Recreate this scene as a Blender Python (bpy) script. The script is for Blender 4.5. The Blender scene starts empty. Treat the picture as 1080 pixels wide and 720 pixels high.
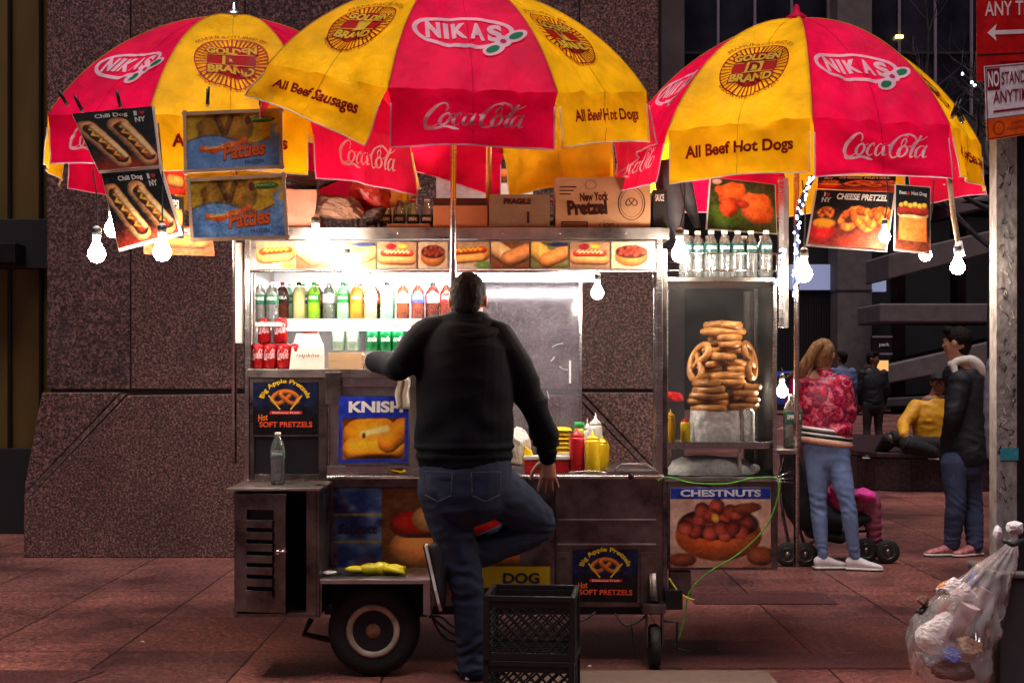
import bpy, bmesh, math, random
import numpy as np
from mathutils import Vector, Matrix, noise as mnoise
R = math.radians
random.seed(7)
scene = bpy.context.scene
COL = scene.collection

# ------------------------------------------------------------------ camera
HC = 1.37
cam_d = bpy.data.cameras.new('camera')
cam = bpy.data.objects.new('camera', cam_d); COL.objects.link(cam)
cam.location = (0, 0, HC); cam.rotation_euler = (R(90), 0, 0)
cam_d.lens = 50; cam_d.sensor_width = 36; cam_d.clip_start = 0.1; cam_d.clip_end = 500
cam_d.shift_y = 32 / 1080
scene.camera = cam
# ------------------------------------------------------------------ dusk sky and soft top light
SUN_EL, SUN_AZ = 75, 190
world = bpy.data.worlds.new('World'); scene.world = world; world.use_nodes = True
wn = world.node_tree; bg = wn.nodes['Background']
sky = wn.nodes.new('ShaderNodeTexSky'); sky.sky_type = 'NISHITA'; sky.sun_disc = False
sky.sun_elevation = R(SUN_EL); sky.sun_rotation = R(SUN_AZ)
hs = wn.nodes.new('ShaderNodeHueSaturation'); hs.inputs['Saturation'].default_value = 0.75
tint = wn.nodes.new('ShaderNodeMixRGB'); tint.blend_type = 'MULTIPLY'; tint.inputs[0].default_value = 1
tint.inputs[2].default_value = (1.25, 0.80, 0.95, 1)
wn.links.new(sky.outputs[0], hs.inputs['Color']); wn.links.new(hs.outputs[0], tint.inputs[1])
wn.links.new(tint.outputs[0], bg.inputs[0]); bg.inputs[1].default_value = 0.006
sun_d = bpy.data.lights.new('sun', 'SUN'); sun = bpy.data.objects.new('sun', sun_d); COL.objects.link(sun)
sun_d.energy = 1.5; sun_d.angle = R(35); sun_d.color = (1.0, 0.9, 0.9)
sd = Vector((math.sin(R(SUN_AZ)) * math.cos(R(SUN_EL)), math.cos(R(SUN_AZ)) * math.cos(R(SUN_EL)), math.sin(R(SUN_EL))))
sun.rotation_euler = (-sd).to_track_quat('-Z', 'Y').to_euler(); sun.location = (0, -5, 12)
vs = scene.view_settings
vs.view_transform = 'Standard'; vs.look = 'None'; vs.exposure = 0.97; vs.gamma = 1; vs.use_curve_mapping = False
scene.cycles.use_denoising = True
scene.cycles.max_bounces = 8; scene.cycles.transparent_max_bounces = 24
scene.cycles.diffuse_bounces = 3; scene.cycles.glossy_bounces = 4; scene.cycles.transmission_bounces = 6
scene.cycles.sample_clamp_indirect = 6; scene.cycles.caustics_reflective = False; scene.cycles.caustics_refractive = False
BULB_E = 150.0
TUBE_E = 42.0

# ------------------------------------------------------------------ measuring helpers
F = 1500.0
def PX(px, Y=6.65): return (px - 540) * Y / F
def PZ(py, Y=6.65): return HC - (py - 392) * Y / F
def W(px, py, Y=6.65): return Vector((PX(px, Y), Y, PZ(py, Y)))
def lin(c):
    c = np.asarray(c, float) / 255.0
    return np.where(c <= 0.04045, c / 12.92, ((c + 0.055) / 1.055) ** 2.4)
def L4(c): return tuple(float(x) for x in lin(c)) + (1.0,)

# ------------------------------------------------------------------ materials
MATS = {}
def newmat(name):
    m = bpy.data.materials.new(name); m.use_nodes = True; MATS[name] = m
    nt = m.node_tree; return m, nt, nt.nodes['Principled BSDF']
def N(nt, t, **kw):
    n = nt.nodes.new(t)
    for k, v in kw.items():
        if k in n.inputs: n.inputs[k].default_value = v
        else: setattr(n, k, v)
    return n
def ramp(nt, stops):
    r = nt.nodes.new('ShaderNodeValToRGB'); e = r.color_ramp.elements
    while len(e) < len(stops): e.new(0.5)
    for i, (p, c) in enumerate(stops):
        e[i].position = p; e[i].color = (c[0], c[1], c[2], 1) if len(c) == 3 else c
    return r
def coord(nt, scale=(1, 1, 1)):
    t = nt.nodes.new('ShaderNodeTexCoord'); mp = nt.nodes.new('ShaderNodeMapping')
    mp.inputs['Scale'].default_value = scale; nt.links.new(t.outputs['Object'], mp.inputs[0]); return mp
def simple(name, col, rough=0.5, metal=0.0, var=0.25, nscale=20, bump=0.0, bscale=60, spec=0.5, sheen=0.0, coat=0.0, stretch=(1, 1, 1), rvar=0.12):
    m, nt, p = newmat(name); mp = coord(nt, stretch)
    n = N(nt, 'ShaderNodeTexNoise', Scale=nscale, Detail=5.0, Roughness=0.6); nt.links.new(mp.outputs[0], n.inputs[0])
    c = np.array(col, float)
    r = ramp(nt, [(0.3, tuple(c * (1 - var))), (0.72, tuple(np.minimum(c * (1 + var), 1)))])
    nt.links.new(n.outputs[0], r.inputs[0]); nt.links.new(r.outputs[0], p.inputs['Base Color'])
    mr = N(nt, 'ShaderNodeMapRange'); mr.inputs[3].default_value = max(0.02, rough - rvar); mr.inputs[4].default_value = min(1, rough + rvar)
    nt.links.new(n.outputs[0], mr.inputs[0]); nt.links.new(mr.outputs[0], p.inputs['Roughness'])
    p.inputs['Metallic'].default_value = metal; p.inputs['Specular IOR Level'].default_value = spec
    if sheen: p.inputs['Sheen Weight'].default_value = sheen
    if coat: p.inputs['Coat Weight'].default_value = coat
    if bump:
        n2 = N(nt, 'ShaderNodeTexNoise', Scale=bscale, Detail=4.0); nt.links.new(mp.outputs[0], n2.inputs[0])
        b = N(nt, 'ShaderNodeBump', Strength=bump, Distance=0.01); nt.links.new(n2.outputs[0], b.inputs['Height'])
        nt.links.new(b.outputs[0], p.inputs['Normal'])
    return m
def emis(name, col, strength):
    m, nt, p = newmat(name); p.inputs['Emission Color'].default_value = (*col, 1); p.inputs['Emission Strength'].default_value = strength
    p.inputs['Base Color'].default_value = (*col, 1); return m
def clear(name, tint_=(1, 1, 1), gloss=0.25, body=0.0, bodycol=(0.8, 0.8, 0.8), rough=0.08):
    m, nt, p = newmat(name); out = nt.nodes['Material Output']; nt.nodes.remove(p)
    tr = N(nt, 'ShaderNodeBsdfTransparent'); tr.inputs[0].default_value = (*tint_, 1)
    gl = N(nt, 'ShaderNodeBsdfGlossy', Roughness=rough)
    fr = N(nt, 'ShaderNodeLayerWeight', Blend=gloss)
    mx = N(nt, 'ShaderNodeMixShader'); nt.links.new(fr.outputs['Fresnel'], mx.inputs[0]); nt.links.new(tr.outputs[0], mx.inputs[1]); nt.links.new(gl.outputs[0], mx.inputs[2])
    df = N(nt, 'ShaderNodeBsdfDiffuse'); df.inputs[0].default_value = (*bodycol, 1)
    mp = coord(nt); n = N(nt, 'ShaderNodeTexNoise', Scale=9.0, Detail=6.0); nt.links.new(mp.outputs[0], n.inputs[0])
    mr = N(nt, 'ShaderNodeMapRange'); mr.inputs[1].default_value = .3; mr.inputs[2].default_value = .75; mr.inputs[3].default_value = body * .4; mr.inputs[4].default_value = min(1, body * 1.6)
    nt.links.new(n.outputs[0], mr.inputs[0])
    m2 = N(nt, 'ShaderNodeMixShader'); nt.links.new(mr.outputs[0], m2.inputs[0]); nt.links.new(mx.outputs[0], m2.inputs[1]); nt.links.new(df.outputs[0], m2.inputs[2])
    nt.links.new(m2.outputs[0], out.inputs[0]); return m

# printed surfaces take the ink colour from the print itself (attribute Col)
def print_mat(name, rough=0.45, translucent=0.0, spec=0.35, dirt=0.12, bump=0.0):
    m, nt, p = newmat(name); at = N(nt, 'ShaderNodeAttribute', attribute_name='Col')
    mp = coord(nt); n = N(nt, 'ShaderNodeTexNoise', Scale=7.0, Detail=6.0); nt.links.new(mp.outputs[0], n.inputs[0])
    r = ramp(nt, [(0.3, (1 - dirt * 2,) * 3), (0.6, (1, 1, 1))]); nt.links.new(n.outputs[0], r.inputs[0])
    mu = N(nt, 'ShaderNodeMixRGB', blend_type='MULTIPLY'); mu.inputs[0].default_value = 1
    nt.links.new(at.outputs['Color'], mu.inputs[1]); nt.links.new(r.outputs[0], mu.inputs[2]); nt.links.new(mu.outputs[0], p.inputs['Base Color'])
    p.inputs['Roughness'].default_value = rough; p.inputs['Specular IOR Level'].default_value = spec
    if bump:
        n2 = N(nt, 'ShaderNodeTexNoise', Scale=14.0, Detail=5.0); nt.links.new(mp.outputs[0], n2.inputs[0])
        b = N(nt, 'ShaderNodeBump', Strength=bump, Distance=0.02); nt.links.new(n2.outputs[0], b.inputs['Height']); nt.links.new(b.outputs[0], p.inputs['Normal'])
    if translucent:
        out = nt.nodes['Material Output']; t = N(nt, 'ShaderNodeBsdfTranslucent'); nt.links.new(mu.outputs[0], t.inputs[0])
        mx = N(nt, 'ShaderNodeMixShader'); mx.inputs[0].default_value = translucent
        nt.links.new(p.outputs[0], mx.inputs[1]); nt.links.new(t.outputs[0], mx.inputs[2]); nt.links.new(mx.outputs[0], out.inputs[0])
    return m
M_PRINT = print_mat('printed_board', 0.38)
M_LABEL = print_mat('printed_label', 0.35, dirt=0.02)
M_CANVAS = print_mat('umbrella_canvas', 0.62, 0.34, 0.12, 0.15, 0.6)
M_PAPER = print_mat('printed_paper', 0.6, 0.25)

def steel_mat(name, base, r0, r1, smudge=0.5):
    m, nt, p = newmat(name); mp = coord(nt, (1, 1, 1)); p.inputs['Metallic'].default_value = 1
    n = N(nt, 'ShaderNodeTexNoise', Scale=6.0, Detail=8.0, Roughness=0.65); nt.links.new(mp.outputs[0], n.inputs[0])
    mp2 = coord(nt, (4, 4, 220)); n2 = N(nt, 'ShaderNodeTexNoise', Scale=2.0, Detail=3.0); nt.links.new(mp2.outputs[0], n2.inputs[0])
    r = ramp(nt, [(0.3, tuple(np.array(base) * (1 - smudge))), (0.65, base)]); nt.links.new(n.outputs[0], r.inputs[0])
    nt.links.new(r.outputs[0], p.inputs['Base Color'])
    ad = N(nt, 'ShaderNodeMath', operation='ADD'); nt.links.new(n.outputs[0], ad.inputs[0]); nt.links.new(n2.outputs[0], ad.inputs[1])
    mr = N(nt, 'ShaderNodeMapRange'); mr.inputs[1].default_value = .6; mr.inputs[2].default_value = 1.4; mr.inputs[3].default_value = r0; mr.inputs[4].default_value = r1
    nt.links.new(ad.outputs[0], mr.inputs[0]); nt.links.new(mr.outputs[0], p.inputs['Roughness'])
    b = N(nt, 'ShaderNodeBump', Strength=0.12, Distance=0.01); n3 = N(nt, 'ShaderNodeTexNoise', Scale=4.0, Detail=2.0); nt.links.new(mp.outputs[0], n3.inputs[0])
    nt.links.new(n3.outputs[0], b.inputs['Height']); nt.links.new(b.outputs[0], p.inputs['Normal'])
    return m
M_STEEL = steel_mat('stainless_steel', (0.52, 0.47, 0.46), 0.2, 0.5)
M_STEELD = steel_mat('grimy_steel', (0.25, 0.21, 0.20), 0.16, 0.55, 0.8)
M_CHROME = steel_mat('bright_steel', (0.62, 0.58, 0.58), 0.12, 0.35, 0.2)
M_WHITE = simple('white_enamel', (0.75, 0.73, 0.72), 0.35, var=0.08)
M_BLACK = simple('black_rubber', (0.012, 0.011, 0.012), 0.6, var=0.3)
M_BLACKP = simple('black_plastic', (0.009, 0.008, 0.009), 0.4, var=0.3, spec=.35)
M_TYRE = simple('tyre_rubber', (0.007, 0.006, 0.006), 0.75, var=0.4, bump=0.4, bscale=90)
M_RIM = simple('dirty_cream_rim', (0.45, 0.38, 0.28), 0.5, var=0.5, nscale=14)
M_RUST = simple('rusty_hub', (0.24, 0.12, 0.06), 0.8, var=0.5, nscale=25, bump=0.4)
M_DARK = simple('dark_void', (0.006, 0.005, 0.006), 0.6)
M_CARD = simple('cardboard', (0.30, 0.145, 0.07), 0.85, var=0.12, bump=0.1)
M_WOOD = simple('raw_wood', (0.42, 0.27, 0.16), 0.7, var=0.3, stretch=(1, 1, 8))
M_GLASSP = clear('scratched_plexiglass', (0.86, 0.80, 0.86), 0.35, 0.20, (0.55, 0.5, 0.55), 0.12)  # milky body gives scratch haze plus a painted purple sheen
M_GLASS = clear('case_glass', (0.96, 0.97, 0.97), 0.12, 0.008)
M_PET = clear('clear_bottle_plastic', (0.88, 0.92, 0.93), 0.55, 0.10, (0.85, 0.88, 0.9), 0.12)
M_FOIL = simple('crumpled_foil', (0.85, 0.83, 0.81), 0.32, metal=0.05, var=0.3, nscale=40, bump=1.0, bscale=45)
M_BREAD = simple('pretzel_crust', (0.46, 0.185, 0.045), 0.34, var=0.55, nscale=16, bump=0.2, bscale=70)
M_SALT = simple('pretzel_salt', (0.8, 0.76, 0.7), 0.6)
M_BULB2 = emis('added_dim_bulb_glass', (1.0, 0.8, 0.6), 45.0)
M_BULB = emis('lit_bulb_glass', (1.0, 0.86, 0.68), BULB_E)
M_TUBE = emis('lit_fluorescent_tube', (1.0, 0.96, 0.94), TUBE_E)
M_LED = emis('lit_led_bead', (0.7, 0.8, 1.0), 6.0)
M_SKIN = simple('skin', (0.50, 0.25, 0.17), 0.5, var=0.1, nscale=30)
M_SKIND = simple('skin_tan', (0.22, 0.095, 0.055), 0.5, var=0.12, nscale=30)

def granite(name, a, b, c, sc=55):
    m, nt, p = newmat(name); mp = coord(nt)
    n = N(nt, 'ShaderNodeTexNoise', Scale=float(sc), Detail=3.0, Roughness=0.7); nt.links.new(mp.outputs[0], n.inputs[0])
    v = N(nt, 'ShaderNodeTexVoronoi', Scale=sc * 1.3); nt.links.new(mp.outputs[0], v.inputs[0])
    big = N(nt, 'ShaderNodeTexNoise', Scale=1.3, Detail=6.0, Roughness=0.6); nt.links.new(mp.outputs[0], big.inputs[0])
    r = ramp(nt, [(0.36, a), (0.50, b), (0.64, c)]); nt.links.new(n.outputs[0], r.inputs[0])
    r2 = ramp(nt, [(0.0, (0.62, 0.58, 0.6)), (0.5, (1.1, 1.05, 1.05)), (1.0, (1.3, 1.25, 1.2))]); nt.links.new(v.outputs['Color'], r2.inputs[0])
    mu = N(nt, 'ShaderNodeMixRGB', blend_type='MULTIPLY'); mu.inputs[0].default_value = 1
    nt.links.new(r.outputs[0], mu.inputs[1]); nt.links.new(r2.outputs[0], mu.inputs[2])
    r3 = ramp(nt, [(0.3, (0.72, 0.7, 0.72)), (0.7, (1.15, 1.12, 1.1))]); nt.links.new(big.outputs[0], r3.inputs[0])
    m2 = N(nt, 'ShaderNodeMixRGB', blend_type='MULTIPLY'); m2.inputs[0].default_value = 1
    nt.links.new(mu.outputs[0], m2.inputs[1]); nt.links.new(r3.outputs[0], m2.inputs[2]); nt.links.new(m2.outputs[0], p.inputs['Base Color'])
    p.inputs['Roughness'].default_value = 0.42
    return m
M_GRAN = granite('polished_red_granite', (0.014, 0.009, 0.010), (0.105, 0.056, 0.052), (0.38, 0.225, 0.20), 62)
M_GRAN2 = granite('dull_red_granite', (0.012, 0.008, 0.009), (0.080, 0.045, 0.044), (0.30, 0.18, 0.165), 58)
M_GRAN3 = granite('light_red_granite', (0.018, 0.012, 0.013), (0.125, 0.07, 0.066), (0.42, 0.26, 0.24), 66)
M_GROOVE = simple('granite_joint', (0.012, 0.009, 0.010), 0.8)
M_CONC = simple('grey_concrete', (0.13, 0.105, 0.108), 0.85, var=0.25, nscale=3, bump=0.2)
M_CONC2 = simple('dark_concrete', (0.04, 0.032, 0.036), 0.85, var=0.35, nscale=2)
M_NIGHT = simple('dark_building', (0.010, 0.009, 0.011), 0.7, var=0.4, nscale=1)
M_WIN = simple('night_window', (0.014, 0.014, 0.021), 0.12, var=0.95, nscale=0.5)  # noise variation paints faint interior reflections into the glass colour
M_MULL = simple('window_mullion', (0.22, 0.18, 0.23), 0.5)

# ------------------------------------------------------------------ mesh builder
class MB:
    def __init__(s): s.v = []; s.f = []; s.fm = []; s.fs = []; s.c = []; s.m = []
    def mi(s, mat):
        if mat not in s.m: s.m.append(mat)
        return s.m.index(mat)
    def add(s, vs_, fs_, mat, smooth=False, col=None):
        b = len(s.v); k = s.mi(mat); s.v.extend(tuple(map(float, x)) for x in vs_)
        if col is None: s.c.extend([(1, 1, 1)] * len(vs_))
        elif np.ndim(col) == 1: s.c.extend([tuple(col)] * len(vs_))
        else: s.c.extend(map(tuple, col))
        for f in fs_: s.f.append(tuple(b + i for i in f)); s.fm.append(k); s.fs.append(smooth)
        return s
    def box(s, x0, x1, y0, y1, z0, z1, mat, col=None):
        v = [(x0, y0, z0), (x1, y0, z0), (x1, y1, z0), (x0, y1, z0), (x0, y0, z1), (x1, y0, z1), (x1, y1, z1), (x0, y1, z1)]
        return s.add(v, [(0, 3, 2, 1), (4, 5, 6, 7), (0, 1, 5, 4), (1, 2, 6, 5), (2, 3, 7, 6), (3, 0, 4, 7)], mat, col=col)
    def prism(s, poly, d, mat, col=None):          # poly: list of 3D points, extruded by vector d
        n = len(poly); d = Vector(d); a = [Vector(p) for p in poly]; v = a + [p + d for p in a]
        fs_ = [tuple(range(n)), tuple(reversed(range(n, 2 * n)))] + [(i, i + n, (i + 1) % n + n, (i + 1) % n) for i in range(n)]
        return s.add(v, fs_, mat, col=col)
    def tube(s, pts, r, mat, seg=8, cap=True, smooth=True, col=None, closed=False, ry=None, side=None):
        pts = [Vector(p) for p in pts]; n = len(pts); rs = r if isinstance(r, (list, tuple)) else [r] * n
        rys = (ry if isinstance(ry, (list, tuple)) else [ry] * n) if ry is not None else rs
        ref = Vector(side) if side else None; V = []; pu = None
        for i, p in enumerate(pts):
            if closed: t = pts[(i + 1) % n] - pts[(i - 1) % n]
            else: t = pts[min(i + 1, n - 1)] - pts[max(i - 1, 0)]
            if t.length < 1e-9: t = Vector((0, 0, 1))
            t.normalize()
            if ref is not None: u = ref - t * ref.dot(t)
            elif pu is not None: u = pu - t * pu.dot(t)
            else: u = t.orthogonal()
            if u.length < 1e-6: u = t.orthogonal()
            u.normalize(); pu = u; w = t.cross(u)
            for k in range(seg):
                a = 2 * math.pi * k / seg; V.append(p + u * (math.cos(a) * rs[i]) + w * (math.sin(a) * rys[i]))
        Fc = []
        for i in range(n if closed else n - 1):
            j = (i + 1) % n
            for k in range(seg): Fc.append((i * seg + k, i * seg + (k + 1) % seg, j * seg + (k + 1) % seg, j * seg + k))
        s.add(V, Fc, mat, smooth, col)
        if cap and not closed:
            b = len(s.v) - len(V); k = s.mi(mat)
            s.f.append(tuple(b + i for i in reversed(range(seg)))); s.fm.append(k); s.fs.append(False)
            s.f.append(tuple(b + (n - 1) * seg + i for i in range(seg))); s.fm.append(k); s.fs.append(False)
        return s
    def lathe(s, c, prof, mat, seg=20, axis='z', smooth=True, col=None):   # prof: (r, h)
        c = Vector(c); V = []
        for (r, h) in prof:
            for k in range(seg):
                a = 2 * math.pi * k / seg; x, y = r * math.cos(a), r * math.sin(a)
                V.append(c + (Vector((x, y, h)) if axis == 'z' else Vector((x, h, y)) if axis == 'y' else Vector((h, x, y))))
        Fc = []
        for i in range(len(prof) - 1):
            for k in range(seg): Fc.append((i * seg + k, i * seg + (k + 1) % seg, (i + 1) * seg + (k + 1) % seg, (i + 1) * seg + k))
        if prof[0][0] > 1e-4: Fc.append(tuple(reversed(range(seg))))
        if prof[-1][0] > 1e-4: Fc.append(tuple((len(prof) - 1) * seg + k for k in range(seg)))
        return s.add(V, Fc, mat, smooth, col)
    def ball(s, c, rx, ry, rz, mat, seg=16, rings=10, col=None, rot=None):
        c = Vector(c); V = []; Fc = []
        for i in range(rings + 1):
            th = math.pi * i / rings
            for k in range(seg):
                a = 2 * math.pi * k / seg
                q = Vector((rx * math.sin(th) * math.cos(a), ry * math.sin(th) * math.sin(a), rz * math.cos(th)))
                V.append(c + (rot @ q if rot else q))
        for i in range(rings):
            for k in range(seg): Fc.append((i * seg + k, (i + 1) * seg + k, (i + 1) * seg + (k + 1) % seg, i * seg + (k + 1) % seg))
        return s.add(V, Fc, mat, True, col)
    def grid(s, nx, ny, fn, mat, col=None, smooth=True):
        V = [fn(i / nx, j / ny) for j in range(ny + 1) for i in range(nx + 1)]
        Fc = [(j * (nx + 1) + i, j * (nx + 1) + i + 1, (j + 1) * (nx + 1) + i + 1, (j + 1) * (nx + 1) + i) for j in range(ny) for i in range(nx)]
        return s.add(V, Fc, mat, smooth, col)

WL = {}
def setprops(o, label=None, cat=None, group=None, kind=None):
    if label: o['label'] = label
    if cat: o['category'] = cat
    if group: o['group'] = group
    if kind: o['kind'] = kind
    return o
def thing(name, loc, label, cat, group=None):
    o = bpy.data.objects.new(name, None); o.empty_display_size = 0.1; COL.objects.link(o); o.location = loc
    WL[o.name] = Vector(loc); return setprops(o, label, cat, group)
def obj(name, mb, parent=None, label=None, cat=None, group=None, kind=None, bevel=0, origin=None, weld=False):
    me = bpy.data.meshes.new(name); V = np.array(mb.v, dtype=float)
    if origin is None:
        lo, hi = V.min(0), V.max(0); origin = Vector(((lo[0] + hi[0]) / 2, (lo[1] + hi[1]) / 2, lo[2] if parent is None else (lo[2] + hi[2]) / 2))
    origin = Vector(origin); V = V - np.array(origin)
    me.from_pydata([tuple(x) for x in V], [], mb.f)
    for m in mb.m: me.materials.append(m)
    me.polygons.foreach_set('material_index', mb.fm); me.polygons.foreach_set('use_smooth', mb.fs)
    at = me.color_attributes.new('Col', 'FLOAT_COLOR', 'POINT')
    C = np.ones((len(mb.v), 4), dtype=np.float32); C[:, :3] = np.array(mb.c, dtype=np.float32); at.data.foreach_set('color', C.ravel())
    me.update(); o = bpy.data.objects.new(name, me); COL.objects.link(o)
    if parent is not None: o.parent = parent; o.location = origin - WL[parent.name]
    else: o.location = origin
    WL[o.name] = origin
    if bevel:
        md = o.modifiers.new('bevel', 'BEVEL'); md.width = bevel; md.segments = 2; md.limit_method = 'ANGLE'; md.angle_limit = R(40)
    return setprops(o, label, cat, group, kind)
def kids(o): return [c for c in o.children]
def dup(o, loc=None, rotz=None, parent=None, label=None, scale=None):
    c = o.copy(); COL.objects.link(c); c.parent = parent
    if loc is not None: c.location = loc
    if rotz is not None: c.rotation_euler = (0, 0, rotz)
    if scale is not None: c.scale = (scale,) * 3 if np.ndim(scale) == 0 else scale
    if label: c['label'] = label
    WL[c.name] = Vector(loc) if loc is not None else WL.get(o.name, Vector())
    for ch in ORIG.get(o.name, []): dup(ch, parent=c)
    ORIG[c.name] = list(ORIG.get(o.name, []))
    return c
ORIG = {}
def remember(root):       # record the children of a source thing before it is copied
    allo = [o for o in COL.objects if o.parent]
    for o in allo: ORIG.setdefault(o.parent.name, [])
    for o in allo:
        if o not in ORIG[o.parent.name]: ORIG[o.parent.name].append(o)

# ------------------------------------------------------------------ 2D print layers
_tc = {}
def text2d(s, off=0.0, shear=0.0, space=1.0):
    key = (s, off, shear, space)
    if key not in _tc:
        cu = bpy.data.curves.new('t', 'FONT'); cu.body = s; cu.size = 1; cu.offset = off; cu.shear = shear; cu.space_character = space
        cu.resolution_u = 4; cu.fill_mode = 'FRONT' if hasattr(cu, 'fill_mode') else cu.fill_mode
        ob = bpy.data.objects.new('t', cu); COL.objects.link(ob)
        dg = bpy.context.evaluated_depsgraph_get(); dg.update(); ev = ob.evaluated_get(dg); me = ev.to_mesh()
        v = np.array([q.co[:2] for q in me.vertices]) if len(me.vertices) else np.zeros((0, 2)); f = [tuple(p.vertices) for p in me.polygons]
        ev.to_mesh_clear(); bpy.data.objects.remove(ob); bpy.data.curves.remove(cu); _tc[key] = (v, f)
    return _tc[key]
class Vec:
    def __init__(s): s.items = []
    def raw(s, v, f, c, lay=1): s.items.append((np.asarray(v, float), f, c, lay)); return s
    def rect(s, x0, y0, x1, y1, c, lay=1, n=1):
        xs = np.linspace(x0, x1, n + 1); v = [(x, y) for y in (y0, y1) for x in xs]
        return s.raw(v, [(i, i + 1, n + 2 + i, n + 1 + i) for i in range(n)], c, lay)
    def poly(s, pts, c, lay=1): return s.raw(pts, [tuple(range(len(pts)))], c, lay)
    def ell(s, cx, cy, rx, ry, c, lay=1, n=36, rot=0):
        a = np.linspace(0, 2 * np.pi, n, endpoint=False); x, y = rx * np.cos(a), ry * np.sin(a)
        v = np.c_[cx + x * math.cos(rot) - y * math.sin(rot), cy + x * math.sin(rot) + y * math.cos(rot)]
        return s.raw(np.vstack([v, [(cx, cy)]]), [(i, (i + 1) % n, n) for i in range(n)], c, lay)
    def ring(s, cx, cy, rx, ry, w, c, lay=1, n=44, rot=0):
        a = np.linspace(0, 2 * np.pi, n, endpoint=False); out = []
        for k in (0, 1):
            x, y = (rx - w * k) * np.cos(a), (ry - w * k) * np.sin(a)
            out.append(np.c_[cx + x * math.cos(rot) - y * math.sin(rot), cy + x * math.sin(rot) + y * math.cos(rot)])
        return s.raw(np.vstack(out), [(i, (i + 1) % n, n + (i + 1) % n, n + i) for i in range(n)], c, lay)
    def stroke(s, pts, w, c, lay=1, sub=6):
        P = np.array([p[:2] for p in pts], float); Wd = np.array([p[2] if len(p) > 2 else w for p in pts], float); out = []; ow = []
        n = len(P)
        for i in range(n - 1):
            p0, p1, p2, p3 = P[max(i - 1, 0)], P[i], P[i + 1], P[min(i + 2, n - 1)]
            for k in range(sub):
                t = k / sub; out.append(0.5 * (2 * p1 + (p2 - p0) * t + (2 * p0 - 5 * p1 + 4 * p2 - p3) * t * t + (3 * p1 - p0 - 3 * p2 + p3) * t ** 3)); ow.append(Wd[i] * (1 - t) + Wd[i + 1] * t)
        out.append(P[-1]); ow.append(Wd[-1]); out = np.array(out); ow = np.array(ow)
        d = np.gradient(out, axis=0); d /= np.maximum(np.linalg.norm(d, axis=1), 1e-9)[:, None]; nn = np.c_[-d[:, 1], d[:, 0]]
        v = np.vstack([out + nn * ow[:, None] / 2, out - nn * ow[:, None] / 2]); m = len(out)
        return s.raw(v, [(i, i + 1, m + i + 1, m + i) for i in range(m - 1)], c, lay)
    def text(s, t, x, y, w, h, c, off=0.02, shear=0.0, lay=2, rot=0, arc=None, space=1.0):
        v, f = text2d(t, off, shear, space)
        if not len(v): return s
        lo, hi = v.min(0), v.max(0); q = (v - lo) / (hi - lo)
        if arc:      # arc = (cx, cy, r, a0, a1) text runs along a circle from angle a0 to a1 (degrees, clockwise = falling)
            cx, cy, r, a0, a1 = arc; a = np.radians(a0 + (a1 - a0) * q[:, 0]); sg = 1 if a1 < a0 else -1
            rr = r + sg * (q[:, 1] - (0 if sg > 0 else 1)) * h if sg > 0 else r - q[:, 1] * h
            v2 = np.c_[cx + rr * np.cos(a), cy + rr * np.sin(a)]
        else:
            a = q * (w, h); v2 = np.c_[x + a[:, 0] * math.cos(rot) - a[:, 1] * math.sin(rot), y + a[:, 0] * math.sin(rot) + a[:, 1] * math.cos(rot)]
        return s.raw(v2, f, c, lay)
    def put(s, other, x, y, sx, sy, rot=0, lay=0):
        for v, f, c, l in other.items:
            q = v * (sx, sy); s.items.append((np.c_[x + q[:, 0] * math.cos(rot) - q[:, 1] * math.sin(rot), y + q[:, 0] * math.sin(rot) + q[:, 1] * math.cos(rot)], f, c, l + lay))
        return s
    def emit(s, mb, fn, mat, dh=0.0008, h0=0.0):
        for v, f, c, l in s.items:
            mb.add([fn(a, b, h0 + dh * l) for a, b in v], f, mat, False, lin(c))

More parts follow.
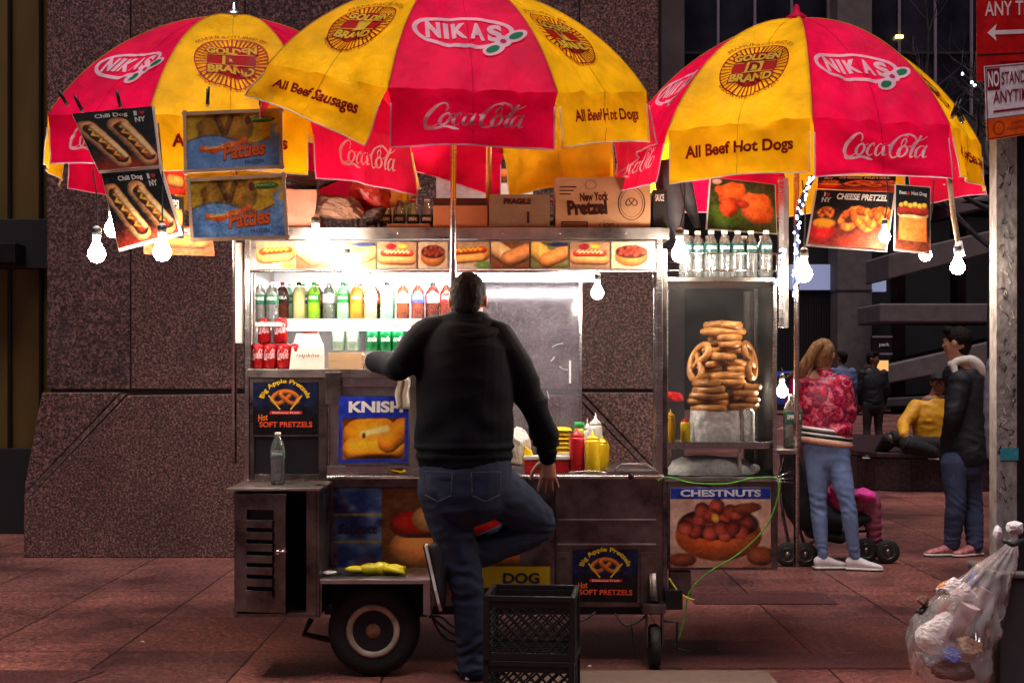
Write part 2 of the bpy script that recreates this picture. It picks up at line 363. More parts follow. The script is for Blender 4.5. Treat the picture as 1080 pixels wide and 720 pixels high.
# ------------------------------------------------------------------ 2D painted pictures (ink density per point)
def vnoise(X, Y, sc, seed=0):
    rs = np.random.RandomState(seed); T = rs.rand(64, 64); x, y = X * sc, Y * sc
    xi, yi = np.floor(x).astype(int), np.floor(y).astype(int); fx, fy = x - xi, y - yi; fx = fx * fx * (3 - 2 * fx); fy = fy * fy * (3 - 2 * fy)
    g = lambda i, j: T[i % 64, j % 64]
    return (g(xi, yi) * (1 - fx) + g(xi + 1, yi) * fx) * (1 - fy) + (g(xi, yi + 1) * (1 - fx) + g(xi + 1, yi + 1) * fx) * fy
class Pic:
    def __init__(s, w, h, nx, bg_=(255, 255, 255)):
        s.w, s.h, s.nx = w, h, nx; s.ny = max(2, int(nx * h / w)); s.X, s.Y = np.meshgrid(np.linspace(0, w, s.nx + 1), np.linspace(0, h, s.ny + 1)); s.px = w / nx
        s.I = np.ones(s.X.shape + (3,)) * np.array(bg_, float)
    def mix(s, m, c): m = np.clip(m, 0, 1)[..., None]; s.I = s.I * (1 - m) + np.asarray(c, float) * m; return s
    def rect(s, x0, y0, x1, y1, c): d = np.minimum(np.minimum(s.X - x0, x1 - s.X), np.minimum(s.Y - y0, y1 - s.Y)); return s.mix(d / s.px + .5, c)
    def grad(s, c0, c1, vert=True):
        t = (s.Y / s.h if vert else s.X / s.w)[..., None]; s.I = np.array(c0) * (1 - t) + np.array(c1) * t; return s
    def ell(s, cx, cy, rx, ry, c, rot=0, shade=0.5, soft=1.0, rough=0.0, seed=1):
        dx, dy = s.X - cx, s.Y - cy; u = (dx * math.cos(rot) + dy * math.sin(rot)) / rx; v = (-dx * math.sin(rot) + dy * math.cos(rot)) / ry
        r = np.sqrt(u * u + v * v) + rough * (vnoise(s.X, s.Y, 9 / s.h, seed) - .5)
        m = np.clip((1 - r) * min(rx, ry) / (s.px * soft) + .5, 0, 1); k = 1 + shade * (0.35 - r * r * .75 + (-(u * .3) + v * .5) * .6)
        return s.mix(m, np.clip(np.array(c, float) * np.clip(k, .12, 1.6)[..., None], 0, 255))
    def cap(s, x0, y0, x1, y1, r, c, shade=0.6, rough=0.0, bend=0.0, seed=1):
        dx, dy = x1 - x0, y1 - y0; L2 = dx * dx + dy * dy; Ln = math.sqrt(L2); t = np.clip(((s.X - x0) * dx + (s.Y - y0) * dy) / L2, 0, 1)
        nx_, ny_ = -dy / Ln, dx / Ln; bx = bend * np.sin(np.pi * t)
        ex, ey = s.X - (x0 + t * dx + nx_ * bx), s.Y - (y0 + t * dy + ny_ * bx); d = np.sqrt(ex * ex + ey * ey) / r; sd_ = (ex * nx_ + ey * ny_) / r
        d = d + rough * (vnoise(s.X, s.Y, 14 / s.h, seed) - .5); m = np.clip((1 - d) * r / s.px + .5, 0, 1)
        up = 1 if ny_ >= 0 else -1; k = 1 + shade * (.35 - d * d * .8 + up * sd_ * .55)
        return s.mix(m, np.clip(np.array(c, float) * np.clip(k, .12, 1.7)[..., None], 0, 255))
    def wave(s, pts, r, c, shade=0.2):
        for i in range(len(pts) - 1): s.cap(*pts[i], *pts[i + 1], r, c, shade)
        return s
    def grain(s, amp, sc, seed=3, tint_=(1, 1, 1)):
        n = (vnoise(s.X, s.Y, sc / s.h, seed) - .5) * 2 * amp; s.I = np.clip(s.I + n[..., None] * np.array(tint_) * 255, 0, 255); return s
    def emit(s, mb, fn, mat, h=0.0):
        s.grain(.05, 38, 11); s.grain(.05, 9, 12); nx, ny = s.nx, s.ny; C = lin(s.I).reshape(-1, 3)
        V = [fn(x, y, h) for x, y in zip(s.X.ravel(), s.Y.ravel())]
        Fc = [(j * (nx + 1) + i, j * (nx + 1) + i + 1, (j + 1) * (nx + 1) + i + 1, (j + 1) * (nx + 1) + i) for j in range(ny) for i in range(nx)]
        mb.add(V, Fc, mat, False, C)
def quadmap(bl, br, tr, tl, w, h, curl=0.0):
    bl, br, tr, tl = map(Vector, (bl, br, tr, tl)); nrm = (br - bl).cross(tl - bl).normalized()
    def fn(u, v, k=0.0):
        a, b = u / w, v / h; p = (bl * (1 - a) + br * a) * (1 - b) + (tl * (1 - a) + tr * a) * b
        return p + nrm * (k + curl * math.sin(a * math.pi) * (1 - b * .5))
    return fn
def board(name, corners, w, h, pic=None, vec=None, parent=None, th=0.003, mat=None, back=(210, 200, 195), curl=0.0, **kw):
    mat = mat or M_PRINT; mb = MB(); fn = quadmap(*corners, w, h, curl)
    n = 12 if curl else 1
    bk = lin(back); V = []
    for hh in (-th, -0.0004):
        for b in (0, 1):
            for i in range(n + 1): V.append(fn(w * i / n, h * b, hh))
    m = n + 1; Fc = []
    for i in range(n): Fc += [(i, m + i, m + i + 1, i + 1), (2 * m + i, 2 * m + i + 1, 3 * m + i + 1, 3 * m + i), (i, i + 1, 2 * m + i + 1, 2 * m + i), (m + i, 3 * m + i, 3 * m + i + 1, m + i + 1)]
    Fc += [(0, 2 * m, 3 * m, m), (n, m + n, 3 * m + n, 2 * m + n)]
    mb.add(V, Fc, mat, False, bk)
    if pic: pic.emit(mb, fn, mat, 0.0)
    if vec: vec.emit(mb, fn, mat, h0=0.0004)
    return obj(name, mb, parent, **kw)
# ------------------------------------------------------------------ logos and lettering
def logo_oval():          # white oval ring with condensed lettering and two leaves, unit width ~2
    v = Vec(); W_, G = (250, 215, 230), (25, 140, 95)
    v.ring(0, 0, 1.0, .46, .095, W_, 1, 60)
    x = -.74
    for ch, w in (('N', .30), ('I', .10), ('K', .30), ('A', .29), ('S', .29)):
        v.text(ch, x, -.22 - (0.03 if ch == 'S' else 0), w, .46, W_, 0.055, 0.0, 2); x += w + .055
    v.ell(.56, -.45, .24, .15, W_, 3, 20, .5); v.ell(1.0, -.14, .25, .14, W_, 3, 20, .35); v.ell(.76, -.25, .17, .15, W_, 3, 18)
    v.ell(.54, -.46, .15, .085, G, 4, 16, .5); v.ell(1.02, -.13, .15, .08, G, 4, 16, .35); v.ell(.76, -.25, .065, .06, (215, 40, 90), 4, 12)
    return v
def logo_round(ink=(150, 20, 20)):           # sunburst badge
    v = Vec(); Yl = (250, 205, 60); red = (205, 30, 30)
    v.ring(0, 0, 1.0, 1.0, .035, ink, 1)
    for k in range(44):
        a = 2 * math.pi * k / 44; d = .028
        v.poly([(math.cos(a - d) * .66, math.sin(a - d) * .66), (math.cos(a - d * .9) * .97, math.sin(a - d * .9) * .97), (math.cos(a + d * .9) * .97, math.sin(a + d * .9) * .97), (math.cos(a + d) * .66, math.sin(a + d) * .66)], ink, 1)
    v.ell(0, 0, .66, .66, ink, 1)
    v.ell(0, 0, .62, .62, red, 2)
    v.rect(-.60, .185, .60, .205, Yl, 3); v.rect(-.60, -.205, .60, -.185, Yl, 3); v.rect(-.24, -.2, .24, .2, Yl, 3); v.text('D', -.16, -.17, .34, .34, ink, 0.06, 0, 4)
    v.text('GOLDEN', -.72, .20, 1.44, .36, ink, 0.10, 0, 4); v.text('GOLDEN', -.68, .24, 1.36, .28, Yl, 0.045, 0, 5)
    v.text('BRAND', -.66, -.56, 1.32, .36, ink, 0.10, 0, 4); v.text('BRAND', -.62, -.52, 1.24, .28, Yl, 0.045, 0, 5)
    v.text('MANUFACTURED BY', 0, 0, 1, .13, ink, 0.0, 0, 1, arc=(0, 0, 1.09, 145, 35))
    v.text('BROOKLYN, N.Y. 11211', 0, 0, 1, .14, ink, 0.0, 0, 1, arc=(0, 0, 1.09, 215, 325))
    return v
def logo_script(c=(240, 215, 225)):           # flowing two word script, width ~4, height ~1
    v = Vec()
    def S(*p): v.stroke([(q[0] + q[1] * .28, q[1], q[2]) for q in p], .05, c, 1)
    S((.62, .62, .02), (.66, .78, .09), (.52, .96, .05), (.28, .86, .10), (.06, .52, .16), (.02, .2, .15), (.14, .02, .09), (.36, .02, .04), (.55, .16, .02))
    S((.02, .1, .03), (.12, -.06, .07), (.42, -.07, .11), (.78, -.01, .09), (1.1, -.08, .13), (1.3, -.12, .02))
    def o(x, w=.13): S((x + .15, .56, .03), (x + .02, .42, w * .8), (x - .02, .2, w), (x + .08, .06, .05), (x + .22, .14, w * .6), (x + .3, .36, w * .8), (x + .2, .55, .05), (x + .10, .5, .03), (x + .30, .48, .02), (x + .42, .54, .02))
    o(.55)
    S((1.22, .44, .06), (1.18, .56, .04), (1.05, .45, .09), (1.0, .2, .12), (1.1, .05, .06), (1.26, .12, .02))
    def a(x): S((x + .3, .5, .03), (x + .15, .55, .04), (x + .02, .38, .09), (x + .0, .15, .11), (x + .1, .05, .05), (x + .26, .25, .03)); S((x + .36, .58, .06), (x + .30, .3, .12), (x + .32, .08, .08), (x + .46, .12, .02))
    a(1.36)
    S((1.86, .5, .07), (2.02, .54, .09))
    S((2.46, .5, .02), (2.42, .68, .06), (2.52, .84, .06), (2.62, .7, .04), (2.5, .45, .03), (2.42, .52, .02)); 
    S((2.62, .92, .03), (2.4, .97, .06), (2.16, .78, .09), (2.0, .45, .15), (2.02, .16, .14), (2.16, .02, .08), (2.36, .06, .04), (2.5, .2, .02))
    S((2.4, .97, .05), (2.62, 1.02, .07), (2.86, .92, .10), (3.0, .78, .07), (3.2, .8, .04), (3.42, .96, .02))
    o(2.42)
    S((3.16, .98, .09), (3.0, .6, .11), (2.9, .25, .12), (2.92, .06, .07), (3.06, .12, .02)); S((2.82, .45, .02), (3.0, .75, .03), (3.12, 1.0, .03))
    a(3.1)
    return v
LO, LR, LRf, LS = logo_oval(), logo_round(), logo_round((185, 62, 62)), logo_script()

# ------------------------------------------------------------------ pictures
def pretzel_pts(n=60):
    pts = [(.42, -.62), (.30, -.3), (.0, .05), (-.28, .35), (-.62, .52), (-.92, .32), (-.98, -.05), (-.78, -.45), (-.42, -.74), (0, -.84), (.42, -.74), (.78, -.45), (.98, -.05), (.92, .32), (.62, .52), (.28, .35), (0, .05), (-.30, -.3), (-.42, -.62)]
    return [(x, -y * .9) for x, y in pts]
def spline(P, sub=4):
    out = []; n = len(P); P = [np.array(p, float) for p in P]
    for i in range(n - 1):
        p0, p1, p2, p3 = P[max(i - 1, 0)], P[i], P[i + 1], P[min(i + 2, n - 1)]
        for k in range(sub): t = k / sub; out.append(.5 * (2 * p1 + (p2 - p0) * t + (2 * p0 - 5 * p1 + 4 * p2 - p3) * t * t + (3 * p1 - p0 - 3 * p2 + p3) * t ** 3))
    out.append(P[-1]); return out
def zig(x0, y0, x1, y1, amp, n):
    d = np.array((x1 - x0, y1 - y0)); L = np.linalg.norm(d); nn = np.array((-d[1], d[0])) / L; out = []
    for i in range(n * 3 + 1): t = i / (n * 3); out.append(tuple(np.array((x0, y0)) + d * t + nn * amp * math.sin(t * n * math.pi * 2)))
    return out
def pic_chilidog():
    p = Pic(1.0, 1.25, 84, (8, 6, 6)); p.mix(np.clip((.42 - p.Y) * 2.2 + .4 * vnoise(p.X, p.Y, 5, 2), 0, 1), (150, 35, 12))
    for dx in (0, .42):
        p.cap(.10 + dx, .92, .42 + dx, .18, .155, (225, 150, 90), .7, .1); p.cap(.14 + dx, .88, .45 + dx, .22, .10, (60, 25, 12), .4, .3)
        p.cap(.15 + dx, .92, .43 + dx, .22, .065, (150, 45, 20), .9); p.wave(zig(.13 + dx, .88, .42 + dx, .28, .055, 4), .020, (235, 180, 60)); p.cap(.18 + dx, .93, .50 + dx, .26, .05, (235, 175, 120), .6, .1)
    p.grain(.05, 30); v = Vec(); v.text('Chili Dog', .26, 1.07, .42, .11, (225, 215, 205), .03); v.text('I', .76, 1.08, .04, .10, (215, 205, 200), .03); v.text('NY', .76, .94, .14, .11, (215, 205, 200), .04)
    v.ell(.85, 1.14, .022, .025, (200, 30, 30)); v.ell(.88, 1.14, .022, .025, (200, 30, 30)); v.poly([(.83, 1.13), (.865, 1.08), (.90, 1.13)], (200, 30, 30)); return p, v
def pic_patties():
    p = Pic(1.0, .66, 90, (205, 165, 30)); b = .33 + .07 * np.sin(p.X * 6) + np.clip(p.X - .65, 0, 1) * .35
    p.ell(.32, .47, .2, .2, (150, 105, 10), 0, .5, 2, .2); p.ell(.5, .46, .2, .19, (165, 115, 15), 0, .5, 2, .2); p.cap(.33, .6, .40, .42, .03, (95, 60, 10), .4); p.cap(.48, .6, .42, .42, .03, (110, 70, 10), .4)
    p.mix((b - p.Y) / p.px * .5, (105, 150, 205)); p.mix(1 - np.abs(b - p.Y) / .012, (45, 75, 150)); p.ell(.95, .42, .07, .09, (120, 160, 210), 0, .2); p.ell(.97, .44, .035, .05, (215, 175, 40), 0, .1)
    p.wave([(.18, .25), (.30, .22), (.45, .28), (.56, .29), (.62, .33)], .035, (225, 100, 35)); p.grain(.03, 20)
    v = Vec(); v.text('Patties', .39, .10, .46, .19, (120, 30, 20), .06, .25, 1, .1); v.text('Patties', .395, .108, .45, .18, (235, 105, 40), .03, .25, 2, .1)
    v.text('FROZEN', .62, .05, .2, .045, (50, 80, 130), .02, 0, 2, .05); v.ell(.80, .56, .14, .035, (45, 120, 50)); v.ell(.655, .56, .03, .05, (120, 30, 40)); v.text('JAMAICA', .69, .545, .22, .035, (190, 200, 80), .02, 0, 3); v.text('Golden Crust', .2, .235, .3, .04, (250, 220, 120), .02, .2, 2, .08)
    return p, v
def pic_cheesepretzel():
    p = Pic(1.0, .66, 90, (20, 6, 4)); p.mix(np.clip(.55 - p.Y * 1.5 + .3 * vnoise(p.X, p.Y, 6, 4), 0, 1), (200, 45, 10)); p.mix(np.clip(p.X * 1.4 - .2 - p.Y * 2.2, 0, 1), (225, 60, 15))
    p.ell(.16, .16, .17, .14, (205, 20, 10), 0, .5); p.ell(.16, .26, .15, .06, (250, 150, 20), 0, .3)
    for (cx, cy, s_, r_) in ((.17, .38, .09, .025), (.60, .30, .22, .05), (.88, .34, .16, .05)):
        q = [(cx + x * s_, cy + y * s_ * .8) for x, y in pretzel_pts()]
        for i in range(len(q) - 1): p.cap(*q[i], *q[i + 1], r_, (215, 80, 20) if i % 2 else (235, 110, 30), .8, .5, seed=i)
    p.grain(.08, 26, 5, (1, .6, .3)); v = Vec(); v.text('CHEESE PRETZEL', .27, .55, .66, .075, (235, 225, 215), .04, .1); v.text('I', .10, .58, .02, .05, (230, 220, 210), .04); v.text('NY', .08, .51, .12, .06, (230, 220, 210), .04)
    v.ell(.145, .61, .014, .014, (210, 30, 30)); v.ell(.165, .61, .014, .014, (210, 30, 30)); v.poly([(.131, .605), (.155, .575), (.18, .605)], (210, 30, 30)); return p, v
def pic_bighotdog():
    p = Pic(.6, 1.1, 60, (12, 8, 10)); p.mix(np.clip(.4 - p.Y, 0, 1) * 2, (190, 70, 20)); p.rect(.06, .16, .54, .66, (220, 110, 40)); p.ell(.3, .62, .27, .12, (240, 190, 130), 0, .4); p.cap(.1, .68, .5, .68, .08, (150, 30, 15), .5, .3)
    for i in range(6): p.ell(.1 + .08 * i, .76 + .02 * (i % 2), .05, .05, (225, 170, 60), 0, .7, 1, .4, i)
    p.rect(.07, .2, .53, .55, (225, 120, 45)); p.grain(.07, 16, 3, (1, .7, .4)); v = Vec(); v.text('Best    Hot Dog', .06, .93, .48, .08, (200, 200, 200), .03); v.ell(.22, .97, .025, .03, (200, 30, 30)); return p, v
def pic_fritters():
    p = Pic(1.0, .75, 80, (60, 70, 10)); p.mix(np.clip(p.Y * 1.2 - .4, 0, 1), (50, 25, 8)); p.ell(.3, .2, .35, .2, (70, 100, 15), 0, .5, 6); p.ell(.33, .56, .24, .16, (240, 95, 20), .1, .5, 1, .35); p.ell(.3, .34, .16, .14, (225, 70, 15), .5, .7, 1, .3, 3); p.ell(.72, .36, .25, .24, (245, 100, 25), -.6, .5, 1, .25, 5); p.ell(.5, .40, .1, .06, (190, 50, 10), 0, .6)
    p.ell(.1, .7, .08, .04, (240, 170, 150), 0, .3, 1, .4); p.grain(.07, 24, 6, (1, .6, .2)); return p, None
def tile_hotdog(n=30):
    p = Pic(1.0, .8, n, (190, 150, 110)); p.mix(np.clip(.35 - p.Y, 0, 1) * 3, (215, 190, 160)); p.ell(.85, .1, .2, .12, (100, 140, 60), 0, .4, 3); p.cap(.2, .36, .8, .44, .22, (225, 140, 60), .8); p.cap(.17, .50, .83, .56, .10, (190, 60, 25), .9); p.wave(zig(.2, .54, .8, .6, .04, 5), .022, (245, 200, 60)); p.cap(.24, .28, .78, .34, .13, (230, 150, 75), .7); return p
def tile_knish(n=30):
    p = Pic(1.0, .8, n, (130, 80, 45)); p.cap(.05, .65, .5, .3, .24, (225, 165, 115), .8); p.cap(.5, .3, .95, .5, .24, (190, 120, 70), .9); p.ell(.3, .5, .05, .04, (250, 235, 200), 0, .2); p.mix(np.clip(.2 - p.Y, 0, 1) * 4, (120, 60, 30)); return p
def tile_loaded(n=30):
    p = Pic(1.0, .8, n, (170, 130, 100)); p.cap(.18, .32, .82, .30, .20, (215, 130, 75), .8); p.cap(.16, .45, .84, .45, .09, (185, 45, 30), .8); p.wave(zig(.18, .50, .82, .5, .035, 6), .02, (240, 215, 150)); p.ell(.35, .66, .13, .09, (160, 30, 40), 0, .5); p.ell(.65, .66, .14, .08, (225, 190, 60), 0, .5, 1, .4); return p
def tile_nuts(n=30):
    p = Pic(1.0, .8, n, (205, 170, 140)); p.ell(.5, .36, .42, .30, (190, 105, 50), 0, .7); p.ell(.5, .50, .40, .2, (60, 22, 14), 0, .3)
    for i in range(14): a = i * 2.4; r = .09 * math.sqrt(i); p.ell(.5 + math.cos(a) * r, .52 + math.sin(a) * r * .45, .075, .07, (130, 45, 30), 0, .9)
    return p
def tile_wrap(n=30):
    p = Pic(1.0, .8, n, (120, 110, 60)); p.cap(.1, .6, .5, .25, .26, (215, 165, 80), .7, .2); p.cap(.45, .25, .95, .5, .22, (200, 120, 60), .8, .1); p.ell(.75, .72, .3, .06, (30, 40, 90), 0, .2); return p
def pic_pretzelsign():
    p = Pic(1.0, .88, 84, (12, 22, 62)); p.mix(np.clip((.45 - p.Y) * 6, 0, 1), (6, 5, 10)); rs = random.Random(4)
    for i in range(24): x = i / 24; h = .42 + rs.random() * .1 + .03; p.rect(x, .3, x + .035, h, (8, 9, 22))
    q = spline([(.5 + x * .2, .60 + y * .17) for x, y in pretzel_pts()], 3)
    for i in range(len(q) - 1): p.cap(*q[i], *q[i + 1], .034, (205, 110, 35), .6)
    v = Vec(); v.text('Big Apple Pretzels', 0, 0, 1, .10, (225, 190, 30), .03, 0, 2, arc=(.5, .52, .32, 165, 15))
    v.stroke([(.24, .66), (.42, .42)], .022, (225, 200, 60)); v.stroke([(.76, .66), (.58, .42)], .022, (225, 200, 60)); v.rect(.26, .345, .76, .395, (215, 25, 30)); v.text('Delicious Fresh', .3, .352, .42, .034, (250, 220, 200), .01)
    v.text('Hot', .08, .22, .16, .11, (235, 120, 40), .02, .3, 2, .15); v.text('SOFT PRETZELS', .1, .12, .82, .10, (60, 20, 20), .07); v.text('SOFT PRETZELS', .1, .125, .82, .09, (235, 90, 60), .02, 0, 4); return p, v
def pic_knish():
    p = Pic(1.0, .98, 84, (30, 55, 190)); p.rect(.05, .05, .95, .66, (170, 90, 10)); q = Pic(1.0, .98, 84, (150, 70, 5))
    q.mix(np.clip(q.Y - .3, 0, 1) * 2, (60, 25, 5)); q.cap(.28, .42, .62, .44, .22, (235, 140, 20), .7, .06); q.cap(.22, .2, .8, .22, .17, (240, 150, 30), .8, .08); q.cap(.72, .3, .92, .5, .16, (225, 125, 20), .8, .1); q.cap(.35, .42, .68, .5, .055, (245, 215, 130), .2, .2); q.ell(.36, .4, .025, .04, (90, 40, 5)); q.ell(.55, .07, .3, .05, (50, 20, 5), 0, .3, 3)
    m = ((p.X > .05) & (p.X < .95) & (p.Y > .05) & (p.Y < .66))[..., None]; p.I = np.where(m, q.I, p.I); v = Vec(); v.text('KNISH', .14, .74, .78, .17, (250, 250, 250), .045); return p, v
def pic_chestnuts():
    p = Pic(1.0, .84, 96, (205, 165, 150)); p.mix(np.clip((.25 - p.Y) * 5, 0, 1) * .6, (120, 50, 30)); p.mix(np.clip(vnoise(p.X, p.Y, 3, 9) * 1.2 - .5, 0, 1) * .5, (230, 200, 190)); p.mix(np.clip((p.X - .8) * 3, 0, 1) * .5, (120, 60, 40))
    p.ell(.48, .34, .43, .27, (175, 75, 30), 0, .75); p.ell(.48, .46, .40, .17, (40, 14, 10), 0, .3); rs = random.Random(3)
    for (x, y) in ((.2, .46), (.3, .5), (.42, .48), (.55, .5), (.68, .46), (.76, .46), (.25, .38), (.4, .36), (.55, .35), (.7, .38), (.32, .6), (.46, .64), (.6, .58), (.4, .54), (.66, .56), (.5, .42), (.62, .42), (.15, .42)): p.ell(x, y, .085, .078, (rs.choice([(125, 45, 35), (100, 30, 25), (140, 55, 40)])), rs.random() * 3, 1.0)
    p.ell(.45, .52, .04, .05, (205, 150, 60), .4, .4); p.ell(.74, .62, .14, .07, (110, 50, 25), .1, .6, 1, .5); p.ell(.12, .08, .14, .07, (110, 50, 30), 0, .9); p.ell(.9, .12, .14, .1, (115, 55, 30), 0, .9); p.rect(0, .72, 1, .84, (20, 50, 150)); p.grain(.02, 30)
    v = Vec(); v.text('CHESTNUTS', .1, .745, .8, .075, (205, 205, 225), .035); return p, v
def pic_bigfrank():
    p = Pic(1.6, 1.0, 110, (110, 60, 30)); p.rect(0, 0, .42, 1, (30, 50, 110)); p.mix(((p.X < .42) * 1.0) * np.clip(vnoise(p.X, p.Y, 12, 5) * 1.5 - .4, 0, 1) * .7, (150, 170, 200)); p.mix(((p.X < .42) * 1.0) * np.clip(vnoise(p.X, p.Y, 9, 8) * 1.5 - .8, 0, 1), (120, 30, 40))
    for y in (.34, .67): p.rect(0, y - .012, .42, y + .012, (160, 140, 60))
    p.cap(.75, .25, 1.7, .3, .27, (205, 120, 60), .8); p.cap(.65, .55, 1.7, .55, .16, (165, 25, 10), .9); p.cap(.85, .62, 1.6, .85, .17, (215, 150, 95), .5); p.ell(1.0, .62, .18, .07, (225, 120, 90), 0, .5, 1, .5)
    v = Vec(); v.text('Sabrett', .04, .44, .34, .12, (20, 30, 70), .03, .2); return p, v

# ------------------------------------------------------------------ umbrellas
PINK, YEL = (228, 6, 74), (255, 198, 12)
def umbrella(label, C, apex_z, rim_z, Rr, th0, first_pink, drop=0.225, pole_z=0.9, pans=None, tilt=(0, 0), pole=True, seed=1, wob=1.0, dzr={}):
    root = thing('market_umbrella', (C[0], C[1], pole_z), label, 'umbrella', 'red and yellow umbrellas over the food cart')
    H = apex_z - rim_z; mb = MB(); TM = R(68)
    def rib(k, t):
        th = R(th0 + 45 * k); r = Rr * (.8 * math.sin(t * TM) / math.sin(TM) + .2 * t); z = rim_z + H * (.82 * (math.cos(t * TM) - math.cos(TM)) / (1 - math.cos(TM)) + .18 * (1 - t))
        x, y = math.sin(th) * r, -math.cos(th) * r
        z += -y * math.tan(R(tilt[0])) + x * math.tan(R(tilt[1]))
        z += dzr.get(k % 8, 0) * t * t
        return Vector((C[0] + x, C[1] + y, z))
    pans = pans or {}
    for i in range(8):
        pink = (i % 2 == 0) == first_pink; col = PINK if pink else YEL
        sp = pans.get(i, {}); shift, flare, bl, br = sp.get('shift', 0), sp.get('flare', .03), sp.get('bl', 0), sp.get('br', 0)
        thm = R(th0 + 45 * (i + .5)); out = Vector((math.sin(thm), -math.cos(thm), 0)); side = Vector((math.cos(thm), math.sin(thm), 0))
        side = side if side.dot(rib(i + 1, 1) - rib(i, 1)) > 0 else -side
        def P(a, t, h=0.0, i=i, out=out, side=side, shift=shift, flare=flare, bl=bl, br=br):
            # t 0..1 canopy, 1..2 valance
            if t <= 1:
                A, B = rib(i, t), rib(i + 1, t); p = A.lerp(B, a); nrm = (out * (.35 + t * .75) + Vector((0, 0, 1.0 - t * .45))).normalized()
                sag = -.030 * math.sin(math.pi * a) * math.sin(math.pi * min(t, .999)) * wob
                q = mnoise.noise(Vector((a * 3.2 + i * 7.7, t * 4.5, seed))) * .012 + mnoise.noise(Vector((a * 9 + i * 3.3, t * 2.2 + a * 3, seed + 5))) * .008 * t
                q *= math.sin(math.pi * a) ** .5 if 0 < a < 1 else 0
                # tension creases running up from the rim corners
                cr = (math.sin((a * 7 + t * 3 + i) * 3.1) * .010 + math.sin((1 - a) * 13 * t + i * 2) * .007 + mnoise.noise(Vector((a * 14 + t * 9, (a - t) * 3, seed + i))) * .016) * max(0, t - .62) / .38 * math.sin(math.pi * min(max(a, 0), 1)) * wob
                return p + nrm * (h + sag + q + cr)
            v = t - 1; A, B = rib(i, 1), rib(i + 1, 1); a2 = .5 + (a - .5) * (1 - .035 * min(v * 4, 1)); p = A.lerp(B, a2)
            dz = drop * (1 + (bl * (1 - a) + br * a)) * v; arch = -.014 * (1 - (2 * a - 1) ** 2) * v
            fold = ((.018 * math.sin(a * 9.5 + i * 2 + seed) + .02 * mnoise.noise(Vector((a * 5 + i * 5, v * 2, seed)))) * v + .022 * (abs(mnoise.noise(Vector((a * 6 + v * 2.4 + i, (a - v) * 3.5, seed + 3)))) - .2) * math.sin(math.pi * min(max(a, 0), 1)) * min(1, v * 3)) * wob
            q0 = mnoise.noise(Vector((a * 3.2 + i * 7.7, 4.5, seed))) * .012 * (math.sin(math.pi * a) ** .5 if 0 < a < 1 else 0)
            return p + Vector((0, 0, -dz - arch)) + out * (flare * v + fold + h + q0 * (1 - v)) + side * shift * v
        nx, ny = 18, 26
        mb.grid(nx, ny, lambda a, b: P(a, b), M_CANVAS, lin(col)); mb.grid(nx, 10, lambda a, b: P(a, 1 + b), M_CANVAS, lin(np.array(col) * (1, .97, .96)))
        # binding along valance sides and bottom
        if i in (0, 1, 2, 6, 7) or True:
            pipe = [P(0.0, 1 + .25 + .75 * k / 5, .001) for k in range(6)] + [P(k / 12, 2, .001) for k in range(1, 12)] + [P(1.0, 2 - .75 * k / 5, .001) for k in range(6)]
            mb.tube(pipe, .0032, M_CANVAS, 5, col=lin((235, 190, 215) if pink else (235, 215, 190)))
        seam = [P(0, k / 24, .001) for k in range(25)]; mb.tube(seam, .0022, M_CANVAS, 4, col=lin((245, 190, 60)))
        mid = [P(.5, k / 24, .0005) for k in range(2, 25)] + [P(.5, 1 + k / 8, .0005) for k in range(1, 9)]; mb.tube(mid, .0014, M_CANVAS, 4, col=lin(np.array(col) * .82))
        ang = ((th0 + 45 * (i + .5) + 180) % 360) - 180
        if abs(ang) < 120:
            wr = (rib(i + 1, 1) - rib(i, 1)).length; arc_len = Rr * 1.22
            ci = .70
            def DM(u, v, h, P=P, wr=wr):      # decal plane: u,v metres from panel point t=ci
                t = ci - v / arc_len; Wt = wr * max(t, .05) * (.8 * math.sin(t * TM) / math.sin(TM) + .2 * t) / max(t, .05)
                return P(.5 + u / Wt, t, h)
            def VM(u, v, h, P=P, wr=wr): return P(.5 + u / wr, 1 + .5 - v / drop, h)
            d = Vec(); e = Vec()
            if pink:
                d.put(LO, -.02, .0, .215 * Rr / .9, .235 * Rr / .9); d.emit(mb, DM, M_CANVAS, .0011, .0035)
                e.put(LS, -.205, -.04, .115, .10); e.emit(mb, VM, M_CANVAS, .001, .0035)
            else:
                d.put(LR if sp.get('near') else LRf, 0, .02, .165 * Rr / .9, .19 * Rr / .9); d.emit(mb, DM, M_CANVAS, .0011, .0035)
                tx = sp.get('text', 'All Beef Hot Dogs'); e.text(tx, -.255, -.032, .51, .070, (140, 28, 22), .036); e.emit(mb, VM, M_CANVAS, .001, .0035)
    obj('canopy', mb, root)
    for i in range(8):
        r_ = MB(); pts = [rib(i, t) - Vector((0, 0, .012)) for t in (0.03, .2, .4, .6, .8, .98)]; r_.tube(pts, .005, M_CHROME, 6); obj('rib', r_, root)
    ax = Vector((C[0], C[1], 0)); top = rib(0, 0).z
    st = MB()
    for i in range(8): st.tube([ax + Vector((0, 0, top - .48)), rib(i, .5) - Vector((0, 0, .015))], .004, M_CHROME, 5)
    st.lathe(ax + Vector((0, 0, top - .51)), [(.026, 0), (.03, .02), (.03, .05), (.02, .06)], M_BLACKP, 12); obj('stretcher_frame', st, root)
    f_ = MB()
    f_.lathe(ax + Vector((0, 0, top - .012)), [(.055, 0), (.05, .02), (.03, .035), (.016, .045), (.014, .07), (.006, .08)], M_CHROME if seed == 1 else M_CANVAS, 14, col=lin(PINK)); obj('finial', f_, root)
    pm = MB(); pm.tube([ax + Vector((0, 0, pole_z)), ax + Vector((0, 0, top))], .0135, M_CHROME, 12); obj('pole', pm, root)
    return root

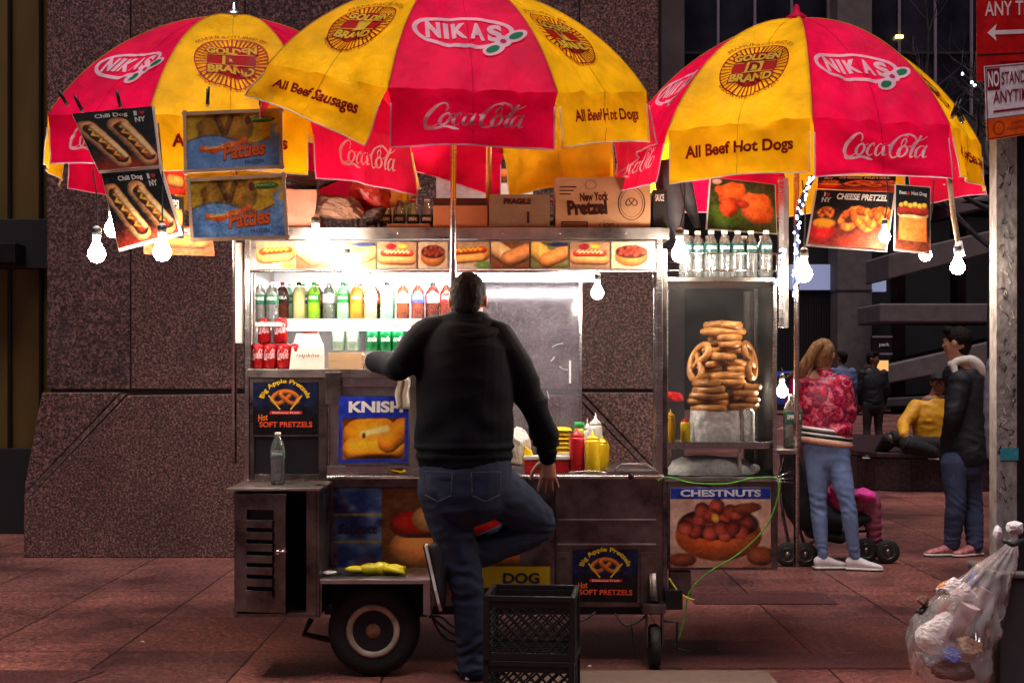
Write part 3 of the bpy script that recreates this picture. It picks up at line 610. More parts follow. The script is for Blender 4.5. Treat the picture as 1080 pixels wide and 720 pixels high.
umbrella('market umbrella farthest to the left, half behind the middle one, posters clipped to its rim', (PX(247, 7.0), 7.0), PZ(17, 7.0), PZ(122, 6.15), .90, -57.6, True, pole_z=.92,
    pans={1: dict(text='All Beef Sausages', br=.1, bl=.1), 0: {}, 2: dict(bl=.15, br=.2, flare=.04), 0: dict(flare=-.02)}, dzr={0: .07, 7: .05}, seed=1)
umbrella('largest and nearest umbrella, in the middle, its pink valance over the vendor window', (PX(478, 6.4), 6.4), PZ(-18, 6.4), PZ(90, 5.5), .877, -59.5, False, pole_z=.895,
    pans={0: dict(text='All Beef Sausages', near=1, shift=-.08, flare=.05, bl=-.42, br=.0), 1: dict(flare=-.03), 2: dict(near=1, shift=-.02)}, dzr={0: .18, 7: .24, 6: .18, 5: .0, 4: .06, 3: .11}, seed=2)
umbrella('umbrella farthest to the right, above the pretzel case', (PX(840, 6.8), 6.8), PZ(20, 6.8), PZ(124, 5.95), .855, -52, False, pole_z=.45,
    pans={0: dict(near=1, bl=.05, flare=.0), 1: dict(bl=.1, br=.05, flare=.02), 2: dict(text='All Beef Sausages', near=1), 7: dict(flare=.03)}, seed=3)
# ------------------------------------------------------------------ ground: granite pavers
def ground_mat():
    m, nt, p = newmat('red_granite_pavers'); t = nt.nodes.new('ShaderNodeTexCoord'); mp = nt.nodes.new('ShaderNodeMapping')
    mp.inputs['Location'].default_value = (2.62 + .68 * 60, -6.97 + .955 * 60, 0); nt.links.new(t.outputs['Object'], mp.inputs[0])
    b = nt.nodes.new('ShaderNodeTexBrick'); b.offset = 0.0; b.squash = 1; nt.links.new(mp.outputs[0], b.inputs[0])
    b.inputs['Scale'].default_value = 1; b.inputs['Brick Width'].default_value = .68; b.inputs['Row Height'].default_value = .955; b.inputs['Mortar Size'].default_value = .006; b.inputs['Mortar Smooth'].default_value = .1
    b.inputs['Color1'].default_value = (.72, .70, .74, 1); b.inputs['Color2'].default_value = (1.22, 1.12, 1.1, 1); b.inputs['Mortar'].default_value = (.12, .1, .1, 1)
    n = N(nt, 'ShaderNodeTexNoise', Scale=34.0, Detail=6.0, Roughness=.95); nt.links.new(mp.outputs[0], n.inputs[0])
    r = ramp(nt, [(.38, (.024, .008, .008)), (.5, (.160, .055, .045)), (.62, (.45, .22, .18))]); nt.links.new(n.outputs[0], r.inputs[0])
    big = N(nt, 'ShaderNodeTexNoise', Scale=1.1, Detail=7.0, Roughness=.65); nt.links.new(mp.outputs[0], big.inputs[0])
    r2 = ramp(nt, [(.36, (.38, .36, .42)), (.60, (1.2, 1.12, 1.05))]); nt.links.new(big.outputs[0], r2.inputs[0])
    m1 = N(nt, 'ShaderNodeMixRGB', blend_type='MULTIPLY'); m1.inputs[0].default_value = 1; nt.links.new(b.outputs[0], m1.inputs[1]); nt.links.new(r.outputs[0], m1.inputs[2])
    m2 = N(nt, 'ShaderNodeMixRGB', blend_type='MULTIPLY'); m2.inputs[0].default_value = 1; nt.links.new(m1.outputs[0], m2.inputs[1]); nt.links.new(r2.outputs[0], m2.inputs[2])
    vg = N(nt, 'ShaderNodeTexVoronoi', Scale=2.6); nt.links.new(mp.outputs[0], vg.inputs[0]); rg = ramp(nt, [(.035, (.35, .35, .37)), (.05, (1, 1, 1))]); nt.links.new(vg.outputs['Distance'], rg.inputs[0])
    m3 = N(nt, 'ShaderNodeMixRGB', blend_type='MULTIPLY'); m3.inputs[0].default_value = 1; nt.links.new(m2.outputs[0], m3.inputs[1]); nt.links.new(rg.outputs[0], m3.inputs[2])
    nt.links.new(m3.outputs[0], p.inputs['Base Color']); mr = N(nt, 'ShaderNodeMapRange'); mr.inputs[3].default_value = .22; mr.inputs[4].default_value = .65
    nt.links.new(big.outputs[0], mr.inputs[0]); nt.links.new(mr.outputs[0], p.inputs['Roughness'])
    bp = N(nt, 'ShaderNodeBump', Strength=.25, Distance=.004); nt.links.new(n.outputs[0], bp.inputs['Height']); nt.links.new(bp.outputs[0], p.inputs['Normal']); return m
g = MB(); g.add([(-120, -60, 0), (120, -60, 0), (120, 160, 0), (-120, 160, 0)], [(0, 1, 2, 3)], ground_mat())
obj('ground', g, kind='structure', origin=(0, 0, 0))
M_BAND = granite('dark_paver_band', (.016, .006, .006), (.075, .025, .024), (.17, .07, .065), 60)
M_PALE = simple('pale_kerb_granite', (.13, .085, .062), .7, var=.3, nscale=30)
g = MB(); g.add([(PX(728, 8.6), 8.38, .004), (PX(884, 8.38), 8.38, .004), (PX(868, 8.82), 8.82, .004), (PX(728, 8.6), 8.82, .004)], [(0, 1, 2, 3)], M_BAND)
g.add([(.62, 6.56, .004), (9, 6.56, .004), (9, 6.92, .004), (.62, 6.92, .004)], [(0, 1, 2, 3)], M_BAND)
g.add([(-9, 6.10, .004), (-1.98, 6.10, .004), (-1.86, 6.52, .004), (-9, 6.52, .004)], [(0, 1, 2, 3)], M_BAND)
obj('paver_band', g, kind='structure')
g = MB(); g.add([(-.05, 5.9, .008), (1.18, 5.9, .008), (1.16, 6.50, .008), (-.05, 6.50, .008)], [(0, 1, 2, 3)], M_PALE)
obj('kerb_strip', g, kind='structure')

# ------------------------------------------------------------------ granite pier behind the cart
WY = 10.49
def wx(px): return PX(px, WY)
def wz(py): return PZ(py, WY)
pier = thing('granite_pier', (wx(370), WY, 0), 'massive speckled red granite pier with a sloping base behind the food cart', 'wall')
zt = 7.4; zb = wz(412)
w = MB(); jp = [43, 133, 255, 376, 497, 612, 697]
for i in range(len(jp) - 1):
    x0, x1 = wx(jp[i]) + .006, wx(jp[i + 1]) - .006
    zs = [zb + .006, wz(168) if i in (0, 5) else wz(-60), zt]
    for a, b in zip(zs[:-1], zs[1:]): w.box(x0, x1, WY + .12, WY + 1.9, a + .006, b - .006, [M_GRAN, M_GRAN2, M_GRAN3, M_GRAN][(i * 2 + int(a)) % 4])
w.box(wx(43) + .03, wx(697) - .03, WY + .135, WY + 1.85, 0, zt, M_GROOVE)
obj('upper_cladding', w, pier, bevel=.006)
w = MB()
def quadp(pts, y0, d, mat, mb): mb.prism([(wx(a), y0, wz(b)) for a, b in pts], (0, d, 0), mat)
quadp([(25, 588), (25, 531), (134, 417), (376, 414), (376, 588)], WY, 1.9, M_GRAN, w)
quadp([(378, 588), (378, 414), (606, 417), (715, 531), (715, 588)], WY, 1.9, M_GRAN, w)
quadp([(43, 414), (126, 414), (25, 520), (25, 512)], WY + .02, 1.85, M_GRAN, w)
quadp([(697, 414), (614, 414), (715, 520), (715, 512)], WY + .02, 1.85, M_GRAN, w)
obj('sloping_base', w, pier, bevel=.008)
M_GRANL = granite('pale_granite_strip', (.05, .03, .03), (.13, .085, .08), (.30, .2, .19))
for q_ in ([(25, 530), (25, 521), (127, 415), (133, 415)], [(715, 530), (715, 521), (613, 415), (607, 415)]):
    w = MB(); quadp(q_, WY + .012, 1.7, M_GRANL, w); obj('slanting_strip', w, pier)
# darker return column to the right of the pier
w = MB(); w.box(PX(697, 12.3), PX(722, 12.3), 12.3, 13.2, 0, 8.6, M_CONC)
obj('concrete_column', w, label='plain grey concrete column just right of the granite pier', cat='column', bevel=.01)

# ------------------------------------------------------------------ doorway bay at the far left
M_OCHRE = simple('ochre_panel', (.13, .078, .016), .45, var=.25, nscale=1.2, stretch=(3, 1, .5))
bay = thing('recessed_doorway', (PX(-40, 12), 12, 0), 'recessed doorway with ochre panels and black frames left of the granite pier', 'doorway')
YB = 12.0
w = MB(); w.box(PX(-160, YB), PX(60, YB), YB + .12, YB + .2, PZ(473, YB), PZ(282, YB), M_OCHRE); w.box(PX(-160, YB), PX(60, YB), YB + .12, YB + .2, PZ(232, YB), 8, M_OCHRE); obj('ochre_panel', w, bay)
w = MB()
for px in (-120, -60, 5, 38): w.box(PX(px, YB), PX(px + 3, YB), YB + .06, YB + .15, PZ(473, YB), 8, M_BLACKP)
w.box(PX(-160, YB), PX(60, YB), YB, YB + .15, PZ(283, YB), PZ(231, YB), M_NIGHT); w.box(PX(-160, YB), PX(27, YB), YB - .25, YB + .1, PZ(279, YB), PZ(259, YB), M_BLACKP)
w.box(PX(-160, YB), PX(60, YB), YB + .02, YB + .3, 0, PZ(473, YB), M_NIGHT); obj('door_frame', w, bay, bevel=.004)

# ------------------------------------------------------------------ far building across the plaza
BY_ = 50.0
def bx_(px): return PX(px, BY_)
def bz_(py): return PZ(py, BY_)
far = thing('office_building', (bx_(880), BY_, 0), 'dark office building with tall mullioned windows and concrete columns behind the umbrellas', 'building')
w = MB(); w.box(bx_(640), bx_(1400), BY_ + 1.5, BY_ + 6, 0, 26, M_NIGHT); obj('wall', w, far)
for (a, b) in ((722, 882), (918, 1075), (1100, 1260)):
    f_ = MB(); f_.box(bx_(a), bx_(b), BY_ + 1.2, BY_ + 1.4, bz_(116), 22, M_WIN); win = obj('window', f_, far)
    f_ = MB(); n = 4 if b - a < 165 else 4
    for k in range(n + 1): x = bx_(a + (b - a) * k / n * .99 + 0.5); f_.box(x - .045, x + .045, BY_ + 1.05, BY_ + 1.19, bz_(116), 22, M_MULL)
    for py in (50, -60): f_.box(bx_(a), bx_(b), BY_ + 1.08, BY_ + 1.18, bz_(py), bz_(py) + .1, M_NIGHT)
    obj('mullions', f_, win)
for i, (a, b) in enumerate(((640, 716), (882, 918), (1078, 1108))):
    f_ = MB(); f_.box(bx_(a), bx_(b), BY_ - .2, BY_ + 1.3, 0, 24, M_CONC)
    for z in (4.2, 8.6, 13): f_.box(bx_(a) - .02, bx_(b) + .02, BY_ - .22, BY_ + 1.0, z, z + .05, M_CONC2)
    obj('column', f_, far)
f_ = MB(); f_.box(bx_(716), bx_(1400), BY_ + .9, BY_ + 1.6, bz_(180), bz_(116), M_CONC2); obj('spandrel', f_, far)
M_LOUV = simple('dark_louvre', (.022, .02, .022), .5)
f_ = MB()
for k in range(34): f_.box(bx_(822 + k * 1.75), bx_(822.9 + k * 1.75), BY_ + .9, BY_ + 1.45, 0, bz_(305), M_LOUV)
obj('slatted_shutter', f_, far)
M_GLOW = emis('lit_shop_panel', (.30, .34, .55), .28)
f_ = MB(); f_.box(bx_(838), bx_(881), BY_ + .8, BY_ + 1.0, bz_(304), bz_(277), M_GLOW); obj('lit_panel', f_, far); f_ = MB(); f_.box(bx_(921), bx_(941), BY_ + .8, BY_ + 1.0, bz_(306), bz_(293), M_GLOW); obj('lit_panel', f_, far)
f_ = MB(); f_.box(bx_(953), bx_(961), BY_ + 1.0, BY_ + 1.1, bz_(33), bz_(30), emis('street_lamp_reflection', (1, .75, .3), 2.6)); obj('street_lamp_reflection', f_, far)  # glowing box stands in for a street light reflected in the window
# parking ramps
rampo = thing('parking_ramp', (bx_(1000), 46, 0), 'open parking structure with pale sloping concrete ramps behind the sign post', 'parking ramp')
def rmp(pts, Y=46, d=3, mat=M_CONC):
    mb = MB(); mb.prism([(PX(a, Y), Y, PZ(b, Y)) for a, b in pts], (0, d, 0), mat); obj('ramp_slab', mb, rampo, bevel=.05)
rmp([(937, 268), (1110, 228), (1110, 250), (937, 295)]); rmp([(928, 320), (1110, 320), (1110, 340), (928, 340)]); rmp([(934, 385), (1110, 345), (1110, 372), (934, 405)]); rmp([(1000, 215), (1110, 190), (1110, 205), (1000, 228)])
rmp([(960, 205), (1110, 215), (1110, 222), (960, 212)]); rmp([(925, 420), (1110, 412), (1110, 422), (925, 430)], mat=M_CONC2)
mb = MB()
for a in (946, 1010, 1075): mb.box(PX(a, 47), PX(a + 9, 47), 47, 47.8, 0, PZ(180, 47), M_CONC2)
obj('ramp_columns', mb, rampo)
sg = thing('parking_sign', (PX(930, 44), 44, PZ(378, 44)), 'small dark parking sign reading park between the column and the ramps', 'sign')
mb = MB(); mb.box(PX(920, 44), PX(941, 44), 44, 44.2, PZ(374, 44), PZ(354, 44), M_BLACKP); mb.box(PX(920, 44), PX(941, 44), 43.98, 44, PZ(356, 44), PZ(354, 44), M_MULL); mb.box(PX(920, 44), PX(941, 44), 43.98, 44, PZ(374, 44), PZ(372, 44), M_MULL)
v = Vec(); v.text('park', 0, 0, .32, .14, (215, 215, 225), .02); v.emit(mb, lambda a, b, h: (PX(927, 44) + a, 43.97 - h, PZ(366, 44) + b), M_LABEL); obj('sign_board', mb, sg)
mb = MB(); mb.box(PX(921, 44), PX(937, 44), 44, 44.1, PZ(391, 44), PZ(380, 44), emis('yellow_lit_zone', (1, .55, .18), .35)); mb.box(PX(920, 44), PX(922, 44), 44.05, 44.15, 0, PZ(374, 44), M_BLACKP); obj('lit_zone_and_pole', mb, sg)  # glowing plate stands in for the yellow-lit zone below the sign

# low seating ledge
LY = 16.3
mb = MB(); pts = [(PX(868, 18.5), 19.5), (PX(874, 18), 17.6), (PX(898, 17), 16.75), (PX(925, LY), 16.4), (PX(960, LY), LY), (PX(1300, LY), LY - .1), (PX(1300, LY), 21), (PX(868, 18.5), 21)]
M_LEDGE = granite('dark_red_ledge_granite', (.008, .004, .005), (.03, .011, .013), (.06, .026, .028), 30)
mb.prism([(x, y, 0) for x, y in pts], (0, 0, .38), M_LEDGE); mb.prism([(x * 1.0, y - .05, .385) for x, y in pts], (0, 0, .06), M_LEDGE)
obj('seating_ledge', mb, label='low dark granite seating ledge behind the standing people', cat='ledge', bevel=.012)
# dark granite pillar at the right edge
mb = MB(); mb.box(PX(1075, 8.2), PX(1240, 8.2), 8.2, 8.26, 0, 5, M_NIGHT); mb.box(PX(1073, 8.2), PX(1250, 8.2), 8.15, 8.27, 0, .3, M_CONC2)
obj('dark_pillar', mb, label='near black pillar at the right edge behind the sign post', cat='pillar', bevel=.01)

# bare street tree with a few fairy lights
M_BARK = simple('bare_bark', (.045, .035, .038), .9, var=.4, nscale=12)
tr = thing('bare_tree', (PX(1052, 22), 22, 0), 'bare winter street tree with dark twigs behind the red parking sign', 'tree')
rt = random.Random(11); mb = MB(); mb.tube([(PX(1052, 22), 22, 0), (PX(1050, 22), 22, 2.2), (PX(1054, 22), 22, 4)], [.16, .13, .11], M_BARK, 10); obj('trunk', mb, tr)
mb = MB(); tips = []
def branch(p, d, L, r, lv):
    q = [p]; dd = d.copy()
    for k in range(4): dd = (dd + Vector((rt.uniform(-.25, .25), rt.uniform(-.25, .25), rt.uniform(-.08, .2)))).normalized(); q.append(q[-1] + dd * L / 4)
    mb.tube(q, [r * (1 - .16 * k) for k in range(5)], M_BARK, 5, cap=False); tips.append(q[-1])
    if lv:
        for k in range(3 if lv > 1 else 4): branch(q[rt.randint(1, 4)], (dd + Vector((rt.uniform(-1, 1), rt.uniform(-.8, .8), rt.uniform(-.3, .7)))).normalized(), L * rt.uniform(.5, .75), r * .5, lv - 1)
for k in range(9): branch(Vector((PX(1053, 22), 22, 3.0 + .2 * k)), Vector((math.cos(k * 2.3), math.sin(k * 2.3) * .8, rt.uniform(.4, 1.2))).normalized(), 2.0, .05, 3)
obj('branches', mb, tr)
for (px, py) in ((1015, 78), (1025, 87), (1028, 90)):
    mb = MB(); mb.ball(W(px, py, 21.5), .022, .022, .022, M_LED, 8, 6); mb.tube([W(px, py, 21.5) + Vector((0, 0, .02)), W(px, py, 21.5) + Vector((0, 0, .35))], .006, M_BARK, 4); obj('fairy_light', mb, tr)
# blue car
CY = 45; cz = lambda py: PZ(py, CY)
M_CARB = simple('blue_car_paint', (.02, .07, .42), .3, var=.1, coat=.6)
cr = thing('parked_car', (PX(852, CY), CY, 0), 'small blue parked car seen far off between the woman and the concrete column', 'car')
mb = MB(); prof = [(-2.1, .3), (-2.1, .75), (-1.5, .95), (-.9, 1.38), (.5, 1.42), (1.2, 1.0), (2.0, .82), (2.15, .55), (2.1, .3)]
mb.prism([(PX(854, CY) + a, CY, b) for a, b in prof], (0, 1.7, 0), M_CARB); obj('body', mb, cr, bevel=.08)
mb = MB(); mb.prism([(PX(854, CY) + a, CY - .01, b) for a, b in [(-1.35, .98), (-.85, 1.32), (.42, 1.36), (1.0, 1.02)]], (0, 1.72, 0), M_WIN); obj('side_window', mb, cr)
for dx in (-1.35, 1.35):
    mb = MB(); mb.lathe((PX(854, CY) + dx, CY - .05, .32), [(.1, 0), (.32, 0), (.32, .2), (.1, .2)], M_TYRE, 20, 'y'); obj('wheel', mb, cr)

# ------------------------------------------------------------------ sign post with signs
SY = 6.1
post = thing('sign_post', (PX(1062, SY), SY, 0), 'scuffed grey metal sign post with a blue sticker at the right edge', 'post')
M_POST = simple('scuffed_post_paint', (.20, .175, .17), .55, var=.5, nscale=26, stretch=(1, 1, .6), bump=.3)
mb = MB(); mb.box(PX(1051, SY), PX(1072.5, SY), SY, SY + .09, 0, 3.4, M_POST); MBP = mb
mb = MB(); mb.box(PX(1072.6, SY), PX(1086, SY), SY + .01, SY + .1, .5, 3.4, M_BLACKP); mb.box(PX(1048, SY), PX(1120, SY), SY - .08, SY + .35, .0, PZ(607, SY), M_CONC2); mb.box(PX(1047, SY), PX(1122, SY), SY - .09, SY + .36, PZ(607, SY), PZ(602, SY), M_CONC); obj('post_base', mb, post, bevel=.006)
mb = MB(); mb.box(PX(1055, SY), PX(1074, SY), SY - .003, SY, PZ(485, SY), PZ(472, SY), simple('teal_sticker', (.02, .20, .26), .5, var=.4, nscale=60)); obj('sticker', mb, post)
mb = MB(); rs = random.Random(5)
v = Vec()
for k in range(70): z = rs.uniform(.8, 2.45); x = rs.uniform(.005, .07); v.stroke([(x, z, .003), (x + rs.uniform(-.01, .02), z + rs.uniform(-.02, .02), .004), (x + rs.uniform(-.02, .02), z + rs.uniform(-.03, .03), .002)], .003, rs.choice([(30, 25, 28), (45, 40, 40), (200, 190, 185)]))
v.emit(mb, lambda a, b, h: (PX(1052, SY) + min(max(a, 0), .08), SY - .001 - h, b), M_PRINT); MBP.add(mb.v, mb.f, M_PRINT, False, np.array(mb.c))
obj('post', MBP, post)
def sx(px): return PX(px, SY - .05)
def sz(py): return PZ(py, SY - .05)
w1, h1 = .36, .60
p = Pic(w1, h1, 60, (190, 8, 12)); v = Vec(); v.text('ANY TIME', .035, .275, .245, .062, (230, 215, 215), .01)
v.rect(.075, .195, .26, .213, (235, 220, 220)); v.poly([(.045, .204), (.085, .240), (.078, .213), (.078, .195), (.085, .168)], (235, 220, 220)); v.poly([(.300, .204), (.255, .240), (.262, .213), (.262, .195), (.255, .168)], (235, 220, 220)); v.text('NO PARKING', .035, .44, .30, .07, (235, 215, 215), .01)
v.rect(.004, .108, .356, .114, (40, 5, 8))
for k in range(3): v.rect(.1, .075 - k * .014, .30, .079 - k * .014, (120, 5, 10))
board('parking_sign', [(sx(1030), SY - .05, sz(86)), (sx(1030) + w1, SY - .05, sz(81)), (sx(1030) + w1, SY - .06, sz(86) + h1), (sx(1029), SY - .06, sz(86) + h1)], w1, h1, p, v, back=(120, 110, 110), label='red ANY TIME parking sign with a white double arrow, upper sign on the post', cat='sign')
w2, h2 = .24, .30
p = Pic(w2, h2, 60, (222, 214, 224)); p.rect(0, 0, w2, .085, (225, 85, 10)); v = Vec()
for a in ((.004, .004, .236, .008), (.004, .292, .236, .296), (.004, .004, .008, .296), (.232, .004, .236, .296), (.004, .085, .236, .088)): v.rect(*a, (120, 12, 30))
v.rect(.01, .20, .062, .288, (125, 10, 40), 1); v.text('NO', .014, .213, .044, .064, (235, 228, 235), .02); v.text('STANDING', .068, .218, .15, .052, (125, 15, 45), .012); v.text('ANYTIME', .032, .145, .165, .050, (125, 15, 45), .012)
v.rect(.032, .108, .17, .117, (125, 12, 40)); v.poly([(.17, .095), (.21, .1125), (.17, .13)], (125, 12, 40)); v.ring(.052, .045, .024, .028, .003, (110, 45, 10), 1, 20); v.text('DEPT OF', .105, .052, .09, .012, (110, 40, 10), .01); v.text('TRANSPORTATION', .085, .030, .14, .012, (110, 40, 10), .01)
board('standing_sign', [(sx(1040), SY - .06, sz(149)), (sx(1040) + w2, SY - .06, sz(140)), (sx(1040) + w2, SY - .07, sz(140) + h2), (sx(1036), SY - .07, sz(71))], w2, h2, p, v, back=(120, 110, 110), label='white NO STANDING ANYTIME sign with an orange foot, lower sign on the post', cat='sign')
# ------------------------------------------------------------------ the food cart
FY, BY = 6.65, 7.5
cart = thing('food_cart', (PX(520), FY + .4, 0), 'stainless steel street food cart with lit drink shelves, food pictures and a glass pretzel case', 'food cart')
def B(name, x0, x1, y0, y1, Y0, Y1, mat, parent=cart, bevel=.004, **kw):    # px bounds measured on the front plane Y0
    mb = MB(); mb.box(PX(x0, Y0), PX(x1, Y0), Y0, Y1, PZ(y1, Y0), PZ(y0, Y0), mat); return obj(name, mb, parent, bevel=bevel, **kw)
# roof tray
mb = MB(); x0, x1 = PX(258), PX(706); zt, zb_ = PZ(240), PZ(252)
mb.box(x0, x1, FY, FY + .02, zb_, zt, M_STEEL); mb.box(x0, x1, BY - .02, BY, zb_, zt, M_STEEL); mb.box(x0, x0 + .02, FY + .02, BY - .02, zb_, zt, M_STEEL); mb.box(x1 - .02, x1, FY + .02, BY - .02, zb_, zt, M_STEEL); mb.box(x0 + .02, x1 - .02, FY + .02, BY - .02, zb_ + .01, zb_ + .02, M_STEELD)
for px in (330, 420, 530, 590, 660): mb.ball((PX(px), FY - .001, PZ(246)), .004, .003, .004, M_CHROME, 8, 6)
obj('roof_tray', mb, cart, bevel=.003)
# lit header strip of food pictures
hd = B('menu_strip', 263, 692, 253, 285, FY + .008, FY + .03, M_STEEL)
tiles = [(270, 312, tile_hotdog), (312, 350, tile_knish), (350, 397, tile_wrap), (398, 440, tile_loaded), (441, 473, tile_nuts), (474, 517, tile_hotdog), (518, 559, tile_knish), (560, 600, tile_wrap), (601, 644, tile_loaded), (645, 688, tile_nuts)]
for a, b, tl in tiles:
    p = tl(44); board('menu_picture', [(PX(a), FY + .006, PZ(283)), (PX(b) - .004, FY + .006, PZ(283)), (PX(b) - .004, FY + .006, PZ(255)), (PX(a), FY + .006, PZ(255))], 1, .8, p, None, hd, th=.001)
mb = MB(); mb.tube([(PX(263), FY - .004, PZ(286)), (PX(692), FY - .004, PZ(286))], .006, M_CHROME, 8); obj('trim_rail', mb, cart)
# posts
def post_(x0, x1, y0, y1, Y, name='post', mat=M_CHROME, dep=.03): return B(name, x0, x1, y0, y1, Y, Y + dep, mat, bevel=.003)
post_(258, 264, 252, 506, FY); post_(692, 699, 252, 506, FY); post_(692, 699, 252, 506, BY - .1); post_(262, 268, 252, 506, BY - .1)
post_(699, 704, 262, 640, FY + .004, mat=M_STEELD)
B('light_strip_post', 248, 256, 256, 362, FY + .02, FY + .05, M_WHITE)
# fluorescent tube with housing
z1_ = PZ(336, 6.75); M_TUBE2 = emis('added_shelf_light', (1, .94, .88), 14)
mb = MB(); mb.tube([(PX(393), FY + .10, PZ(292)), (PX(628), FY + .10, PZ(292))], .016, M_TUBE, 12); tb = obj('fluorescent_tube', mb, cart)
mb = MB(); mb.box(PX(388), PX(634), FY + .06, FY + .14, PZ(287), PZ(284), M_WHITE)
for px in (390, 631): mb.box(PX(px) - .008, PX(px) + .008, FY + .08, FY + .12, PZ(296), PZ(287), M_WHITE)
obj('tube_housing', mb, cart, bevel=.002)
mb = MB(); mb.tube([(PX(285, 7.05), 7.05, PZ(300, 7.05)), (PX(480, 7.05), 7.05, PZ(300, 7.05))], .010, M_TUBE2, 10); obj('added_shelf_tube', mb, cart)  # added tube, brightens the bottles on the drink shelf
mb = MB(); mb.tube([(PX(290, 6.9), 6.9, z1_ - .045), (PX(470, 6.9), 6.9, z1_ - .045)], .006, M_TUBE2, 10); obj('added_lower_shelf_tube', mb, cart)  # added tube, brightens the goods below the drink shelf
# drink shelf unit
SX0, SX1 = PX(265), PX(504); SB = 7.22; M_SHELF = simple('white_shelf', (.72, .68, .70), .4, var=.06)
z2, z1, z0 = PZ(250), PZ(336, 6.75), PZ(392)
mb = MB(); mb.box(SX0, SX1, SB, SB + .02, z0, z2, M_SHELF); mb.box(SX0, SX0 + .012, FY + .04, SB, z0, z2, M_STEEL); mb.box(SX1 - .012, SX1, FY + .04, SB, z0, z2, M_SHELF); obj('shelf_back', mb, cart)
mb = MB(); mb.box(SX0 + .012, SX1 - .012, 6.76, SB, z1 - .035, z1, M_SHELF); sh1 = obj('drink_shelf', mb, cart, bevel=.003)
mb = MB(); mb.box(SX0 - .02, SX1, FY - .01, SB, PZ(398), PZ(389), M_STEEL); obj('lower_shelf', mb, cart, bevel=.003)
# left window below the shelf: dark glass with pretzel sign
mb = MB()
for (a, b, c, d) in ((262, 268, 398, 506), (336, 345, 398, 506), (268, 336, 398, 403), (268, 336, 500, 506), (268, 336, 458, 460)): mb.box(PX(a), PX(b), FY, FY + .03, PZ(d), PZ(c), M_STEELD)
dw = obj('window_frame', mb, cart, bevel=.002)
B('dark_window_glass', 268, 336, 403, 500, FY + .015, FY + .02, M_WIN, dw)
p, v = pic_pretzelsign(); board('pretzel_sign', [(PX(267), FY - .002, PZ(458)), (PX(335), FY - .002, PZ(458)), (PX(335), FY - .002, PZ(403)), (PX(267), FY - .002, PZ(403))], 1, .88, p, v, cart, th=.002)
B('hinge_plate', 343, 360, 392, 426, FY - .03, FY - .02, M_STEELD)
# knish oven
ov = B('knish_oven', 347, 432, 398, 500, FY + .02, FY + .5, M_STEEL)
mb = MB(); mb.box(PX(345), PX(434), FY, FY + .02, PZ(407), PZ(398), M_CHROME); mb.box(PX(345), PX(434), FY, FY + .02, PZ(500), PZ(491), M_CHROME); obj('oven_rail', mb, ov, bevel=.002)
mb = MB(); mb.box(PX(410), PX(428), FY - .02, FY, PZ(493), PZ(490), M_CHROME); obj('oven_handle', mb, ov)
p, v = pic_knish(); board('knish_sign', [(PX(357, 6.6), 6.60, PZ(488, 6.6)), (PX(430, 6.6), 6.60, PZ(487, 6.6)), (PX(431, 6.6), 6.62, PZ(418, 6.6)), (PX(357, 6.6), 6.62, PZ(418, 6.6))], 1, .98, p, v, cart, th=.003)
mb = MB(); mb.box(PX(385), PX(505), FY + .02, FY + .4, PZ(397), PZ(386), M_STEEL); obj('griddle_shelf', mb, cart, bevel=.003)
# plexiglass back screen
mb = MB(); mb.box(PX(505, 7.4), PX(612, 7.4), 7.4, 7.406, PZ(505, 7.4), PZ(296, 7.4), M_GLASSP); gl = obj('plexiglass_screen', mb, cart)
mb = MB(); mb.box(PX(611, 7.4), PX(613.5, 7.4), 7.39, 7.41, PZ(505, 7.4), PZ(296, 7.4), M_CHROME); mb.box(PX(600, 7.4), PX(602, 7.4), 7.37, 7.39, PZ(404, 7.4), PZ(380, 7.4), M_WHITE); obj('screen_edge', mb, gl)
mb = MB(); v = Vec(); rs = random.Random(2)
for (pts, w_) in ([[(582, 366), (588, 363), (594, 362)], .004], [[(590, 386), (594, 389), (599, 390)], .005], [[(581, 381), (585, 376)], .006], [[(577, 412), (579, 420)], .006], [[(562, 377), (564, 375)], .008]): v.stroke([(PX(a, 7.39), PZ(b, 7.39)) for a, b in pts], w_, (200, 190, 195))
for k in range(46):
    a, b = rs.uniform(508, 608), rs.uniform(300, 495); v.stroke([(PX(a, 7.39), PZ(b, 7.39)), (PX(a + rs.uniform(-5, 5), 7.39), PZ(b + rs.uniform(-5, 5), 7.39))], .0012, (130, 118, 126))
v.emit(mb, lambda a, b, h: (a, 7.392 - h, b), M_LABEL); obj('scratches', mb, gl)
# counter and body
mb = MB(); cz_ = PZ(500); mb.box(PX(345), PX(700), FY - .02, BY, cz_ - .02, cz_, M_STEEL); mb.tube([(PX(345), FY - .022, cz_ - .01), (PX(700), FY - .022, cz_ - .01)], .008, M_CHROME, 8); obj('counter', mb, cart, bevel=.003)
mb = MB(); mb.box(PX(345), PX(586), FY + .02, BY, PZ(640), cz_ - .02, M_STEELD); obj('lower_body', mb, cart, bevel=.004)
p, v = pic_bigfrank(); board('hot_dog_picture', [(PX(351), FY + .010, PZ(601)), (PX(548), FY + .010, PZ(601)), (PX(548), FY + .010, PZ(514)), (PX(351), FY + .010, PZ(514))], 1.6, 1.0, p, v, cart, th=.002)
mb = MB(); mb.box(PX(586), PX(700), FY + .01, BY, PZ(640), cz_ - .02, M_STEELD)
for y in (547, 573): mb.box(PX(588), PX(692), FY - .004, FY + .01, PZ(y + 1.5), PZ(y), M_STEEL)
mb.box(PX(588), PX(600), FY, FY + .012, PZ(636), PZ(582), M_STEELD); mb.box(PX(676), PX(692), FY, FY + .012, PZ(636), PZ(582), M_STEELD); mb.box(PX(600), PX(676), FY, FY + .012, PZ(636), PZ(634), M_STEELD)
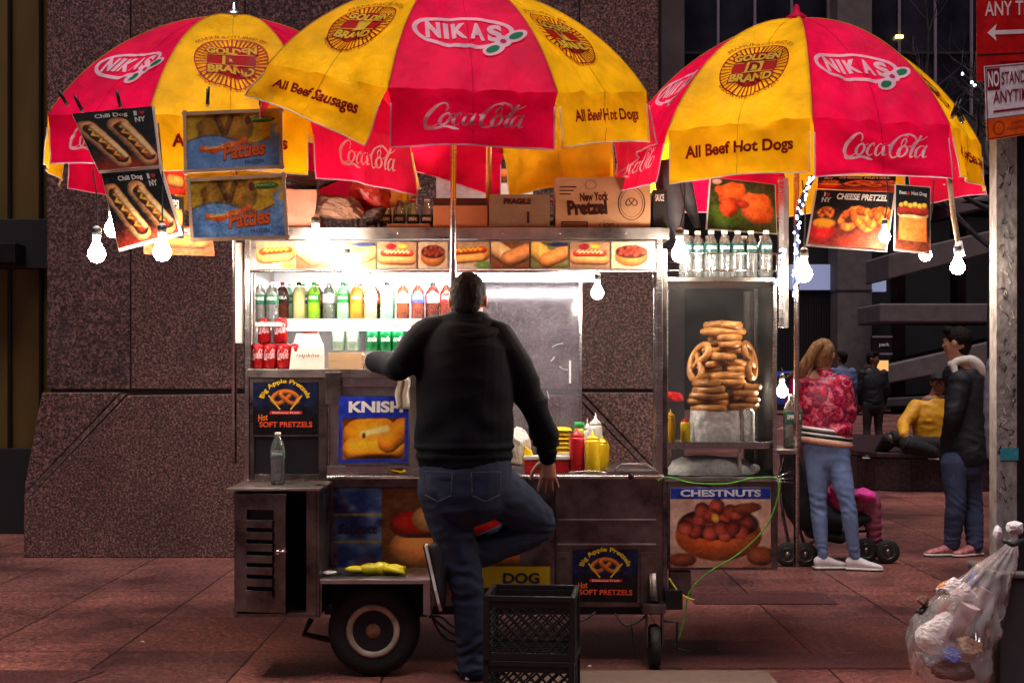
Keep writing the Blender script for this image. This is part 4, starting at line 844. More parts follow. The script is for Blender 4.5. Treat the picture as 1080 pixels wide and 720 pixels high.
for k in range(7): mb.ball((PX(702), FY, PZ(520 + k * 17)), .004, .003, .004, M_BLACK, 8, 6)
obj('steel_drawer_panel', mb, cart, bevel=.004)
p, v = pic_pretzelsign(); board('pretzel_sign', [(PX(604), FY - .004, PZ(634)), (PX(672), FY - .004, PZ(635)), (PX(673), FY - .004, PZ(585)), (PX(604), FY - .004, PZ(585))], 1, .80, p, v, cart, th=.002)
vv = Vec(); vv.rect(0, 0, .32, .10, (170, 140, 20), 0); vv.text('DOG', .10, .02, .17, .05, (25, 30, 60), .03)
mb = MB(); vv.emit(mb, lambda a, b, h: (PX(508, 6.64) + a, 6.658 - h, PZ(620, 6.64) + b), M_PRINT, h0=.002); obj('dog_sticker', mb, cart)
# gas knob and tray on the counter right
mb = MB(); mb.box(PX(640), PX(694), FY - .02, FY + .35, cz_, cz_ + .018, M_STEEL); mb.tube([(PX(648), FY - .02, cz_ + .02), (PX(655), FY - .03, cz_ + .05), (PX(682), FY - .03, cz_ + .05), (PX(690), FY - .02, cz_ + .02)], .004, M_CHROME, 6); mb.lathe((PX(665), FY - .03, cz_ - .02), [(.012, 0), (.014, .015), (.006, .03)], M_BLACKP, 10); obj('grill_tray', mb, cart, bevel=.002)
# right lower panel with the chestnut picture
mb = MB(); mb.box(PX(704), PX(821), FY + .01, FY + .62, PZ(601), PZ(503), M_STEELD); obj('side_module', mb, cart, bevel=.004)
p, v = pic_chestnuts(); board('chestnut_picture', [(PX(707), FY, PZ(598)), (PX(813), FY, PZ(598)), (PX(813), FY, PZ(514)), (PX(707), FY, PZ(514))], 1, .84, p, v, cart, th=.004)
B('outlet_box', 706, 729, 602, 628, FY + .03, FY + .08, M_STEELD)
# undercarriage
mb = MB(); mb.box(PX(340), PX(702), FY + .06, FY + .11, PZ(650), PZ(640), M_BLACK); mb.box(PX(340), PX(702), BY - .15, BY - .1, PZ(650), PZ(640), M_BLACK); mb.tube([(PX(395, 6.5), 6.5, .24), (PX(395, 6.5), BY - .1, .24)], .02, M_BLACK, 8); mb.box(PX(640), PX(660), FY + .11, BY - .15, PZ(650), PZ(642), M_BLACK); mb.tube([(PX(330), 6.6, PZ(650)), (PX(322), 6.6, PZ(666)), (PX(350), 6.55, PZ(670))], .014, M_BLACK, 8); obj('chassis', mb, cart, bevel=.003)
# fender over the wheel
FZ = PZ(606, 6.42)
mb = MB(); mb.box(PX(335, 6.42), PX(456, 6.42), 6.28, FY + .02, FZ - .02, FZ, M_STEEL); mb.box(PX(335, 6.42), PX(343, 6.42), 6.30, FY + .02, FZ - .16, FZ - .02, M_STEEL); mb.box(PX(448, 6.42), PX(456, 6.42), 6.30, FY + .02, FZ - .16, FZ - .02, M_STEEL); mb.box(PX(343, 6.42), PX(448, 6.42), 6.60, FY + .03, FZ - .22, FZ - .02, M_BLACK); fd = obj('fender', mb, cart, bevel=.003)
# wheel
WC = Vector((PX(395, 6.45), 6.38, .208))
mb = MB(); mb.lathe(WC, [(.118, .005), (.155, .0), (.19, .004), (.205, .03), (.208, .08), (.205, .13), (.19, .156), (.12, .156)], M_TYRE, 48, 'y')
for k in range(40): a = 2 * math.pi * k / 40; mb.box(0, 0, 0, 0, 0, 0, M_TYRE) if False else None
wl = obj('wheel', mb, cart)
mb = MB(); mb.lathe(WC, [(.06, .03), (.086, .022), (.094, .002), (.110, -.004), (.12, .0), (.121, .03)], M_RIM, 40, 'y')
for k in range(5): a = R(72 * k + 20); mb.lathe(WC + Vector((math.cos(a) * .045, -.0, math.sin(a) * .045)), [(.001, .006), (.008, .008), (.009, .03)], M_STEELD, 8, 'y')
obj('rim', mb, wl)
mb = MB(); mb.lathe(WC, [(.001, -.004), (.028, .0), (.04, .012), (.078, .018), (.09, .022)], M_RUST, 24, 'y'); obj('hub', mb, wl)
# front jockey wheel
JW = Vector((PX(690, 6.6), 6.6, .10))
mb = MB(); mb.lathe(JW, [(.03, -.02), (.09, -.024), (.1, -.014), (.1, .014), (.09, .024), (.03, .02)], M_TYRE, 28, 'x'); jw = obj('jockey_wheel', mb, cart)
mb = MB(); mb.box(JW.x - .04, JW.x - .032, 6.56, 6.64, .10, .26, M_STEELD); mb.box(JW.x + .032, JW.x + .04, 6.56, 6.64, .10, .26, M_STEELD); mb.box(JW.x - .06, JW.x + .05, 6.54, 6.68, .26, .30, M_STEELD); mb.tube([(JW.x, 6.6, .3), (JW.x, 6.66, .42)], .025, M_STEELD, 10)
mb.box(JW.x + .05, JW.x + .13, 6.58, 6.66, .27, .36, M_BLACKP); mb.tube([(JW.x + .04, 6.57, .22), (JW.x + .10, 6.55, .22), (JW.x + .10, 6.55, .10), (JW.x + .16, 6.55, .08)], .007, M_BLACKP, 6); obj('wheel_fork', mb, jw, bevel=.002)
def cable(name, pts, r, mat, parent, sub=6, **kw):
    mb = MB(); mb.tube([tuple(q) for q in spline(pts, sub)], r, mat, 7); return obj(name, mb, parent, **kw)
cable('brake_cable', [(PX(600), 6.62, PZ(641)), (PX(612), 6.6, PZ(652)), (PX(628), 6.62, PZ(644))], .005, M_BLACK, cart); cable('gas_hose', [(PX(648), 6.6, PZ(645)), (PX(658), 6.58, PZ(656)), (PX(674), 6.6, PZ(652)), (PX(686), 6.6, PZ(640))], .005, M_BLACK, cart); cable('loose_wire', [(PX(665), 6.6, PZ(654)), (PX(667), 6.6, PZ(675)), (PX(669), 6.6, PZ(692))], .003, M_BLACK, cart)
for k in range(3): cable('hose', [(PX(452, 6.5), 6.5, PZ(640 + k * 5, 6.5)), (PX(465, 6.5), 6.5, PZ(668 - k * 9, 6.5)), (PX(485, 6.5), 6.5, PZ(676 - k * 7, 6.5)), (PX(520, 6.5), 6.55, PZ(664 - k * 9, 6.5))], .006, M_BLACK, cart)
# side cabinet with louvred door
CX0, CX1, CF, CB, CT, CBt = PX(247, 6.27), PX(337, 6.27), 6.27, 6.66, .848, PZ(651, 6.27)
mb = MB(); T = .014
mb.box(CX0, CX0 + T, CF, CB, CBt, CT, M_STEELD); mb.box(CX1 - T, CX1, CF, CB, CBt, CT, M_STEELD); mb.box(CX0 + T, CX1 - T, CF, CB, CBt, CBt + .02, M_STEELD); mb.box(CX0 + T, CX1 - T, CB - T, CB, CBt + .02, CT, M_DARK); mb.box(CX1 - .06, CX1 - T, CF, CF + .02, CBt + .02, CT, M_STEELD)
mb.box(CX0 - .03, CX1 + .01, CF - .03, CB, CT, CT + .012, M_STEEL); cb = obj('side_cabinet', mb, cart, bevel=.003)
ang = R(12); dw_ = .235; dz0, dz1 = CBt + .03, CT - .012; ox, oy = CX0 + .006, CF - .012
def DP(u, y, z): return Vector((ox + u * math.cos(ang) + y * math.sin(ang), oy - u * math.sin(ang) + y * math.cos(ang), z))
def dbox(mb, u0, u1, y0, y1, za, zb, mat, tilt=0):
    v = [DP(u, y, z + (tilt if y == y0 else 0)) for z in (za, zb) for (u, y) in ((u0, y0), (u1, y0), (u1, y1), (u0, y1))]
    mb.add(v, [(0, 3, 2, 1), (4, 5, 6, 7), (0, 1, 5, 4), (1, 2, 6, 5), (2, 3, 7, 6), (3, 0, 4, 7)], mat)
mb = MB(); la, lb = dz0 + .09, dz1 - .07
dbox(mb, 0, .055, 0, .015, dz0, dz1, M_STEELD); dbox(mb, dw_ - .055, dw_, 0, .015, dz0, dz1, M_STEELD); dbox(mb, .055, dw_ - .055, 0, .015, dz0, la, M_STEELD); dbox(mb, .055, dw_ - .055, 0, .015, lb, dz1, M_STEELD); dbox(mb, .05, dw_ - .05, .02, .024, la, lb, M_DARK)
nl = 7
for k in range(nl): z = la + (lb - la) * k / nl; dbox(mb, .055, dw_ - .055, -.014, .012, z, z + .007, M_STEELD, -.0); dbox(mb, .055, dw_ - .055, -.018, -.012, z - .026, z + .007, M_STEELD)
dr = obj('louvred_door', mb, cb, bevel=.0015)
mb = MB(); mb.tube([DP(dw_ - .03, -.02, .5 * (la + lb)), DP(dw_ + .012, -.022, .5 * (la + lb) + .004)], .006, M_CHROME, 8); mb.lathe(DP(dw_ - .025, -.025, .5 * (la + lb) - .01), [(.010, 0), (.012, .01), (.008, .02)], M_CHROME, 10); obj('door_handle', mb, dr)

# ------------------------------------------------------------------ glass pretzel case (part of the cart)
KX0, KX1, KF, KB = PX(701), PX(820), FY + .01, FY + .55; kz0, kz1 = PZ(503), PZ(297)
mb = MB()
for (x, y) in ((KX0, KF), (KX1 - .018, KF), (KX0, KB - .018), (KX1 - .018, KB - .018)): mb.box(x, x + .018, y, y + .018, kz0, kz1, M_CHROME)
mb.box(KX0, KX1, KF - .004, KB, kz1, kz1 + .02, M_STEEL); mb.box(KX0, KX1, KF - .01, KB, kz0 - .02, kz0, M_STEEL); kc = obj('pretzel_case', mb, cart, bevel=.002)
for nm, a in (('front_pane', (KX0 + .018, KX1 - .018, KF + .006, KF + .009)), ('back_pane', (KX0 + .018, KX1 - .018, KB - .012, KB - .009))):
    mb = MB(); mb.box(a[0], a[1], a[2], a[3], kz0, kz1, M_GLASS); obj('glass_pane', mb, kc)
mb = MB(); mb.box(KX1 - .010, KX1 - .007, KF + .018, KB - .018, kz0, kz1, M_GLASS); obj('glass_pane', mb, kc)
ksz = PZ(469); mb = MB(); mb.box(KX0 + .01, KX1 - .03, KF + .03, KB - .03, ksz - .012, ksz, M_STEEL); mb.box(KX0 + .01, KX1 - .03, KF + .025, KF + .03, ksz - .02, ksz + .012, M_CHROME); obj('case_shelf', mb, kc, bevel=.002)
# rack rails holding bottles on the case roof
mb = MB(); r0 = PZ(240)
for (x, y) in ((KX0, KF), (KX1, KF), (KX0, KB), (KX1, KB)): mb.tube([(x, y, kz1), (x, y, r0 - .12)], .005, M_CHROME, 6)
for z in (r0 - .12, r0 - .2): mb.tube([(KX0, KF, z), (KX1, KF, z), (KX1, KB, z), (KX0, KB, z)], .004, M_CHROME, 6, closed=True)
obj('bottle_rack', mb, cart)
# tall twin posts and a little side shelf
mb = MB(); mb.box(PX(822), PX(828), FY + .02, FY + .05, PZ(345), PZ(186), M_CHROME); mb.box(PX(829), PX(834), FY + .05, FY + .08, PZ(345), PZ(186), M_STEEL); obj('tall_post', mb, cart, bevel=.002)
mb = MB(); mb.box(PX(821), PX(846), FY + .1, FY + .5, PZ(480), PZ(475), M_STEEL); obj('side_shelf', mb, cart, bevel=.002)
mb = MB(); mb.box(PX(806), PX(822), FY + .56, FY + .6, PZ(600), PZ(300), M_STEELD); obj('rear_post', mb, cart, bevel=.002)
# green cable
M_GREEN = simple('green_cable', (.07, .34, .03), .4, var=.1); M_YELW = simple('yellow_cable', (.6, .55, .05), .4, var=.1)
cable('green_cable', [(PX(694, 6.6), 6.60, PZ(507, 6.6)), (PX(704, 6.6), 6.60, PZ(503, 6.6)), (PX(730, 6.6), 6.60, PZ(509, 6.6)), (PX(765, 6.6), 6.60, PZ(510, 6.6)), (PX(795, 6.6), 6.60, PZ(504, 6.6)), (PX(820, 6.6), 6.6, PZ(505, 6.6)), (PX(820, 6.6), 6.6, PZ(525, 6.6)), (PX(808, 6.6), 6.6, PZ(555, 6.6)), (PX(780, 6.6), 6.6, PZ(583, 6.6)), (PX(745, 6.6), 6.6, PZ(605, 6.6)), (PX(727, 6.6), 6.6, PZ(625, 6.6)), (PX(722, 6.6), 6.6, PZ(650, 6.6)), (PX(716, 6.6), 6.6, PZ(672, 6.6)), (PX(712, 6.6), 6.6, PZ(680, 6.6))], .0036, M_GREEN, None, label='bright green cable looping round the chestnut picture down to the jockey wheel', cat='cable')
cable('yellow_cable', [(PX(706, 6.6), 6.61, PZ(610, 6.6)), (PX(714, 6.6), 6.61, PZ(622, 6.6)), (PX(724, 6.6), 6.6, PZ(630, 6.6)), (PX(732, 6.6), 6.6, PZ(632, 6.6))], .0045, M_YELW, None, label='short yellow cable below the chestnut picture', cat='cable')
for k, (dx, dy) in enumerate(((22, -9), (25, -2), (24, 3))): cable('wire_end', [(PX(812, 6.6), 6.6, PZ(506, 6.6)), (PX(812 + dx, 6.6), 6.6, PZ(506 + dy, 6.6))], .002, M_CHROME, cart, sub=1)
# striped led strings on the tall post
def ledstring(pts, label):
    root = thing('led_string', pts[0], label, 'light string', 'blue white light strings on the tall post'); q = spline(pts, 9)
    mb = MB(); mb.tube([tuple(a) for a in q], .012, simple('dark_blue_tube', (.01, .015, .05), .2), 8); obj('cord', mb, root)
    mb = MB(); rs = random.Random(len(pts))
    for i, a in enumerate(q): a = Vector(a); mb.ball(a + Vector((rs.uniform(-.014, .014), -.012, rs.uniform(-.006, .006))), .0055, .004, .0065, M_LED, 8, 6)
    obj('led_beads', mb, root)
ledstring([W(858, 186, 6.55), W(848, 205, 6.55), W(841, 232, 6.56), W(840, 262, 6.57), W(839, 290, 6.58), W(837, 312, 6.6)], 'blue white LED string hanging from the right umbrella beside the tall post')
ledstring([W(826, 262, 6.64), W(823, 275, 6.64), W(822, 290, 6.64), W(820, 300, 6.64)], 'short blue white LED string at the top right corner of the pretzel case')
# ------------------------------------------------------------------ goods
def plast(name, c, rough=.3, **k): return simple(name, c, rough, var=.08, **k)
M_RED = plast('red_plastic', (.55, .012, .02)); M_YELP = plast('yellow_plastic', (.85, .58, .01)); M_WHP = plast('white_plastic', (.8, .78, .74)); M_GRN = plast('green_plastic', (.02, .35, .06)); M_BLUP = plast('blue_plastic', (.02, .05, .3))
M_CAN_R = plast('red_can', (.5, .012, .018), .25, metal=.4); M_CAN_G = plast('green_can', (.01, .28, .07), .25, metal=.4); M_ALU = plast('can_metal', (.7, .7, .72), .25, metal=1)
liq = {}
def liquid(c, g=.3):
    if c not in liq: liq[c] = clear('drink_%d' % len(liq), tuple(.55 + .45 * x for x in c), .4, .55, c)
    return liq[c]
def bottle(loc, label, cat='bottle', h=.235, r=.031, body=None, lab=(20, 60, 50), capm=None, group=None, txt=None, lablo=.45, labhi=.68):
    c = Vector(loc); root = thing('drink_bottle', c, label, cat, group); m = body or M_PET
    mb = MB(); mb.lathe(c, [(r * .8, 0), (r, .008), (r * .96, h * .2), (r, h * .25), (r * .93, h * .32), (r, h * .38), (r, h * .7), (r * .8, h * .8), (r * .42, h * .9), (r * .38, h * .94)], m, 16); obj('bottle_body', mb, root)
    mb = MB(); mb.lathe(c, [(r * .44, h * .93), (r * .46, h), (r * .3, h * 1.004), (0.0001, h * 1.004)], capm or M_WHP, 12); obj('cap', mb, root)
    if lab is not None:
        mb = MB(); mb.lathe(c, [(r * 1.015, h * lablo), (r * 1.03, h * (lablo + .01)), (r * 1.03, h * labhi), (r * 1.015, h * (labhi + .01))], M_LABEL, 16, col=lin(lab))
        v = Vec(); v.text(txt or 'SPRING', -.8, .3, 1.6, .4, (235, 235, 235), .03, .15); v.emit(mb, lambda a, b, hh: c + Vector((math.sin(a) * r * 1.05, -math.cos(a) * r * 1.05, h * (lablo + .03) + b * h * (labhi - lablo) * .9)), M_LABEL, dh=0)
        obj('bottle_label', mb, root)
    return root
zs = z1   # drink shelf top
sb = 6.86
row = [(298, 'cola', (.10, .02, .01), (25, 18, 16), M_RED, 'dark cola bottle with a red cap, leftmost dark bottle on the drink shelf'),
       (315, 'lemon', (.80, .78, .35), None, M_BLACKP, 'pale lemonade bottle with a black cap beside the cola on the drink shelf'),
       (331, 'lime', (.35, .75, .05), (60, 150, 20), M_GRN, 'bright lime green bottle on the drink shelf'),
       (347, 'water', None, (200, 205, 215), M_WHP, 'clear bottle with a white cap between the two green bottles on the drink shelf'),
       (362, 'soda', (.45, .85, .60), (30, 140, 60), M_GRN, 'mint green bottle with a green cap on the drink shelf'),
       (376, 'orange', (.85, .40, .05), (225, 130, 40), M_WHP, 'orange drink bottle on the drink shelf'),
       (391, 'ginger', (.85, .75, .45), (220, 215, 205), M_WHP, 'pale ginger drink bottle under the bright tube'),
       (408, 'clear', (.45, .85, .60), (120, 200, 140), M_BLACKP, 'pale green bottle with a black cap under the bright tube'),
       (425, 'tea', (.28, .07, .03), (215, 205, 205), M_WHP, 'brown tea bottle with a white label, left of the blue labelled one'),
       (441, 'blue', (.22, .05, .03), (60, 70, 170), M_WHP, 'brown drink bottle with a blue label on the shelf by the vendor'),
       (457, 'root', (.12, .03, .02), (220, 215, 210), M_BLACKP, 'dark root beer bottle with a white label next to the vendor'),
       (471, 'red', (.16, .02, .02), (190, 30, 30), M_WHP, 'dark bottle with a red label closest to the vendor on the shelf')]
for (px, t, c, lab, cm, label) in row:
    bottle((PX(px, sb), sb, zs), label, body=liquid(c) if c else None, lab=lab, capm=cm, h=.178, r=.0308, group='soft drink bottles on the lit shelf', txt={'cola': 'COLA', 'blue': 'DRINK'}.get(t, 'SODA'))
for k in range(12):
    px = 305 + k * 15; cc = [(.45, .85, .6), (.8, .75, .4), (.15, .03, .02), (.35, .7, .1)][k % 4]
    bottle((PX(px, 7.04), 7.04, zs), '%s bottle in the back row of the drink shelf' % ('first second third fourth fifth sixth seventh eighth ninth tenth eleventh twelfth'.split()[k]), body=liquid(cc), lab=[(40, 140, 70), (210, 200, 190), (190, 40, 40), (60, 70, 170)][(k * 3) % 4], capm=[M_WHP, M_GRN, M_RED][k % 3], h=.185, r=.030, group='soft drink bottles on the lit shelf', txt='SODA')
for px, lb in ((274, 'tall clear water bottle at the left end of the drink shelf, green label'), (287, 'tall clear water bottle second from the left end of the drink shelf')):
    bottle((PX(px, 6.72), 6.72, PZ(340, 6.72)), lb, h=.19, r=.031, lab=(40, 100, 80), group='soft drink bottles on the lit shelf')
mb = MB(); mb.box(SX0 + .012, PX(296), 6.68, 6.758, PZ(340, 6.72) - .02, PZ(340, 6.72), M_SHELF); obj('shelf_step', mb, cart)
def can(loc, label, mat, txt, group):
    c = Vector(loc); root = thing('drink_can', c, label, 'can', group); r, h = .032, .118
    mb = MB(); mb.lathe(c, [(r * .8, 0), (r, .008), (r, h - .012), (r * .84, h)], mat, 18)
    v = Vec()
    if mat is M_CAN_R: v.put(LS, -.9, .38, .5, .45)
    else: v.text(txt, -.75, .35, 1.5, .28, (235, 240, 235), .04, .2)
    v.emit(mb, lambda a, b, hh: c + Vector((math.sin(a) * r * 1.012, -math.cos(a) * r * 1.012, .01 + b * h * .85)), M_LABEL, dh=0); obj('can_body', mb, root)
    mb = MB(); mb.lathe(c, [(r * .84, h), (r * .8, h + .002), (r * .76, h - .003), (.0001, h - .003)], M_ALU, 16); obj('can_lid', mb, root)
zc = PZ(389)
for px, Y, n in ((279, 6.72, 'left'), (296, 6.72, 'right')): can((PX(px, Y), Y, zc + .0 + .121), '%s red cola can of the upper pair, standing on the lower row of cans' % n, M_CAN_R, '', 'red cola cans on the lower shelf')
for k, px in enumerate((272, 285, 299, 313)): can((PX(px, 6.71), 6.71, zc), '%s red cola can of the bottom row on the lower shelf' % ('leftmost', 'second', 'third', 'rightmost')[k], M_CAN_R, '', 'red cola cans on the lower shelf')
for k, px in enumerate((357, 372, 393, 407, 420)): can((PX(px, 6.95), 6.95, PZ(370, 6.95)), '%s green soda can in the row behind the paper bags' % ('leftmost', 'second', 'middle', 'fourth', 'rightmost')[k], M_CAN_G if k > 1 else plast('green_white_can', (.45, .6, .45), .25, metal=.4), 'soda', 'green soda cans on the lower shelf')
mb = MB(); mb.box(PX(348, 6.95), PX(430, 6.95), 6.90, 7.1, zc, PZ(370, 6.95), M_SHELF); obj('can_riser', mb, cart)
# crumpled paper helper
def crumple(name, c, rx, ry, rz, mat, seed, label=None, cat=None, amp=.35, group=None, col=None, parent=None, sc=2.2, flat=0.0, seg=30):
    mb = MB(); mb.ball((0, 0, 0), 1, 1, 1, mat, 44, 30, col=col); c = Vector(c); V = []; rp = np.random.RandomState(int(seed * 7) + 1); nn = rp.randn(46, 3); nn /= np.linalg.norm(nn, axis=1)[:, None]; dd_ = 1 - rp.rand(46) * min(.75, amp * .9)
    if amp > .25: mb.fs = [False] * len(mb.fs)
    for v in mb.v:
        q = Vector(v); dt = nn @ np.array(v); k = float(np.min(np.where(dt > .25, dd_ / np.maximum(dt, .25), 3.0))); k = min(k, 1.25) * (1 + amp * .22 * mnoise.noise(q * sc * 1.6 + Vector((seed * 3.1, 0, 0))) + amp * .10 * mnoise.noise(q * 9 + Vector((seed, 2, 0))))
        z = q.z * rz * k; z = max(z, -rz * (1 - flat)); V.append(tuple(c + Vector((q.x * rx * k, q.y * ry * k, z))))
    mb.v = V; return obj(name, mb, parent, label=label, cat=cat, group=group)
M_WPAP = simple('white_paper', (.78, .72, .66), .8, var=.08); M_KRAFT = simple('tan_paper', (.62, .42, .24), .8, var=.12, nscale=9)
mb = MB(); c = W(324, 390, 6.68)
mb.add([*(c + Vector(q) for q in [(-.085, -.01, 0), (.085, -.01, 0), (.075, .07, 0), (-.075, .07, 0), (-.075, .0, .10), (.08, .0, .11), (.07, .06, .10), (-.065, .06, .10), (-.055, .02, .17), (.05, .02, .175), (.045, .045, .17), (-.05, .045, .17)])],
       [(0, 1, 5, 4), (1, 2, 6, 5), (2, 3, 7, 6), (3, 0, 4, 7), (4, 5, 9, 8), (5, 6, 10, 9), (6, 7, 11, 10), (7, 4, 8, 11)], M_WPAP)
v = Vec(); v.text('napkins', 0, 0, .11, .025, (120, 95, 90), .02, .3); v.emit(mb, lambda a, b, h: c + Vector((-.05 + a, -.0135, .055 + b)), M_LABEL); mb.box(c.x - .03, c.x + .05, c.y + .01, c.y + .05, c.z + .176, c.z + .186, M_RED)
obj('napkin_bag', mb, label='white paper bag with a red top between the cola cans and tan napkins', cat='paper bag', bevel=.006)
for k in range(2):
    mb = MB(); n = 8; zb2 = PZ(390) + k * .042
    for i in range(n): o_ = random.uniform(-.004, .004); mb.box(PX(346) + o_, PX(382) + o_, 6.66, 6.80, zb2 + i * .005, zb2 + i * .005 + .0042, M_KRAFT)
    obj('napkin_stack', mb, label='%s stack of tan paper napkins on the lower shelf' % ('lower', 'upper')[k], cat='napkins', group='tan napkin stacks', bevel=.001)
mb = MB(); mb.tube([(PX(386), FY + .05, PZ(380)), (PX(432), FY + .05, PZ(379))], .036, plast('grey_roll', (.11, .10, .12), .5), 20); obj('grey_roll', mb, label='grey cylinder of wrap lying on the shelf by the vendor elbow', cat='roll')
# hanging cloth near elbow
M_TOWEL = simple('cream_cloth', (.6, .54, .46), .9, var=.1)
mb = MB(); mb.grid(8, 10, lambda a, b: Vector((PX(419) + a * .055 + .004 * math.sin(b * 9), FY - .05 + .006 * math.sin(a * 12 + b * 3), PZ(398) - b * .145)), M_TOWEL); o = obj('hanging_towel', mb, label='cream towel hanging under the vendor elbow', cat='towel'); md = o.modifiers.new('s', 'SOLIDIFY'); md.thickness = .006
# counter sauces
ctz = PZ(500) + .001
def squeeze(px, Y, label, mat, h=.20, r=.038, z=None, tip=None):
    z = ctz if z is None else z; c = Vector((PX(px, Y), Y, z)); root = thing('squeeze_bottle', c, label, 'sauce bottle', 'sauce bottles')
    mb = MB(); mb.lathe(c, [(r * .95, 0), (r, .006), (r, h * .72), (r * .92, h * .77), (r * .8, h * .79)], mat, 22); obj('bottle_body', mb, root)
    mb = MB(); mb.lathe(c, [(r * .84, h * .785), (r * .84, h * .83), (r * .45, h * .88), (r * .16, h * .92), (r * .08, h)], tip or mat, 18); obj('nozzle', mb, root); return root
squeeze(608.5, 6.74, 'red ketchup squeeze bottle on the counter', M_RED, .215, .036); squeeze(625, 6.72, 'yellow mustard squeeze bottle in front of the white one', M_YELP, .20, .036)
squeeze(628, 6.86, 'tall white squeeze bottle behind the mustard', M_WHP, .28, .034); squeeze(635.5, 6.84, 'yellow squeeze bottle standing to the right, behind the first mustard', M_YELP, .17, .032); squeeze(619.5, 6.90, 'shorter white squeeze bottle at the back left of the mustard', M_WHP, .25, .026)
c = Vector((PX(611, 6.9), 6.9, ctz)); root = thing('relish_jar', c, 'jar with a green lid and yellow label behind the ketchup', 'jar')
mb = MB(); mb.lathe(c, [(.026, 0), (.028, .01), (.028, .19), (.022, .205)], plast('relish', (.45, .5, .05)), 16); obj('jar_body', mb, root); mb = MB(); mb.lathe(c, [(.024, .206), (.025, .235), (.001, .236)], M_GRN, 14); obj('lid', mb, root)
for k in range(6):
    mb = MB(); x = PX(591, 6.9); z = ctz + .09 + k * .021; mb.grid(10, 6, lambda a, b: Vector((x - .055 + a * .11 + .003 * math.sin(k * 3), 6.85 + b * .09, z + .018 * (math.sin(math.pi * a) ** .3) * (math.sin(math.pi * b) ** .3) if 0 < a < 1 and 0 < b < 1 else z)), M_YELP); mb.grid(1, 1, lambda a, b: Vector((x - .055 + a * .11, 6.85 + b * .09, z - .001)), M_YELP)
    obj('folded_cloth', mb, label='folded yellow cloth, number %s from the bottom of the stack right of the vendor' % ('one', 'two', 'three', 'four', 'five', 'six')[k], cat='cloth', group='stack of folded yellow cloths')
mb = MB(); mb.box(PX(572, 6.85), PX(603, 6.85), 6.82, 6.98, ctz + .065, ctz + .088, M_WHP); mb.box(PX(574, 6.85), PX(602, 6.85), 6.83, 6.97, ctz, ctz + .065, M_BLUP); obj('food_tub', mb, label='dark blue tub with a white rim under the yellow cloths', cat='tub', bevel=.004)
for (px, wpx, lb) in ((565, 24, 'red tub with a white lid beside the vendor hand'), (590, 20, 'red tub with a white lid right of the vendor wrist')):
    root = thing('red_tub', (PX(px, 6.74), 6.74, ctz), lb, 'tub', 'red tubs on the counter'); x0, x1 = PX(px - wpx / 2, 6.74), PX(px + wpx / 2, 6.74)
    mb = MB(); mb.box(x0, x1, 6.72, 6.81, ctz, ctz + .062, M_RED); obj('tub_body', mb, root, bevel=.004); mb = MB(); mb.box(x0 - .004, x1 + .004, 6.716, 6.814, ctz + .062, ctz + .08, M_WHP); obj('tub_lid', mb, root, bevel=.003)
crumple('bread_bag', (PX(546, 6.9), 6.9, ctz + .11), .07, .07, .11, M_WPAP, 4, 'white bag of buns beside the vendor right arm', 'bag', .3); crumple('yellow_rag', (PX(556, 6.88), 6.80, ctz + .07), .03, .03, .06, M_YELP, 2, 'yellow rag beside the bag of buns', 'rag')
cable('tongs', [(PX(600, 6.7), 6.68, ctz + .006), (PX(622, 6.7), 6.67, ctz + .012), (PX(640, 6.7), 6.66, ctz + .006)], .004, M_CHROME, None, label='steel tongs lying on the counter before the ketchup', cat='tongs')
M_GLOVE = plast('yellow_rubber_glove', (.75, .62, .01), .35)
crumple('yellow_glove', (PX(419, 6.66), 6.655, PZ(496, 6.66)), .055, .035, .022, M_GLOVE, 8, 'yellow rubber glove lying on the oven ledge beside the vendor', 'glove', .5)
mb = MB(); fz = FZ + .012
for i, (x, y, r_, l_) in enumerate(((375, 0, .018, .0), (390, 0, .03, 0), (402, .01, .034, 0), (415, 0, .026, 0))): mb.ball((PX(x, 6.42), 6.42 + y, fz + .012), .05, .035, r_, M_GLOVE, 14, 8)
for i in range(4): mb.tube([(PX(405, 6.42), 6.40 + i * .02, fz + .02), (PX(418 + i * 3, 6.42), 6.38 + i * .025, fz + .012), (PX(428 - i * 2, 6.42), 6.37 + i * .03, fz)], [.014, .012, .007], M_GLOVE, 8)
obj('yellow_glove', mb, label='crumpled yellow rubber glove on the fender above the wheel', cat='glove')
crumple('white_rag', (PX(348, 6.4), 6.40, FZ + .012), .055, .04, .013, M_WPAP, 5, 'white rag at the left corner of the fender', 'rag', .6)
bottle((PX(293, 6.45), 6.45, CT + .013), 'clear water bottle standing alone on the side cabinet', h=.235, r=.032, lab=(90, 120, 110), group=None, lablo=.5, labhi=.64)
